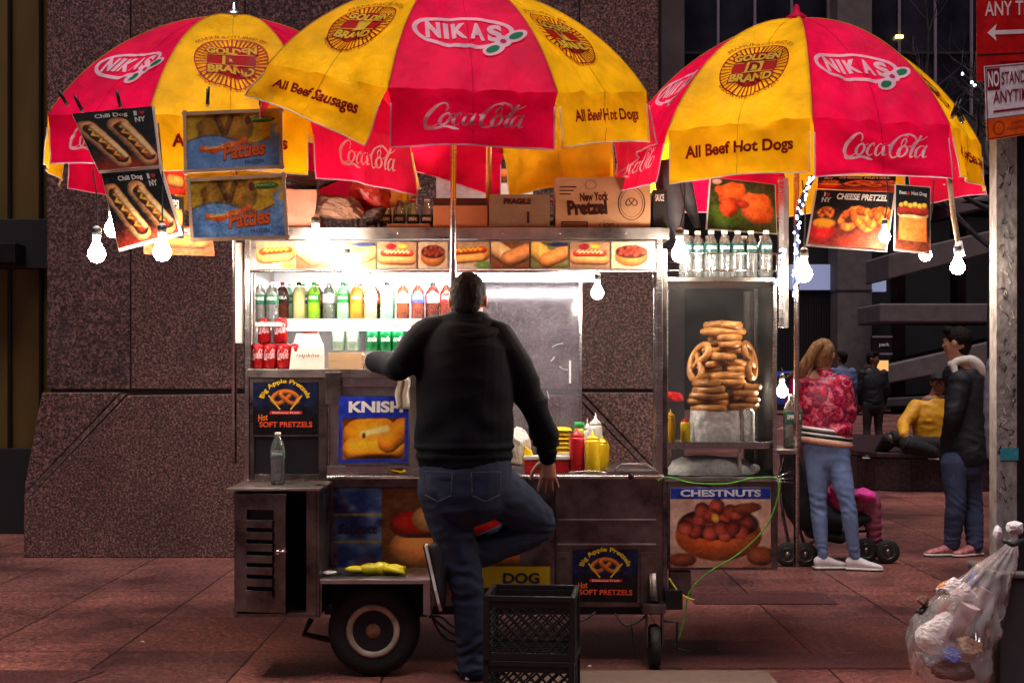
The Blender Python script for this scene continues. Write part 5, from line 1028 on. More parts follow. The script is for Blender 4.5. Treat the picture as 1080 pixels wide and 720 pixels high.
# pretzel case contents
PW = .094
def pretzel(c, label, rot=0, tip=0, pitch=0, sc=1.0, salt=True):
    q = spline([(x, y) for x, y in pretzel_pts()], 3); n = len(q); mb = MB(); rz_ = Matrix.Rotation(rot, 3, 'Z'); rx_ = Matrix.Rotation(pitch, 3, 'X'); ry_ = Matrix.Rotation(tip, 3, 'Y'); c = Vector(c); P = []; rr = []
    for i, a in enumerate(q):
        t = i / (n - 1); z = .010 * math.exp(-((abs(t - .5) - .40) / .07) ** 2); P.append(c + ry_ @ (rx_ @ (rz_ @ Vector((a[0] * PW * sc, a[1] * PW * sc * .95, z))))); rr.append(.0158 * sc * (.8 + .45 * math.sin(math.pi * t) ** .8))
    mb.tube(P, rr, M_BREAD, 9)
    rs = random.Random(int(c.z * 9999))
    for k in range(14): i = rs.randint(8, n - 9); a = P[i] + ry_ @ (rx_ @ Vector((rs.uniform(-.008, .008), rs.uniform(-.01, .01), rr[i] * .9))); mb.box(a.x - .0016, a.x + .0016, a.y - .0016, a.y + .0016, a.z - .001, a.z + .002, M_SALT)
    return obj('pretzel', mb, label=label, cat='pretzel', group='pretzels in the glass case')
OR_ = ('topmost', 'second', 'third', 'fourth', 'fifth', 'sixth', 'seventh', 'eighth', 'ninth', 'tenth', 'eleventh', 'twelfth')
KY = 6.86; rs = random.Random(1); fz_ = ksz + .165
for k in range(10): pretzel((PX(764, KY) + rs.uniform(-.006, .006), KY + .02, PZ(343, KY) - k * .0305), '%s pretzel down the tall middle stack' % OR_[k], rs.uniform(0, 6.28), rs.uniform(-.05, .05), .0, 1.0)
for k in range(5): pretzel((PX(748, KY) + rs.uniform(-.005, .005), KY - .01, PZ(404, KY) - k * .0300), '%s pretzel down the lower left stack' % OR_[k], rs.uniform(0, 6.28), rs.uniform(-.06, .06), 0, .95)
for k in range(4): pretzel((PX(783, KY) + rs.uniform(-.005, .005), KY - .02, PZ(408, KY) - k * .0300), '%s pretzel down the lower right stack' % OR_[k], rs.uniform(0, 6.28), rs.uniform(-.06, .06), 0, .80)
pretzel((PX(738, KY), KY, PZ(382, KY)), 'upright pretzel leaning on the left of the tall stack', 0, R(-72), R(30), .95); pretzel((PX(790, KY), KY, PZ(380, KY)), 'upright pretzel leaning on the right of the tall stack', 0, R(78), R(30), .9)
mb = MB(); x0, x1, zz = PX(735), PX(786), ksz + .001
def foilbox(a, b):
    th = a * 2 * math.pi; cx = (x0 + x1) / 2; rx_ = (x1 - x0) / 2; sq = lambda t: math.copysign(abs(t) ** .45, t); k = 1 + .05 * mnoise.noise(Vector((math.cos(th) * 3, math.sin(th) * 3, b * 4)))
    return Vector((cx + sq(math.cos(th)) * rx_ * k, KY + sq(math.sin(th)) * .11 * k, zz + b * .155 + .006 * mnoise.noise(Vector((th * 2, b * 5, 3)))))
mb.grid(60, 12, foilbox, M_FOIL); mb.grid(14, 10, lambda a, b: Vector((x0 + .006 + a * (x1 - x0 - .012), KY - .10 + b * .2, zz + .152 + .008 * mnoise.noise(Vector((a * 6, b * 6, 1))))), M_FOIL); obj('foil_covered_box', mb, label='silver foil covered box under the pretzel stacks', cat='box')
mb = MB(); cx = PX(755); mb.grid(60, 14, lambda a, b: Vector((cx + math.cos(a * 6.2832) * .21 * (math.sin(b * math.pi * .5) ** .5) * (1 + .06 * mnoise.noise(Vector((a * 9, b * 4, 2)))), KY - .02 + math.sin(a * 6.2832) * .16 * (math.sin(b * math.pi * .5) ** .5), kz0 + .003 + .085 * math.cos(b * math.pi * .5) + .010 * mnoise.noise(Vector((math.cos(a * 6.28) * 5 * b, math.sin(a * 6.28) * 5 * b, 7))))), M_FOIL); obj('foil_wrapped_tray', mb, label='foil wrapped tray on the floor of the glass case', cat='tray')
crumple('foil_ball', (PX(801), KY - .06, kz0 + .03), .035, .03, .028, M_FOIL, 9, 'small crumpled foil ball right of the wrapped tray', 'foil')
crumple('paper_twist', (PX(782), KY - .15, ksz - .07), .012, .012, .06, M_WPAP, 3, 'white paper twist hanging from the case shelf', 'paper')
mb = MB(); mb.lathe((PX(794), KY - .08, ksz), [(.028, 0), (.03, .01), (.03, .15), (.022, .165), (.01, .17)], M_FOIL, 16); obj('foil_roll', mb, label='upright foil wrapped roll beside the foil box', cat='roll')
squeeze(707, KY - .1, 'yellow bottle with a pointed cap at the left end of the case shelf', plast('mustard_orange', (.8, .45, .01)), .165, .024, ksz); squeeze(723, KY - .06, 'small yellow bottle with a red cap on the case shelf', M_YELP, .13, .024, ksz, M_RED)
crumple('red_rag', (PX(724), KB - .06, PZ(420)), .05, .03, .03, M_RED, 6, 'red rag behind the small sauce bottles', 'rag')
for k, (px, Y) in enumerate(((723, 6.72), (736, 6.75), (750, 6.73), (764, 6.74), (778, 6.73), (792, 6.74), (808, 6.72))):
    bottle((PX(px, Y), Y, kz1 + .021), '%s of the seven water bottles in the rack on the pretzel case' % ('leftmost', 'second', 'third', 'fourth', 'fifth', 'sixth', 'rightmost')[k], h=.225, r=.032, lab=(25, 70, 70), group='water bottles in the rack on the pretzel case', lablo=.52, labhi=.72)
for k in range(5): bottle((PX(728 + 19 * k, 7.0), 7.0, kz1 + .021), '%s water bottle in the back row of the rack on the pretzel case' % ('leftmost', 'second', 'third', 'fourth', 'rightmost')[k], h=.225, r=.032, lab=(25, 70, 70), group='water bottles in the rack on the pretzel case', lablo=.52, labhi=.72)
bottle((PX(836, 6.85), 6.85, PZ(475)), 'large clear jug on the little side shelf by the woman', 'jug', h=.26, r=.045, lab=(40, 80, 70))
# ------------------------------------------------------------------ on the roof tray
rz_ = zb_ + .02
def rb(x0, x1, y0, Y0, d, name, label, mat=M_CARD, art=None, base=None, gap=.0):
    z = rz_ if base is None else base; root = thing(name, ((PX(x0, Y0) + PX(x1, Y0)) / 2, Y0 + d / 2, z), label, 'box', 'boxes on the cart roof'); X0, X1, Z1 = PX(x0, Y0), PX(x1, Y0), PZ(y0, Y0)
    mb = MB(); mb.box(X0, X1, Y0, Y0 + d, z, Z1, mat)
    if art: art.emit(mb, lambda a, b, h: (X0 + a * (X1 - X0), Y0 - .0008 - h, z + b * (Z1 - z)), M_LABEL, dh=.0004)
    mb.box(X0 + .003, X1 - .003, Y0 + d / 2 - .02, Y0 + d / 2 + .02, Z1, Z1 + .001, M_KRAFT); obj('carton', mb, root, bevel=.002); return root
ink = (48, 18, 14)
v = Vec(); v.text('New York', .26, .58, .30, .15, ink, .03, .12, 2, .08); v.text('Pretzel', .13, .34, .42, .26, ink, .06, .0, 2, .05); v.ring(.80, .55, .145, .29, .012, ink, 1); v.ring(.80, .55, .12, .24, .006, ink, 1)
q = spline([(.8 + x * .06, .56 + y * .11) for x, y in pretzel_pts()], 2); v.stroke([(a[0], a[1], .012) for a in q], .012, ink, 1, 1); v.rect(.06, .10, .34, .24, ink); v.rect(.075, .12, .325, .22, (112, 68, 40), 2); v.text('PRODUCT OF USA', .09, .14, .22, .06, ink, .0, 0, 3)
v.ring(.56, .17, .10, .09, .006, ink); v.text('SOFT', .50, .13, .12, .08, ink); v.ring(.37, .87, .06, .08, .005, ink)
for k in range(3): v.rect(.04, .82 - k * .06, .22 - k * .03, .84 - k * .06, ink)
v.text('FROZEN FOOD', .74, .90, .22, .04, ink)
rb(586, 686, 187, 6.68, .34, 'pretzel_carton', 'large brown New York Pretzel cardboard box on the roof tray', art=v)
v = Vec(); v.text('FRAGILE', .24, .76, .45, .14, ink, .05); v.rect(.62, .3, .66, .58, ink); v.text('THIS SIDE UP', .3, .08, .3, .07, ink)
rb(516, 580, 205, 6.68, .3, 'fragile_carton', 'brown cardboard box marked FRAGILE left of the pretzel box', simple('dark_cardboard', (.17, .085, .045), .85, var=.15), v)
v = Vec(); v.rect(0, .8, 1, 1, (60, 22, 10)); rb(457, 514, 209, 6.70, .3, 'orange_carton', 'plain orange brown box behind the umbrella pole', simple('orange_cardboard', (.34, .09, .03), .85, var=.1), v)
v = Vec(); v.text('SAUCE', .15, .75, .6, .15, (190, 180, 175)); rb(689, 704, 200, 6.72, .3, 'dark_carton', 'small black box at the right end of the roof tray', M_BLACKP, v)
for k in range(3):
    mb = MB(); mb.box(PX(398 + k * 4), PX(456 - k * 2), 6.75, 7.0, rz_ + k * .022, rz_ + k * .022 + .018, [M_CARD, M_WOOD, M_CARD][k]); obj('flat_carton', mb, label='%s flattened carton on the roof tray' % ('bottom', 'middle', 'top')[k], cat='carton', group='flattened cartons on the roof tray', bevel=.002)
for k in range(16):
    px = 392 + k * 14.6; bottle((PX(px, 7.2), 7.2, rz_ + .001 + .03), 'water bottle number %s from the left in the back row on the roof' % ('one two three four five six seven eight nine ten eleven twelve thirteen fourteen fifteen sixteen'.split()[k]), h=.20, r=.031, lab=(35, 40, 35), capm=M_RED if k % 5 == 3 else M_WHP, group='water bottles in the back row on the roof', lablo=.35, labhi=.6)
mb = MB(); mb.box(PX(384, 7.2), PX(640, 7.2), 7.12, 7.28, rz_, rz_ + .03, M_STEEL); obj('bottle_crate', mb, label='low metal tray under the roof bottles', cat='tray', bevel=.003)
M_BROWNBAG = simple('brown_sack', (.14, .06, .035), .75, var=.4, nscale=10, bump=.5, bscale=12); M_REDBAG = simple('dark_red_sack', (.35, .02, .015), .5, var=.3, bump=.5, bscale=10); M_DKB = simple('dark_sack', (.035, .012, .01), .6, var=.5, bump=.6, bscale=12); M_PEACH = simple('peach_carton', (.35, .14, .09), .6, var=.2)
rb(300, 334, 200, 6.72, .25, 'peach_carton', 'dull pink box at the left end of the roof tray', M_PEACH)
crumple('red_sack', W(388, 207, 6.9), .13, .12, .11, M_REDBAG, 3, 'crumpled dark red sack among the roof bags', 'sack', .4); crumple('brown_sack', W(358, 219, 6.78), .15, .12, .09, M_BROWNBAG, 6, 'brown sack of supplies in the middle of the roof bags', 'sack', .5)
crumple('dark_sack', W(322, 190, 6.9), .20, .14, .07, M_DKB, 2, 'near black sack draped over the roof bags', 'sack', .5); crumple('dark_sack', W(392, 228, 6.8), .08, .08, .045, M_DKB, 12, 'small dark sack in front of the red one on the roof', 'sack', .5)
# posters standing behind on the roof
p = tile_hotdog(60); board('hot_dog_poster', [W(383, 232, 7.42), W(440, 232, 7.42), W(440, 172, 7.42), W(383, 172, 7.42)], 1, .8, p, label='small white hot dog poster standing behind the roof bottles on the left', cat='poster')
p = Pic(1, .5, 60, (245, 240, 235)); p.cap(.25, .5, .75, .5, .16, (230, 150, 60), .8); p.cap(.25, .45, .75, .45, .06, (220, 110, 50), .8); board('hot_dog_poster', [W(460, 225, 7.42), W(562, 225, 7.42), W(562, 178, 7.42), W(460, 178, 7.42)], 1, .5, p, label='wide white hot dog poster behind the roof bottles, left of the pretzel box', cat='poster')
v = Vec(); v.rect(0, 0, 1, .3, (200, 35, 15), 0); v.text('NEW YORK', .1, .03, .8, .2, (245, 200, 40), .05); board('new_york_board', [W(608, 192, 7.3), W(690, 192, 7.3), W(690, 178, 7.3), W(608, 178, 7.3)], 1, .3, None, v, label='thin red board with yellow NEW YORK lettering behind the pretzel box', cat='sign')
# closed dark cloth bundle between umbrellas
mb = MB(); M_DC = simple('dark_folded_cloth', (.035, .03, .038), .7, var=.3, bump=.5, bscale=14)
mb.tube([W(700, 170, 6.9), W(704, 195, 6.9), W(712, 225, 6.9), W(716, 252, 6.9)], [.05, .06, .05, .02], M_DC, 12); mb.tube([W(716, 172, 6.95), W(722, 200, 6.95), W(736, 240, 6.95)], [.05, .045, .015], M_DC, 12); obj('dark_cloth_bundle', mb, label='dark folded cloth hanging between the middle and right umbrellas', cat='cloth')
# ------------------------------------------------------------------ hanging posters
def clip(mb, p, ang=0):
    p = Vector(p); d = Vector((math.sin(ang), 0, math.cos(ang)))
    mb.tube([p - d * .02, p + d * .045], [.009, .006], M_BLACKP, 6); mb.tube([p - d * .02 + Vector((.004, -.012, 0)), p + d * .05 + Vector((.01, -.02, 0))], [.006, .005], M_BLACKP, 6); mb.tube([p - d * .03, p - d * .01], .006, M_CHROME, 6)
def poster(label, cs, Yl, w, h, pv, clips=(), th=.003, back=(225, 215, 210), curl=0.0, border=None, name='food_poster', group='food posters hanging from the umbrellas'):
    c = [W(a, b, y) for (a, b), y in zip(cs, Yl)]; nn_ = (c[1] - c[0]).cross(c[2] - c[0]); o_ = Vector((0, 0, HC)); d_ = c[3] - o_; c[3] = o_ + d_ * ((c[0] - o_).dot(nn_) / d_.dot(nn_)); root = thing(name, (c[0] + c[1]) / 2, label, 'poster', group)
    p, v = pv
    if border:
        cx = sum(c, Vector()) / 4; cb = [q + (q - cx).normalized() * border for q in c]; nrm = (c[1] - c[0]).cross(c[3] - c[0]).normalized()
        board('poster_backing', [q - nrm * .016 for q in cb], w, h, None, None, root, th=th, back=back, curl=curl, mat=M_PAPER)
    board('poster_print', c, w, h, p, v, root, th=.002, curl=curl, mat=M_PAPER, back=back)
    if clips:
        for (a, b, y, an) in clips: mb = MB(); clip(mb, W(a, b, y), an); obj('binder_clip', mb, root)
    return root
pc = pic_chilidog(); poster('upper chili dog poster clipped under the left umbrella rim', [(104, 180), (168, 174), (160, 112), (76, 120)], [6.02, 6.0, 6.05, 6.12], 1, 1.25, pc, [(68, 106, 6.15, -.6), (84, 112, 6.1, -.5), (126, 108, 6.04, -.3)], border=.008)
poster('lower chili dog poster with a white foot, hanging below the upper one', [(125, 262), (189, 245), (168, 178), (107, 183)], [5.98, 5.95, 6.0, 6.02], 1, 1.25, pc, border=.012)
pp = pic_patties(); MW = M_WOOD
for (lb, cs, Yl, cl) in (('upper framed patties poster, darker, clipped to the left umbrella', [(196, 181), (297, 176), (296, 116), (195, 120)], [5.98, 5.98, 6.0, 6.0], [(219, 105, 6.0, 0), (275, 106, 6.0, 0)]), ('lower framed patties poster hanging under the other framed one', [(203, 253), (303, 250), (299, 185), (199, 190)], [5.93, 5.93, 5.96, 5.96], [])):
    root = poster(lb, cs, Yl, 1, .66, pp, cl, name='framed_poster')
    c = [W(a, b, y) for (a, b), y in zip(cs, Yl)]; mb = MB()
    for i in range(4):
        a, b = c[i], c[(i + 1) % 4]; d = (b - a).normalized() * .012; mb.tube([a - d, b + d], .010, M_WOOD, 4, smooth=False)
    obj('poster_frame', mb, root)
def pic_small(t, bgc):
    p = Pic(1, .6, 40, bgc); p.cap(.2, .3, .8, .28, .14, (225, 140, 60), .8); p.grain(.06, 14); v = Vec(); v.text(t, .1, .42, .6, .13, (240, 235, 230), .04); return p, v
poster('orange food poster peeking out at the lower left behind the framed posters', [(152, 268), (226, 270), (224, 240), (150, 236)], [6.3, 6.3, 6.3, 6.3], 1, .6, pic_small('FRIES', (225, 100, 50)))
poster('narrow black poster lettered PEPSI between chili dog and patties posters', [(178, 250), (194, 252), (194, 208), (176, 206)], [6.25, 6.25, 6.25, 6.25], 1, .6, pic_small('PEPSI', (20, 12, 12)))
poster('red food poster just above the PEPSI poster', [(176, 204), (196, 206), (194, 178), (174, 176)], [6.28, 6.28, 6.28, 6.28], 1, .6, pic_small('', (225, 40, 20)))
poster('poster of orange fritters on green, above the pretzel case', [(746, 241), (819, 246), (817, 195), (750, 187)], [6.95, 6.95, 6.95, 6.95], 1, .75, pic_fritters(), border=.008)
poster('small green and orange poster right beside the fritters poster', [(821, 252), (832, 254), (832, 196), (822, 194)], [6.97] * 4, 1, .75, pic_fritters())
poster('cheese pretzel poster under the right umbrella', [(852, 257), (934, 263), (943, 203), (862, 200)], [6.0, 5.95, 6.0, 6.05], 1, .66, pic_cheesepretzel(), border=.010)
poster('red strip of a food poster above the cheese pretzel poster', [(862, 199), (944, 203), (945, 186), (863, 186)], [6.12] * 4, 1, .66, pic_cheesepretzel())
poster('tall hot dog poster right of the cheese pretzel poster', [(944, 262), (981, 266), (981, 198), (945, 195)], [6.0, 5.98, 6.0, 6.0], .6, 1.1, pic_bighotdog(), border=.008)
mb = MB(); clip(mb, W(1006, 118, 5.95), .3); clip(mb, W(1012, 124, 5.95), -.5); obj('binder_clips', mb, label='black binder clips on the far right corner of the right umbrella', cat='clip')
mb = MB(); mb.tube([W(515, 236, 7.05), W(516, 130, 7.05)], .014, simple('orange_wood_pole', (.5, .2, .05), .6), 10); obj('wooden_pole', mb, label='orange wooden pole rising behind the roof boxes under the middle umbrella', cat='pole')
# taped stick on the right
mb = MB(); mb.tube([W(1001, 188, 6.1), W(1006, 230, 6.1), W(1013, 268, 6.08)], .012, M_WOOD, 8); mb.tube([W(1011, 255, 6.08), W(1014, 270, 6.07)], .016, M_WHP, 8); obj('taped_stick', mb, label='taped wooden stick hanging from the right umbrella with a bulb at its foot', cat='stick')
# ------------------------------------------------------------------ bulbs
M_SOCK = plast('bulb_socket', (.03, .03, .03))
def bulb(px, py, Y, label, top, base=M_WHP, r=.038, gm=None):
    c = W(px, py, Y); root = thing('light_bulb', c, label, 'bulb', 'bare bulbs around the cart')
    mb = MB(); mb.lathe(c, [(.0005, -r), (r * .6, -r * .82), (r * .95, -r * .3), (r, 0), (r * .9, r * .45), (r * .6, r * .95), (r * .4, r * 1.4)], gm or M_BULB, 14); obj('glass_bulb', mb, root)
    mb = MB(); mb.lathe(c, [(r * .42, r * 1.38), (r * .45, r * 2.0), (r * .5, r * 2.05), (r * .5, r * 2.9), (r * .2, r * 3.2)], base, 12); mb.lathe(c, [(r * .52, r * 2.1), (r * .54, r * 2.9)], M_SOCK, 12); obj('socket', mb, root)
    t = Vector(top); s_ = c + Vector((0, 0, r * 3.1)); mid = (s_ + t) / 2 + Vector((.01, 0, -.01)); mb = MB(); mb.tube([tuple(q) for q in spline([s_, mid, t], 5)], .0035, M_BLACK, 5); obj('cord', mb, root)
bulb(102, 268, 6.1, 'bulb hanging lowest at the far left, clear of the posters', W(98, 178, 6.2))
bulb(119, 242, 6.5, 'bulb half hidden behind the lower chili dog poster', W(118, 160, 6.5))
bulb(171, 266, 5.92, 'bulb hanging in front of the lower chili dog poster', W(167, 130, 6.1))
bulb(333, 255, 6.42, 'bulb hanging before the left part of the menu strip', W(333, 160, 6.5))
bulb(366, 281, 6.60, 'added bulb standing in for tube glare under the left part of the menu strip', W(362, 262, 6.64), r=.028)  # added bulb in place of the fluorescent tube's glare
bulb(630, 309, 6.60, 'bulb hanging right of the bright tube by the plexiglass', W(630, 284, 6.64), r=.029)
bulb(717, 268, 6.50, 'bulb in front of the bottle rack, left end', W(722, 190, 6.6))
bulb(848, 289, 6.45, 'bulb beside the LED string right of the tall post', W(846, 190, 6.5))
bulb(933, 250, 5.86, 'bulb hanging before the cheese pretzel poster', W(935, 186, 5.95), r=.024)
bulb(976, 269, 6.2, 'bulb tilted at the foot of the tall hot dog poster', W(985, 190, 6.2), r=.027)
bulb(1010, 282, 6.05, 'bulb at the foot of the taped stick, farthest right', W(1013, 262, 6.05), r=.031)
bulb(825, 413, 6.9, 'bulb low on the right side of the pretzel case near the woman', W(824, 388, 6.95), r=.028)

bulb(550, 128, 7.1, 'added unseen bulb under the middle umbrella canopy, behind the pole, right one', W(560, 100, 7.1), gm=M_BULB2)  # two added dim bulbs, stand-ins for unseen lamps lighting the umbrella lining
bulb(440, 128, 7.1, 'added unseen bulb under the middle umbrella canopy, behind the pole, left one', W(420, 100, 7.1), gm=M_BULB2)
bulb(715, 205, 7.25, 'added unseen bulb behind the dark cloth between the umbrellas', W(715, 165, 7.25))  # added unseen bulb, also there to light the umbrella lining
# ------------------------------------------------------------------ people
def limb(mb, path, side=(1, 0, 0), seg=14, mat=None):      # closed rounded tube through (x,y,z,rx[,ry])
    P = [Vector(p[:3]) for p in path]; rx = [p[3] for p in path]; ry = [(p[4] if len(p) > 4 else p[3]) for p in path]
    d0 = (P[0] - P[1]).normalized(); d1 = (P[-1] - P[-2]).normalized(); Q, A, Bq = [], [], []
    for k in (1.0, .8, .45): Q.append(P[0] + d0 * min(rx[0], ry[0]) * k); f = math.sqrt(max(1 - k * k, .0025)); A.append(rx[0] * f); Bq.append(ry[0] * f)
    Q += P; A += rx; Bq += ry
    for k in (.45, .8, 1.0): Q.append(P[-1] + d1 * min(rx[-1], ry[-1]) * k); f = math.sqrt(max(1 - k * k, .0025)); A.append(rx[-1] * f); Bq.append(ry[-1] * f)
    mb.tube(Q, A, mat or M_SKIN, seg, True, True, ry=Bq, side=side)
def ipath(path, sub=5):
    A = [np.array(tuple(p[:3]) + (p[3], p[4] if len(p) > 4 else p[3])) for p in path]; return [tuple(q) for q in spline(A, sub)]
def remesh(name, mb, voxel, mat, parent, smooth_it=6, disp=None, label=None):
    me = bpy.data.meshes.new('tmp'); me.from_pydata(mb.v, [], mb.f); o = bpy.data.objects.new('tmp', me); COL.objects.link(o)
    md = o.modifiers.new('r', 'REMESH'); md.mode = 'VOXEL'; md.voxel_size = voxel; md.adaptivity = 0
    if smooth_it: sm = o.modifiers.new('s', 'SMOOTH'); sm.factor = .5; sm.iterations = smooth_it
    dg = bpy.context.evaluated_depsgraph_get(); dg.update(); ev = o.evaluated_get(dg); m2 = bpy.data.meshes.new_from_object(ev)
    bpy.data.objects.remove(o); n = len(m2.vertices); co = np.empty(n * 3); m2.vertices.foreach_get('co', co); co = co.reshape(-1, 3)
    if disp:
        no = np.empty(n * 3); m2.vertices.foreach_get('normal', no); no = no.reshape(-1, 3)
        d = np.array([disp(Vector(c_), Vector(n_)) for c_, n_ in zip(co, no)]); co = co + no * d[:, None]
    org = co.mean(0); co = co - org; m2.vertices.foreach_set('co', co.ravel()); m2.materials.clear(); m2.materials.append(mat)
    m2.polygons.foreach_set('use_smooth', [True] * len(m2.polygons)); m2.update(); m2.name = name
    ob = bpy.data.objects.new(name, m2); COL.objects.link(ob); ob.parent = parent; ob.location = Vector(org) - WL[parent.name]; WL[ob.name] = Vector(org)
    if label: ob['label'] = label
    return ob
def folds(amp=.006, sc=9, zs_=2.2, seed=0, az=None):
    def f(c, n):
        v = mnoise.noise(Vector((c.x * sc, c.y * sc, c.z * sc * zs_)) + Vector((seed, 0, 0))); w = mnoise.noise(Vector((c.x * sc * .5, c.y * sc * .5, c.z * sc * .6)) + Vector((seed + 9, 0, 0)))
        return amp * (1 - 2.2 * abs(v)) * (.6 + w) + amp * .5 * w
    return f
def leg_folds(amp, knees, ankles, seed=0):
    base = folds(amp * .6, 10, 2, seed)
    def f(c, n):
        v = base(c, n)
        for k in knees: d = (c - Vector(k)).length; v += amp * .6 * math.exp(-(d / .12) ** 2) * math.sin((c.z + .7 * c.x) * 95 + mnoise.noise(c * 9) * 7)
        for k in ankles: d = abs(c.z - k[2] - .05); r_ = ((c.x - k[0]) ** 2 + (c.y - k[1]) ** 2) ** .5; v += amp * .6 * math.exp(-(d / .08) ** 2 - (r_ / .15) ** 2) * math.sin(c.z * 130 + mnoise.noise(c * 11) * 7)
        return v
    return f
def hand(mb, wrist, d, palm_n, s=1.0, curl=.35, thumb_side=1, spread=.14, mat=None):
    w = Vector(wrist); d = Vector(d).normalized(); n = Vector(palm_n); n = (n - d * n.dot(d)).normalized(); t = d.cross(n) * thumb_side
    limb(mb, [(*(w - d * .01), .026 * s, .020 * s), (*(w + d * .035 * s), .036 * s, .016 * s), (*(w + d * .085 * s), .038 * s, .013 * s)], side=t, mat=mat)
    for i, (off, L, r_) in enumerate(((.030, .072, .0088), (.0105, .080, .0092), (-.0095, .074, .0088), (-.028, .058, .0078))):
        a = spread * (1.5 - i) / 1.5; dd = (d * math.cos(a) + t * math.sin(a)); p = w + d * .085 * s + t * off * s; pts = [(*p, r_ * s)]; ang = 0
        for k, l in enumerate((.42, .33, .25)): ang += curl * (.6 if k == 0 else 1); p = p + (dd * math.cos(ang) + n * math.sin(ang)) * L * l * s; pts.append((*p, r_ * s * (1 - .12 * (k + 1))))
        limb(mb, pts, side=t, seg=8, mat=mat)
    p = w + d * .02 * s + t * .030 * s; pts = [(*p, .013 * s)]
    for k, (l, fo, o_) in enumerate(((.035, .75, .2), (.030, .9, .3), (.024, 1.0, .25))): p = p + (t * (.8 - k * .25) + d * fo + n * o_).normalized() * l * s; pts.append((*p, (.0115 - .0012 * k) * s))
    limb(mb, pts, side=n, seg=8, mat=mat)
def rotz(a): return Matrix.Rotation(a, 3, 'Z')
def head_parts(mb, c, yaw, pitch=0.0, s=1.0, face=True):     # yaw 0 faces +Y
    c = Vector(c); M = rotz(yaw) @ Matrix.Rotation(pitch, 3, 'X'); T = lambda x, y, z: c + M @ Vector((x * s, y * s, z * s)); sd_ = tuple(M @ Vector((1, 0, 0)))
    mb.ball(T(0, -.012, .022), .074 * s, .092 * s, .088 * s, M_SKIN, 20, 14, rot=M)
    limb(mb, ipath([(*T(0, .02, .02), .066 * s, .072 * s), (*T(0, .028, -.05), .060 * s, .064 * s), (*T(0, .04, -.092), .040 * s, .038 * s)]), side=sd_)
    if face:
        limb(mb, [(*T(0, .088, .015), .007 * s), (*T(0, .103, -.012), .010 * s), (*T(0, .104, -.022), .013 * s)], side=sd_, seg=8)
        for q in (-1, 1): mb.ball(T(.034 * q, .084, .030), .022 * s, .010 * s, .008 * s, M_SKIN, 10, 6, rot=M); mb.ball(T(.038 * q, .062, -.012), .022 * s, .022 * s, .018 * s, M_SKIN, 10, 6, rot=M)
        limb(mb, [(*T(-.018, .088, -.051), .006 * s), (*T(0, .095, -.050), .0075 * s), (*T(.018, .088, -.051), .006 * s)], seg=8, side=(0, 0, 1)); limb(mb, [(*T(-.014, .087, -.062), .006 * s), (*T(0, .092, -.063), .0085 * s), (*T(.014, .087, -.062), .006 * s)], seg=8, side=(0, 0, 1))
    for q in (-1, 1): mb.ball(T(.077 * q, -.008, -.002), .010 * s, .022 * s, .033 * s, M_SKIN, 12, 8, rot=M @ Matrix.Rotation(.25 * q, 3, 'Z'))
    return T, M
def eyes(root, T, M, s, brow=(.02, .012, .01)):
    mb = MB()
    for q in (-1, 1): mb.ball(T(.031 * q, .081, .012), .0125 * s, .009 * s, .0075 * s, M_WHP, 12, 8, rot=M); mb.ball(T(.031 * q, .0875, .012), .0055 * s, .004 * s, .0055 * s, M_BLACKP, 10, 6, rot=M)
    obj('eyes', mb, root); mb = MB(); bm_ = simple('brow_hair', brow, .9)
    for q in (-1, 1): mb.tube([T(.012 * q, .093, .030), T(.03 * q, .093, .036), T(.048 * q, .08, .031)], .004 * s, bm_, 6)
    obj('eyebrows', mb, root)
def hairmat(name, c): return simple(name, c, .75, spec=.15, var=.5, nscale=60, bump=.6, bscale=120, stretch=(1, 1, .25))
def denim(name, a):
    m = simple(name, a, .85, var=.35, nscale=9, bump=.15, bscale=300); return m
def shoe(root, heel, d, label=None, mat=None, sole=None, L=.28, up=(0, 0, 1), name='shoe'):
    h = Vector(heel); d = Vector(d).normalized(); u = Vector(up); u = (u - d * u.dot(d)).normalized(); sd_ = d.cross(u)
    mb = MB(); pr = [(0, .028, .038), (.04, .034, .044), (.09, .037, .038), (.15, .042, .027), (.21, .042, .020), (.255, .026, .013)]
    limb(mb, ipath([(*(h + d * (a + .02) + u * (hh + .012)), w, hh) for a, w, hh in [(x[0] * L / .28, x[1], x[2]) for x in pr]], 3), side=tuple(sd_), seg=16)
    o = remesh(name, mb, .006, mat, root, 4)
    mb = MB(); Q = [(0, .032), (.06, .036), (.13, .036), (.20, .046), (.26, .040), (.30, .018)]; pts = []
    prof = [(h + d * (a * L / .28 - .005), w) for a, w in Q]; ring_ = [p + sd_ * w for p, w in prof] + [p - sd_ * w for p, w in reversed(prof)]
    mb.prism([p + u * .020 for p in ring_], -u * .013, sole or M_WHP); mb.prism([p + u * .0065 for p in ring_], -u * .0065, sole or M_BLACK); obj('sole', mb, o, bevel=.003); return o

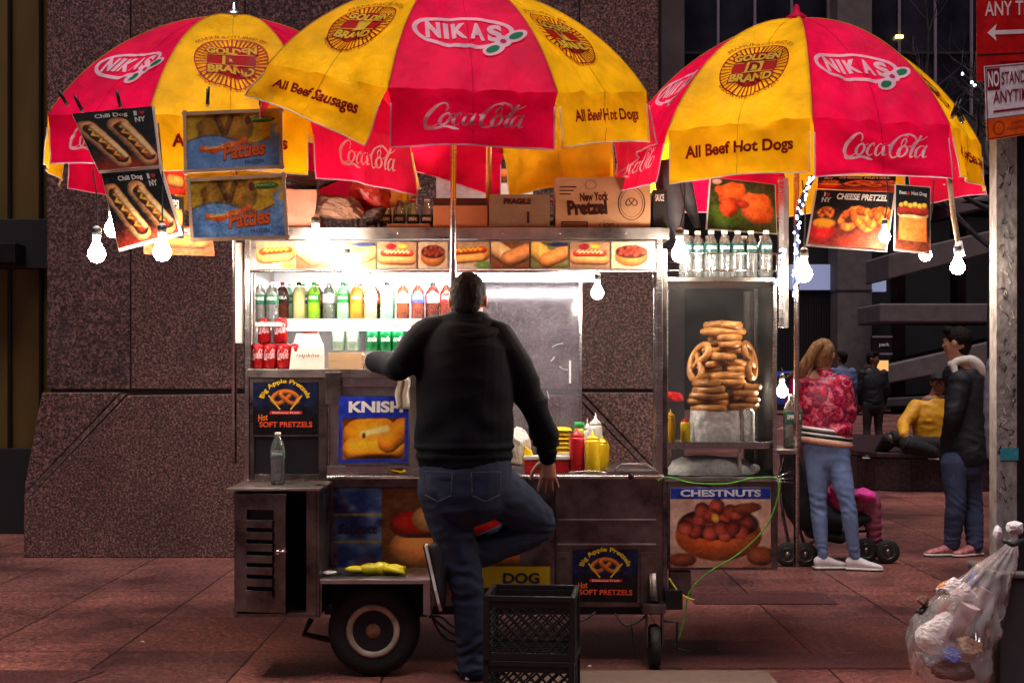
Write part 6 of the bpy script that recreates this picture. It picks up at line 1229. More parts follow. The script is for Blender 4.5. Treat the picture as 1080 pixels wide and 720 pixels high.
# ---- the man leaning on the counter (back to us)
MX = W
mn = thing('person', (PX(497, 6.33), 6.33, 0), 'big man seen from behind in black hooded sweatshirt and dark jeans leaning on the counter', 'person')
hipL, hipR = W(463, 500, 6.28), W(525, 503, 6.30); kneeL, ankL = W(490, 606, 6.30), W(500, 698, 6.34); kneeR, ankR = W(568, 552, 6.50), W(474, 594, 6.30)
shL, shR = W(448, 354, 6.30), W(528, 358, 6.30); elL, wrL = W(421, 388, 6.24), W(396, 382, 6.52); elR, wrR = W(563, 432, 6.36), W(577, 483, 6.56)
hc = W(494, 317, 6.33); neck = W(494, 347, 6.32)
mb = MB(); T, M = head_parts(mb, hc + Vector((0, 0, .0)), R(-6), R(-6), 1.02)
limb(mb, ipath([(*(hc + Vector((0, -.01, -.04))), .062, .066), (*(neck + Vector((0, -.012, 0))), .070, .072), (*(neck + Vector((0, 0, -.12))), .08, .06)]))
limb(mb, ipath([(*W(492, 362, 6.3), .14, .08), (*W(490, 400, 6.3), .16, .10), (*W(488, 450, 6.29), .15, .10), (*W(491, 496, 6.3), .15, .10)]))
for a in ([shL, elL, wrL], [shR, elR, wrR]): limb(mb, ipath([(*a[0], .04), (*a[1], .034), (*a[2], .027)]))
hand(mb, wrR, Vector((.05, .12, -.75)), Vector((0, 1, -.15)), 1.05, .22, -1, .3); hand(mb, wrL, (-.25, 1, 0), (0, 0, -1), 1.05, .4, -1)
for a in ([W(466, 512, 6.28), W(475, 550, 6.28), kneeL, ankL], [W(516, 514, 6.29), W(545, 535, 6.40), kneeR, W(540, 567, 6.44), W(505, 582, 6.36), ankR]): limb(mb, ipath([(*q, r_) for q, r_ in zip(a, [.07, .06, .05, .045, .04, .036])]))
limb(mb, [(*ankL, .035), (*(ankL + Vector((0, .05, -.05))), .035), (*(ankL + Vector((0, .16, -.065))), .03)]); limb(mb, [(*ankR, .035), (*(ankR + Vector((-.02, .0, -.08))), .03), (*(ankR + Vector((.05, .02, -.16))), .028)])
remesh('body', mb, .0052, M_SKIN, mn, 3)
eyes(mn, T, M, 1.02)
mb = MB(); mb.ball(T(0, -.020, .036), .079, .093, .087, M_BLACK, 24, 16, rot=M); limb(mb, [(*T(0, -.055, .0), .072, .056), (*T(0, -.060, -.030), .062, .044)], side=tuple(M @ Vector((1, 0, 0))))
M_HAIRB = hairmat('short_black_hair', (.014, .010, .010)); remesh('hair', mb, .005, M_HAIRB, mn, 1, lambda c, n: folds(.003, 70, .6)(c, n) + random.uniform(-.0012, .0012))
M_HOOD = simple('black_fleece', (.0055, .0065, .012), .9, var=.4, nscale=6, bump=.25, bscale=240, spec=.15)
mb = MB()
limb(mb, ipath([(*W(494, 350, 6.31), .15, .10), (*W(492, 366, 6.29), .200, .13), (*W(490, 395, 6.28), .218, .15), (*W(489, 430, 6.27), .216, .158), (*W(490, 462, 6.27), .212, .160), (*W(491, 476, 6.27), .212, .155)]), seg=28)
limb(mb, ipath([(*W(470, 352, 6.31), .08, .075), (*(shL + Vector((.01, 0, -.01))), .085, .08), (*W(433, 374, 6.27), .076), (*elL, .064), (*W(412, 384, 6.38), .060), (*wrL, .048)]), seg=18)
limb(mb, ipath([(*W(515, 354, 6.31), .08, .075), (*(shR + Vector((-.012, 0, -.01))), .090, .085), (*W(548, 394, 6.31), .074), (*elR, .060), (*W(574, 458, 6.45), .056), (*(wrR + Vector((0, -.01, .02))), .043), (*(wrR + Vector((0, 0, .004))), .041)]), seg=18)
jk = remesh('sweatshirt', mb, .007, M_HOOD, mn, 6, lambda c, n: folds(.012, 6, 1.6, 3)(c, n) + .006 * math.exp(-((c.z - PZ(474, 6.27)) / .035) ** 2) * math.sin(c.z * 140) + .005 * math.sin((c.z * 26 + abs(c.x - PX(489, 6.27)) * 22 + 3 * mnoise.noise(c * 5))) * math.exp(-((c.z - PZ(445, 6.27)) / .12) ** 2))
mb = MB()
hoodp = [(-.10, .04, .02), (-.115, -.03, .0), (-.08, -.09, -.025), (0, -.115, -.045), (.08, -.09, -.025), (.115, -.03, .0), (.10, .04, .02)]
limb(mb, ipath([(*(neck + Vector(q)), .030, .046) for q in hoodp], 4), side=(0, 0, 1)); limb(mb, ipath([(*(neck + Vector((-.085, -.065, -.02))), .04, .02), (*(neck + Vector((0, -.125, -.075))), .052, .022), (*(neck + Vector((.085, -.065, -.02))), .04, .02)], 5), side=(0, 0, 1))
limb(mb, ipath([(*(neck + Vector((-.075, .0, .045))), .016), (*(neck + Vector((-.05, -.070, .035))), .02), (*(neck + Vector((0, -.085, .02))), .022), (*(neck + Vector((.05, -.070, .035))), .02), (*(neck + Vector((.075, .0, .045))), .016)], 4), side=(0, 0, 1))
remesh('hood', mb, .006, M_HOOD, mn, 4, folds(.004, 16, 1, 2))
M_DENIM = denim('dark_blue_denim', (.0095, .018, .052))
mb = MB(); limb(mb, ipath([(*W(491, 478, 6.28), .200, .145), (*W(491, 500, 6.27), .208, .155), (*W(492, 520, 6.27), .198, .155)]), seg=24)
limb(mb, ipath([(*W(466, 514, 6.28), .112, .14), (*W(475, 550, 6.28), .096, .11), (*kneeL, .078, .088), (*W(496, 650, 6.31), .070), (*W(498, 690, 6.34), .068), (*W(499, 703, 6.34), .072)]), seg=20)
limb(mb, ipath([(*W(518, 512, 6.29), .112, .135), (*W(546, 533, 6.40), .098, .11), (*kneeR, .080), (*W(540, 567, 6.44), .078), (*W(505, 582, 6.36), .070), (*(ankR + Vector((-.02, -.02, .008))), .064)]), seg=20)
jn = remesh('jeans', mb, .007, M_DENIM, mn, 6, leg_folds(.007, [kneeL, kneeR], [ankL], 4))
mb = MB(); yb = 6.262 - .165
for s_ in (-1, 1):
    cx = PX(487, 6.1) + .103 * s_; P4 = [(cx - .062, .0), (cx + .062, .0), (cx + .058, -.10), (cx, -.128), (cx - .058, -.10)]; z_ = PZ(497, 6.15)
    mb = MB()
    for i in range(5): a, b = P4[i], P4[(i + 1) % 5]; f = lambda q: Vector((q[0], 6.270 - .168 * math.sqrt(max(0, 1 - ((q[0] - PX(491, 6.27)) / .245) ** 2)) - .004, z_ + q[1])); mb.tube([f(((a[0] * (1 - t) + b[0] * t), (a[1] * (1 - t) + b[1] * t))) for t in np.linspace(0, 1, 6)], .0028, simple('jeans_stitch', (.05, .05, .07), .9), 5)
    obj('back_pocket', mb, jn)
M_SNEAK = simple('black_sneaker', (.012, .012, .016), .7)
shoe(mn, (ankL.x - .005, 6.295, .002), (-.18, 1, 0), mat=M_SNEAK); 
shoe(mn, ankR + Vector((-.112, -.06, .085)), (.22, .06, -1), mat=M_SNEAK, up=(1, 0, .2))
# ---- generic clothed figure
def figure(label, J, top, bottom, hair, yaw, s=1.0, skin=None, torso=None, sleeve=(.062, .052, .042), leg=(.095, .066, .056), shoes=None, sole=None, face=True, hood=None, voxel=.009, pitch=0, long_coat=None, hairfn=None, handc=.3, head_s=1.0, cat='person', topname='jacket', botname='trousers', ribbing=None, shoedir=None, L=.26, fold=.008, hl=(0, 0, -1), hr=(0, 0, -1), name='person', group=None):
    root = thing(name, J['base'], label, cat, group); mb = MB(); h = Vector(J['head']); hs_ = s * head_s; T, M = head_parts(mb, h, yaw, pitch, hs_, True)
    nk, ch, wa, pe = map(Vector, (J['neck'], J['chest'], J['waist'], J['pelvis'])); k = s; tw = torso or (.155, .19, .165, .17); dp = (.09, .12, .11, .125); sdv = tuple(J.get('side', (1, 0, 0)))
    limb(mb, ipath([(*(h + Vector((0, 0, -.03 * k))), .052 * hs_), (*nk, .052 * hs_), (*(nk - Vector((0, 0, .06 * k))), .08 * k)]), side=sdv)
    limb(mb, ipath([(*(nk - Vector((0, 0, .06 * k))), tw[0] * .8 * k, dp[0] * .85 * k), (*ch, tw[1] * .85 * k, dp[1] * .85 * k), (*wa, tw[2] * .85 * k, dp[2] * .85 * k), (*pe, tw[3] * .85 * k, dp[3] * .85 * k)]), side=sdv)
    for q in 'LR':
        if 'sh' + q in J: limb(mb, ipath([(*J['sh' + q], .045 * k), (*J['el' + q], .037 * k), (*J['wr' + q], .025 * k)]), side=sdv); hand(mb, J['wr' + q], J.get('hd' + q, (0, 0, -1)), J.get('hn' + q, (0, 1, 0)), .95 * k, handc, 1 if q == 'L' else -1)
        if 'hi' + q in J:
            limb(mb, ipath([(*J['hi' + q], .07 * k), (*J['kn' + q], .05 * k), (*J['an' + q], .034 * k)]), side=sdv); a = Vector(J['an' + q]); fd = Vector((shoedir or {}).get(q, (math.sin(-yaw), math.cos(yaw), 0))).normalized()
            limb(mb, [(*a, .032 * k), (*(a + fd * .06 * k - Vector((0, 0, .045 * k))), .032 * k), (*(a + fd * .15 * k - Vector((0, 0, .06 * k))), .028 * k)])
    remesh('body', mb, voxel * .75, skin or M_SKIN, root, 2)
    if face: eyes(root, T, M, hs_)
    mb = MB(); shm = Vector(nk) - Vector((0, 0, .075 * k)); low = pe if not long_coat else Vector(long_coat)
    limb(mb, ipath([(*(nk - Vector((0, 0, .03 * k))), .075 * k, .07 * k), (*shm, tw[0] * k, dp[0] * k), (*ch, tw[1] * 1.03 * k, dp[1] * 1.1 * k), (*wa, tw[2] * 1.06 * k, dp[2] * 1.15 * k), (*low, tw[3] * (1.08 if long_coat else .98) * k, dp[3] * 1.06 * k)]), side=sdv, seg=22)
    for q in 'LR':
        if 'sh' + q in J: limb(mb, ipath([(*J['sh' + q], sleeve[0] * 1.15 * k), (*(Vector(J['sh' + q]).lerp(Vector(J['el' + q]), .5)), sleeve[0] * k), (*J['el' + q], sleeve[1] * k), (*(Vector(J['el' + q]).lerp(Vector(J['wr' + q]), .55)), (sleeve[2] + .006) * k), (*J['wr' + q], sleeve[2] * k)]), side=sdv, seg=14)
    remesh(topname, mb, voxel, top, root, 5, folds(fold, 9, 1.6, len(label)))
    if 'hiL' in J or 'hiR' in J:
        mb = MB(); limb(mb, ipath([(*pe, tw[3] * .96 * k, dp[3] * 1.0 * k), (*(pe - Vector((0, 0, .10 * k))), tw[3] * .94 * k, dp[3] * .95 * k)]), side=sdv, seg=22)
        for q in 'LR':
            if 'hi' + q in J: hp, kn_, an = map(Vector, (J['hi' + q], J['kn' + q], J['an' + q])); limb(mb, ipath([(*hp, leg[0] * k), (*hp.lerp(kn_, .5), leg[0] * .86 * k), (*kn_, leg[1] * k), (*kn_.lerp(an, .35), leg[1] * 1.0 * k), (*an.lerp(kn_, .12), leg[2] * k), (*an.lerp(kn_, .04), leg[2] * k)]), side=sdv, seg=16)
        remesh(botname, mb, voxel, bottom, root, 4, leg_folds(.005, [J[x] for x in ('knL', 'knR') if x in J], [J[x] for x in ('anL', 'anR') if x in J], 2))
        if shoes:
            for q in 'LR':
                if 'an' + q in J: a = Vector(J['an' + q]); fd = Vector((shoedir or {}).get(q, (math.sin(-yaw), math.cos(yaw), 0))).normalized(); shoe(root, (a.x - fd.x * .06, a.y - fd.y * .06, max(.002, a.z - .085)), fd, mat=shoes, sole=sole, L=L)
    if hairfn: mb = MB(); hairfn(mb, T, M, hs_); remesh('hair', mb, voxel * .7, hair, root, 2, lambda c, n: .0045 * mnoise.noise(Vector((c.x * 90, c.y * 90, c.z * 12))) + .003 * mnoise.noise(c * 60))
    return root, T, M
# ---- woman in the floral jacket
YW = 9.87; wv = lambda a, b, y=YW: W(a, b, y)
def floral():
    m, nt, p = newmat('pink_floral_satin'); mp = coord(nt); v = N(nt, 'ShaderNodeTexVoronoi', Scale=24.0); nt.links.new(mp.outputs[0], v.inputs[0]); n = N(nt, 'ShaderNodeTexNoise', Scale=16.0, Detail=3.0, Distortion=1.2); nt.links.new(mp.outputs[0], n.inputs[0])
    r = ramp(nt, [(.0, (.80, .05, .12)), (.38, (.68, .015, .06)), (.46, (.05, .01, .05)), (.54, (.72, .03, .10)), (.66, (.85, .30, .36)), (.74, (.70, .03, .09)), (1, (.12, .02, .1))]); nt.links.new(n.outputs[0], r.inputs[0]); 
    r2 = ramp(nt, [(0, (1.1, .8, .9)), (.5, (.8, .75, .8)), (1, (1.2, 1, 1))]); nt.links.new(v.outputs['Color'], r2.inputs[0]); mu = N(nt, 'ShaderNodeMixRGB', blend_type='MULTIPLY'); mu.inputs[0].default_value = 1; nt.links.new(r.outputs[0], mu.inputs[1]); nt.links.new(r2.outputs[0], mu.inputs[2]); nt.links.new(mu.outputs[0], p.inputs['Base Color']); p.inputs['Roughness'].default_value = .4; return m
M_BLOND = hairmat('light_brown_hair', (.30, .165, .075))
def hair_woman(mb, T, M, s):
    mb.ball(T(0, -.018, .034), .084 * s, .098 * s, .090 * s, M_BLACK, 20, 14, rot=M); limb(mb, [(*T(0, -.05, -.02), .07 * s, .05 * s), (*T(0, -.045, -.06), .058 * s, .04 * s)])
    limb(mb, ipath([(*T(0, -.10, .075), .030), (*T(-.02, -.145, .06), .034), (*T(-.06, -.165, -.02), .040, .03), (*T(-.12, -.155, -.11), .042, .028), (*T(-.17, -.12, -.19), .034, .02), (*T(-.20, -.09, -.25), .014, .01)]))
    limb(mb, ipath([(*T(-.04, -.155, .02), .02), (*T(-.12, -.16, -.08), .026, .018), (*T(-.20, -.13, -.14), .018, .012), (*T(-.26, -.10, -.17), .006)])); limb(mb, ipath([(*T(-.06, -.05, .0), .02), (*T(-.085, -.04, -.08), .022, .014), (*T(-.10, -.05, -.16), .01)]))
Jw = dict(base=(PX(880, YW), YW, 0), head=wv(869, 374), neck=wv(869, 392), chest=wv(865, 420), waist=wv(869, 446), pelvis=wv(872, 470), side=(.9, -.35, 0),
          shL=wv(844, 404), elL=wv(836, 436, YW + .05), wrL=wv(834, 452, YW + .28), shR=wv(888, 406, YW - .02), elR=wv(895, 436, YW + .02), wrR=wv(890, 452, YW + .24), hdL=(-.3, 1, .1), hdR=(-.3, 1, .1), hnL=(0, 0, -1), hnR=(0, 0, -1),
          hiL=wv(862, 480), knL=wv(863, 532), anL=wv(868, 590), hiR=wv(882, 480, YW - .03), knR=wv(894, 532, YW - .08), anR=wv(902, 590, YW - .05))
M_LJ = denim('light_blue_denim', (.15, .22, .42)); M_WSH = simple('white_canvas_shoe', (.62, .56, .58), .7, var=.1)
rw, Tw, Mw = figure('woman in pink floral bomber jacket and light jeans with a ponytail beside the stroller', Jw, floral(), M_LJ, M_BLOND, R(-28), .92, torso=(.17, .20, .165, .185), leg=(.096, .060, .040), sleeve=(.072, .064, .045), shoes=M_WSH, long_coat=wv(871, 455), hairfn=hair_woman, shoedir={'L': (1, .15, 0), 'R': (1, -.25, 0)}, L=.235, topname='bomber_jacket', botname='jeans', face=True)
mb = MB(); cxx = wv(871, 458)
for (dz, c_, r_) in ((.0, M_WHP, 1.0), (-.020, M_BLACKP, 1.005), (-.034, M_WHP, 1.01), (-.052, M_BLACKP, 1.0), (-.066, M_WHP, .99)):
    mb.tube([cxx + Vector((math.cos(a) * .172 * r_, math.sin(a) * .125 * r_, dz + math.cos(a) * -.022 + .03)) for a in np.linspace(0, 2 * math.pi, 33)[:-1]], .0115, c_, 8, closed=True)
obj('knit_waistband', mb, rw)
mb = MB(); mb.tube([cxx + Vector((math.cos(a) * .17, math.sin(a) * .125, -.055 + math.cos(a) * -.025)) for a in np.linspace(0, 2 * math.pi, 33)[:-1]], .022, simple('peach_shirt', (.65, .32, .2), .8), 8, closed=True, ry=.02); obj('shirt_hem', mb, rw)
# ---- young man in the dark parka
YM = 10.6; mv = lambda a, b, y=YM: W(a, b, y)
M_PARKA = simple('navy_parka', (.0035, .004, .009), .75, var=.3, bump=.2, bscale=40); M_MJ = denim('mid_blue_denim', (.032, .045, .10)); M_DHAIR = hairmat('dark_brown_hair', (.012, .008, .007))
def hair_man(mb, T, M, s): mb.ball(T(0, -.020, .042), .084 * s, .100 * s, .090 * s, M_BLACK, 20, 14, rot=M); limb(mb, [(*T(0, -.055, -.01), .064 * s, .045 * s), (*T(0, -.05, -.06), .05 * s, .032 * s)]); limb(mb, ipath([(*T(-.05, .05, .10), .03), (*T(0, .075, .10), .032), (*T(.05, .05, .10), .03)]))
Jm = dict(base=(PX(1016, YM), YM, 0), head=mv(1009, 362), neck=mv(1012, 382), chest=mv(1019, 410), waist=mv(1018, 440), pelvis=mv(1017, 478), side=(.75, -.6, 0),
          shL=mv(1013, 402, YM - .1), elL=mv(1005, 440, YM - .14), wrL=mv(1000, 466, YM + .02), shR=mv(1030, 404, YM + .1), elR=mv(1037, 440, YM + .12), wrR=mv(1032, 470, YM + .12), hiL=mv(1006, 488, YM - .04), knL=mv(1008, 532, YM - .06), anL=mv(1004, 574, YM - .02), hiR=mv(1022, 488, YM + .04), knR=mv(1026, 532, YM + .04), anR=mv(1028, 576, YM))
rm, Tm, Mm = figure('young man in a dark parka and blue jeans looking left, white hood lining', Jm, M_PARKA, M_MJ, M_DHAIR, R(52), .98, torso=(.135, .150, .150, .165), long_coat=mv(1015, 482), hairfn=hair_man, shoes=simple('red_white_sneaker', (.5, .16, .17), .7, var=.6, nscale=30), shoedir={'L': (-1, -.1, 0), 'R': (-.9, -.45, 0)}, topname='parka', botname='jeans', leg=(.10, .075, .062), sleeve=(.075, .066, .055), face=True)
mb = MB(); nk = mv(1013, 384); limb(mb, ipath([(*(nk + Vector((-.06, -.10, -.09))), .022), (*(nk + Vector((-.07, -.07, .0))), .030), (*(nk + Vector((.0, -.075, .03))), .034), (*(nk + Vector((.07, -.07, .02))), .044), (*(nk + Vector((.12, -.06, -.05))), .055, .04), (*(nk + Vector((.145, -.04, -.13))), .035, .025), (*(nk + Vector((.15, -.04, -.18))), .015)], 5)); limb(mb, ipath([(*(nk + Vector((-.07, .0, .0))), .03), (*(nk + Vector((0, .03, .02))), .04), (*(nk + Vector((.08, .0, .01))), .04)])); remesh('hood_lining', mb, .008, simple('white_fleece', (.62, .56, .5), .95, bump=.4), rm, 3)
# ---- seated man in yellow
YS = 16.6; yv = lambda a, b, y=YS: W(a, b, y)
M_YJ = simple('mustard_jacket', (.72, .34, .01), .6, var=.15, bump=.2, bscale=30); M_BT = simple('black_trousers', (.008, .007, .009), .8)
def hair_cap(mb, T, M, s): mb.ball(T(0, -.010, .048), .086 * s, .104 * s, .078 * s, M_BLACK, 18, 12, rot=M); limb(mb, ipath([(*T(-.04, .10, .055), .018), (*T(0, .12, .05), .02), (*T(.04, .10, .055), .018)]))
Jy = dict(base=(PX(978, YS), YS, .445), head=yv(990, 404), neck=yv(985, 418), chest=yv(983, 438), waist=yv(985, 458), pelvis=yv(986, 470), shL=yv(966, 430), elL=yv(953, 447, YS - .1), wrL=yv(953, 458, YS - .3), hdL=(.1, -.9, -.3), shR=yv(1004, 430), elR=yv(1018, 452, YS - .05), wrR=yv(1010, 468, YS - .2), hdR=(-.2, -1, 0),
          hiL=yv(975, 470, YS - .05), knL=yv(940, 462, YS - .25), anL=yv(928, 476, YS - .05), hiR=yv(995, 470, YS - .05), knR=yv(955, 468, YS - .45), anR=yv(985, 477, YS - .35))
figure('man in a mustard yellow jacket and black cap sitting on the ledge', Jy, M_YJ, M_BT, simple('black_cap_cloth', (.01, .009, .011), .8), R(165), 1.0, head_s=1.12, skin=M_SKIND, torso=(.19, .23, .22, .20), sleeve=(.085, .075, .06), hairfn=hair_cap, shoes=M_SNEAK, shoedir={'L': (-1, -.2, 0), 'R': (1, -.3, 0)}, voxel=.012, leg=(.11, .085, .07))
# ---- person half hidden behind the post
YG = 9.2; gv = lambda a, b, y=YG: W(a, b, y)
Jg = dict(base=(PX(1075, YG), YG, 0), head=gv(1074, 350), neck=gv(1074, 370), chest=gv(1075, 405), waist=gv(1075, 440), pelvis=gv(1075, 478), shL=gv(1053, 386), elL=gv(1048, 432), wrL=gv(1048, 480), hdL=(0.1, .1, -1), shR=gv(1096, 386), elR=gv(1102, 432), wrR=gv(1102, 480), hiL=gv(1065, 488), knL=gv(1068, 540), anL=gv(1070, 602), hiR=gv(1086, 488), knR=gv(1084, 540), anR=gv(1084, 602))
figure('person in a grey sweatshirt mostly hidden behind the sign post', Jg, simple('grey_sweatshirt', (.16, .145, .2), .9, var=.2), M_BT, M_DHAIR, R(10), 1.0, hairfn=hair_man, shoes=M_SNEAK, sleeve=(.066, .058, .046), topname='sweatshirt', voxel=.011)
# ---- distant people
YF = 25; fv = lambda a, b, y=YF: W(a, b, y)
def standing(px, Y, H, yaw, lean=0.0):
    X = PX(px, Y); k = H / 1.75; P = lambda x, z, y=0: Vector((X + x * k, Y + y * k, z * k))
    return dict(base=(X, Y, 0), head=P(lean * 1.2, 1.64), neck=P(lean, 1.49), chest=P(lean * .8, 1.27), waist=P(lean * .4, 1.08), pelvis=P(0, .93), shL=P(-.18 + lean, 1.40), elL=P(-.23 + lean, 1.13), wrL=P(-.20 + lean, .90, .08), shR=P(.18 + lean, 1.40), elR=P(.23 + lean, 1.13), wrR=P(.21 + lean, .90, .08), hiL=P(-.09, .88), knL=P(-.10, .48, .03), anL=P(-.11, .09), hiR=P(.09, .88), knR=P(.10, .48, .05), anR=P(.12, .09))
figure('distant person in a grey blue shirt seen beyond the woman shoulder', standing(887, 25, 1.72, 0, .02), simple('grey_blue_shirt', (.10, .14, .26), .85), M_BT, M_DHAIR, R(20), .98, skin=M_SKIND, hairfn=hair_man, shoes=M_SNEAK, voxel=.016, topname='shirt')
figure('distant person in dark clothes walking behind the seating ledge', standing(921, 23, 1.68, 0), M_PARKA, simple('taupe_trousers', (.025, .018, .018), .9), M_DHAIR, R(-120), .96, skin=M_SKIND, hairfn=hair_man, shoes=M_SNEAK, voxel=.016)

# ------------------------------------------------------------------ stroller with a child
ST = thing('stroller', (PX(880, 10.2), 10.2, 0), 'black pushchair beside the woman holding a child in pink', 'stroller'); YT = 10.25; tv = lambda a, b, y=YT: W(a, b, y)
for (px, py, y_, r_) in ((831, 582, 10.0, .085), (850, 585, 10.0, .085), (914, 584, 10.2, .088), (937, 584, 10.15, .085)):
    Y_ = y_ + .0; c = Vector((PX(px, Y_), Y_, r_)); mb = MB(); mb.lathe(c, [(r_ * .55, 0), (r_ * .9, -.004), (r_, .008), (r_, .03), (r_ * .9, .042), (r_ * .55, .038)], M_TYRE, 26, 'y'); w_ = obj('wheel', mb, ST); mb = MB(); mb.lathe(c, [(.0005, -.006), (r_ * .22, -.004), (r_ * .25, .008), (r_ * .5, .012), (r_ * .55, .0), (r_ * .60, -.002), (r_ * .62, .01)], M_STEELD, 20, 'y'); obj('wheel_hub', mb, w_)
mb = MB(); A_ = lambda *q: [tv(*a) for a in q]
mb.tube(A_((833, 578), (826, 545), (822, 500), (828, 478)), .012, M_STEELD, 8); mb.tube(A_((850, 580), (838, 540), (834, 500), (826, 478)), .012, M_STEELD, 8); mb.tube(A_((826, 480), (836, 470)), .014, M_BLACK, 8)
mb.tube(A_((935, 578), (918, 552), (900, 532), (870, 500)), .012, M_STEELD, 8); mb.tube(A_((912, 580), (922, 560), (928, 552)), .014, M_BLACKP, 8); mb.tube(A_((850, 575), (880, 560), (915, 560)), .010, M_STEELD, 8); mb.tube(A_((838, 540), (870, 548), (905, 540)), .010, M_STEELD, 8); obj('frame', mb, ST)
mb = MB(); limb(mb, ipath([(*tv(832, 478, 10.3), .06, .14), (*tv(840, 510, 10.3), .10, .17), (*tv(850, 540, 10.3), .13, .17), (*tv(885, 548, 10.3), .09, .16), (*tv(912, 545, 10.3), .04, .14)])); remesh('seat', mb, .012, simple('black_pushchair_cloth', (.008, .008, .01), .8), ST, 4, folds(.01, 8, 1, 3))
mb = MB(); limb(mb, [(*tv(855, 560, 10.3), .05, .12), (*tv(885, 566, 10.3), .05, .12)]); remesh('basket', mb, .012, M_BLACK, ST, 3)
YC = 10.3; kv = lambda a, b, y=YC: W(a, b, y); M_PINKC = simple('pink_child_clothes', (.75, .05, .25), .7, var=.2); M_MAG = simple('plum_leggings', (.25, .05, .10), .85)
Jc = dict(base=kv(890, 545), head=kv(868, 500), neck=kv(874, 512), chest=kv(880, 522), waist=kv(886, 532), pelvis=kv(890, 538), side=(0, 1, 0), shL=kv(880, 515, YC + .1), elL=kv(894, 524, YC + .12), wrL=kv(903, 522, YC + .05), shR=kv(880, 515, YC - .12), elR=kv(892, 524, YC - .14), wrR=kv(899, 519, YC - .08), hdR=(1, 0, .1), hdL=(1, 0, .1), hiL=kv(893, 535, YC + .05), knL=kv(917, 528, YC + .05), anL=kv(921, 566, YC + .05), hiR=kv(893, 535, YC - .06), knR=kv(918, 527, YC - .06), anR=kv(923, 568, YC - .06))
figure('small child in pink sitting in the black pushchair', Jc, M_PINKC, M_MAG, M_BLOND, R(-90), .52, torso=(.17, .2, .2, .2), hairfn=hair_man, head_s=1.3, shoes=simple('pink_shoe', (.7, .25, .32), .6), shoedir={'L': (.8, 0, -.5), 'R': (.8, 0, -.5)}, L=.15, leg=(.14, .13, .09), voxel=.008)
mb = MB(); limb(mb, ipath([(*kv(899, 521, YC - .1), .02, .08), (*kv(908, 520, YC - .1), .034, .10), (*kv(919, 524, YC - .1), .032, .09)])); mb2 = remesh('pink_blanket', mb, .010, simple('hot_pink_satin', (.85, .06, .36), .4), ST, 3, folds(.012, 14, 1, 2))

# ------------------------------------------------------------------ milk crates
def crate(label, z0, zrot):
    cx, cy, w, d, h = PX(562, 5.62), 5.66, .166, .150, .25; root = thing('milk_crate', (cx, cy, z0), label, 'crate', 'black milk crates stacked behind the man'); M_ = rotz(zrot)
    def T_(x, y, z): return Vector((cx, cy, z0)) + M_ @ Vector((x, y, z))
    mb = MB()
    def bx(x0, x1, y0, y1, za, zb_): mb.add([T_(x, y, z) for z in (za, zb_) for (x, y) in ((x0, y0), (x1, y0), (x1, y1), (x0, y1))], [(0, 3, 2, 1), (4, 5, 6, 7), (0, 1, 5, 4), (1, 2, 6, 5), (2, 3, 7, 6), (3, 0, 4, 7)], M_BLACKP)
    for (sx_, sy_) in ((-1, -1), (1, -1), (-1, 1), (1, 1)): bx(sx_ * w - .012, sx_ * w + .012, sy_ * d - .012, sy_ * d + .012, 0, h)
    for (za, zb_) in ((0, .03), (h - .045, h - .020), (h - .02, h)):
        e = .006 if zb_ >= h - .001 else 0
        bx(-w - e, w + e, -d - .006 - e, -d + .006, za, zb_); bx(-w - e, w + e, d - .006, d + .006 + e, za, zb_); bx(-w - .006 - e, -w + .006, -d + .006, d - .006, za, zb_); bx(w - .006, w + .006 + e, -d + .006, d - .006, za, zb_)
    obj('crate_frame', mb, root, bevel=.002); pitch = .046
    for face in range(4):
        mb = MB(); L_ = w if face < 2 else d; za, zb_ = .03, h - .045; hh = zb_ - za
        def P(u, z): return T_(u, -d if face == 0 else d, z) if face < 2 else T_(-w if face == 2 else w, u, z)
        for sgn in (-1, 1):
            k = -L_ - hh
            while k < L_ + hh:
                u0, u1 = k, k + hh; za_, zb2 = za, zb_
                if u0 < -L_: za_ = za + (-L_ - u0); u0 = -L_
                if u1 > L_: zb2 = zb_ - (u1 - L_); u1 = L_
                if u1 - u0 > .006: mb.tube([P(sgn * u0, za_), P(sgn * u1, zb2)], .0044, M_BLACKP, 6, smooth=False)
                k += pitch
        obj('lattice_side', mb, root)
    mb = MB(); k = -w + .03
    while k < w: bx(k - .004, k + .004, -d + .006, d - .006, .004, .010); k += .036
    k = -d + .03
    while k < d: bx(-w + .006, w - .006, k - .004, k + .004, .0105, .016); k += .036
    obj('crate_floor', mb, root); return root
crate('lower black milk crate standing on the pavement behind the man', 0.001, R(-7)); crate('upper black milk crate stacked on the other one behind the man', .252, R(-6))

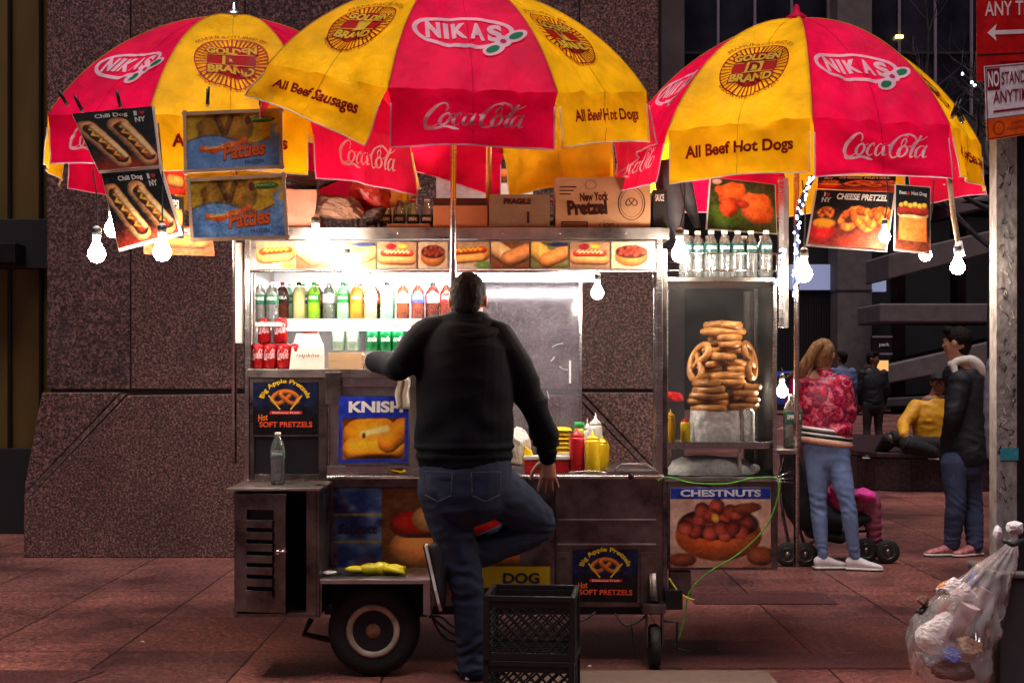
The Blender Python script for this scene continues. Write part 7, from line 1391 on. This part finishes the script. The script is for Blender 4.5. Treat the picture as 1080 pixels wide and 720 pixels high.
# ------------------------------------------------------------------ bag of rubbish tied to the post
YR = 6.0; rv = lambda a, b, y=YR: W(a, b, y)
M_BAGP = clear('thin_clear_bag', (.95, .93, .95), .16, .20, (.75, .68, .70), .2)
prof = [(1070, 560, 4), (1068, 572, 6), (1052, 592, 22), (1035, 612, 34), (1020, 635, 46), (1008, 660, 52), (1003, 685, 50), (1006, 708, 44), (1010, 728, 30)]
mb = MB(); q = spline([(*rv(a, b), c * YR / F) for a, b, c in prof], 5); n = len(q); V = []; SG = 84
for i, a in enumerate(q):
    c = Vector(a[:3]); r_ = a[3]; t = i / n
    for k in range(SG):
        th = 2 * math.pi * k / SG; rid = .10 * math.sin(th * 14 + 2 * math.sin(i * .2)) * max(0, 1 - t * 1.6) + .13 * mnoise.noise(Vector((math.cos(th) * 2.2, math.sin(th) * 2.2, i * .28))) + .11 * abs(mnoise.noise(Vector((math.cos(th) * 5, math.sin(th) * 5, i * .45)))) - .12 + .025 * mnoise.noise(Vector((math.cos(th) * 13, math.sin(th) * 13, i * 1.1)))
        V.append(c + Vector((math.cos(th), math.sin(th) * .8, .25 * math.cos(th) * max(0, 1 - t * 1.2))) * r_ * (1 + rid))
mb.add(V, [(i * SG + k, i * SG + (k + 1) % SG, (i + 1) * SG + (k + 1) % SG, (i + 1) * SG + k) for i in range(n - 1) for k in range(SG)], M_BAGP, True); bagr = thing('rubbish_bag', rv(1005, 720), 'clear plastic bag full of rubbish tied to the sign post', 'rubbish bag'); obj('bag_film', mb, bagr)
crumple('bag_knot', rv(1070, 556, 6.0), .045, .03, .035, simple('white_bag_film', (.7, .66, .7), .35), 3, parent=bagr, amp=.4, sc=2.6); crumple('bag_knot', rv(1052, 562, 6.0), .022, .02, .035, MATS['white_bag_film'], 7, parent=bagr, amp=.4)
mb = MB(); mb.tube([rv(1058, 569, 5.95), rv(1068, 574, 5.93), rv(1079, 570, 5.95)], .012, M_BLACK, 8); obj('bag_tie', mb, bagr)
crumple('white_bag', rv(984, 670), .092, .07, .10, M_WPAP, 12, 'crumpled white bag inside the rubbish bag, lower left', 'plastic bag', .42, sc=3.4)
crumple('white_bag', rv(1006, 622), .10, .06, .065, simple('pinkish_tissue', (.6, .5, .5), .7), 22, 'pale crumpled tissue at the top of the rubbish', 'tissue', .45, sc=3.4)
crumple('brown_bag', rv(974, 634), .055, .045, .045, M_BROWNBAG, 5, 'brown paper scrap at the left edge of the rubbish bag', 'paper', .8); crumple('brown_bag', rv(1005, 706), .15, .10, .075, simple('brown_rubbish', (.12, .055, .03), .8, var=.5), 15, 'brown paper bag at the bottom of the rubbish', 'paper bag', .6)
def cup(a, b, label, mat, d, r0=.03, r1=.04, h=.12, cat='cup', **k):
    p = rv(a, b); d = Vector(d).normalized(); mb = MB(); mb.tube([p - d * h / 2, p + d * h / 2, p + d * (h / 2 + .006)], [r0, r1, r1 * 1.06], mat, 18); return obj('paper_cup', mb, label=label, cat=cat, **k)
cup(1012, 655, 'pink paper cup lying in the middle of the rubbish', simple('pink_cup', (.62, .42, .40), .6, var=.2), (.4, -.3, .9), .035, .045, .17); cup(1030, 640, 'ribbed tan cup on the right in the rubbish bag', simple('tan_cup', (.38, .24, .18), .7, var=.3), (.5, 0, .9), .03, .035, .16)
cup(995, 640, 'red drink carton slanting through the rubbish', M_RED, (.55, -.2, .9), .014, .018, .17); cup(1000, 625, 'orange wrapper in the rubbish bag', plast('orange_wrap', (.6, .22, .04)), (-.5, 0, .8), .016, .022, .08, cat='wrapper'); cup(1022, 618, 'blue wrapper near the neck of the rubbish bag', M_BLUP, (.6, 0, .8), .018, .02, .10, cat='wrapper'); cup(1034, 668, 'clear plastic tumbler at the right of the rubbish bag', M_PET, (.0, 0, 1), .035, .045, .12, cat='tumbler')
crumple('foil_ball', rv(1035, 694), .04, .035, .035, M_FOIL, 4, 'crumpled silver foil at the lower right of the rubbish bag', 'foil', .8)
crumple('red_wrapper', rv(992, 652), .03, .04, .035, simple('brick_wrapper', (.38, .10, .04), .6), 14, 'brick red wrapper beside the white bag in the rubbish', 'wrapper', .8); cup(966, 700, 'small white carton at the lower left of the rubbish bag', M_WHP, (.1, 0, 1), .012, .014, .09, cat='carton')

M_BLKB = simple('black_bag_film', (.012, .012, .014), .3)
for (a, b, y, rx_, rz__, mt, sd_, lb, ct) in ((978, 648, 6.02, .045, .04, M_BLKB, 31, 'black film scrap at the left of the rubbish bag', 'plastic film'), (1020, 684, 5.97, .05, .05, simple('tan_wrapper', (.42, .26, .14), .6, var=.4), 33, 'tan crumpled wrapper in the lower middle of the rubbish', 'wrapper'),
        (1003, 690, 5.95, .035, .03, M_BLUP, 35, 'small blue wrapper near the bottom of the rubbish', 'wrapper'), (1030, 628, 6.03, .04, .035, M_KRAFT, 37, 'kraft paper scrap near the neck of the bag', 'paper'), (984, 696, 6.0, .05, .045, simple('grey_film', (.35, .32, .34), .3), 39, 'grey film at the lower left of the rubbish bag', 'plastic film'),
        (1015, 640, 6.05, .05, .04, simple('cream_wrapper', (.55, .47, .38), .5, var=.4), 41, 'cream wrapper behind the pink cup', 'wrapper')):
    crumple('rubbish_scrap', rv(a, b, y), rx_ * 1.4, rx_ * 1.1, rz__ * 1.4, mt, sd_, lb, ct, .5, sc=3.2)

for (px, y, sd_, lb) in ((622, 6.6, 51, 'tiny white paper scrap on the paving right of the crates'), (758, 7.0, 53, 'tiny white litter scrap on the paving right of the jockey wheel'), (150, 7.2, 55, 'tiny paper scrap on the paving left of the cart')):
    crumple('paper_scrap', (PX(px, y), y, .006), .014, .010, .005, M_WPAP, sd_, lb, 'litter', .5)
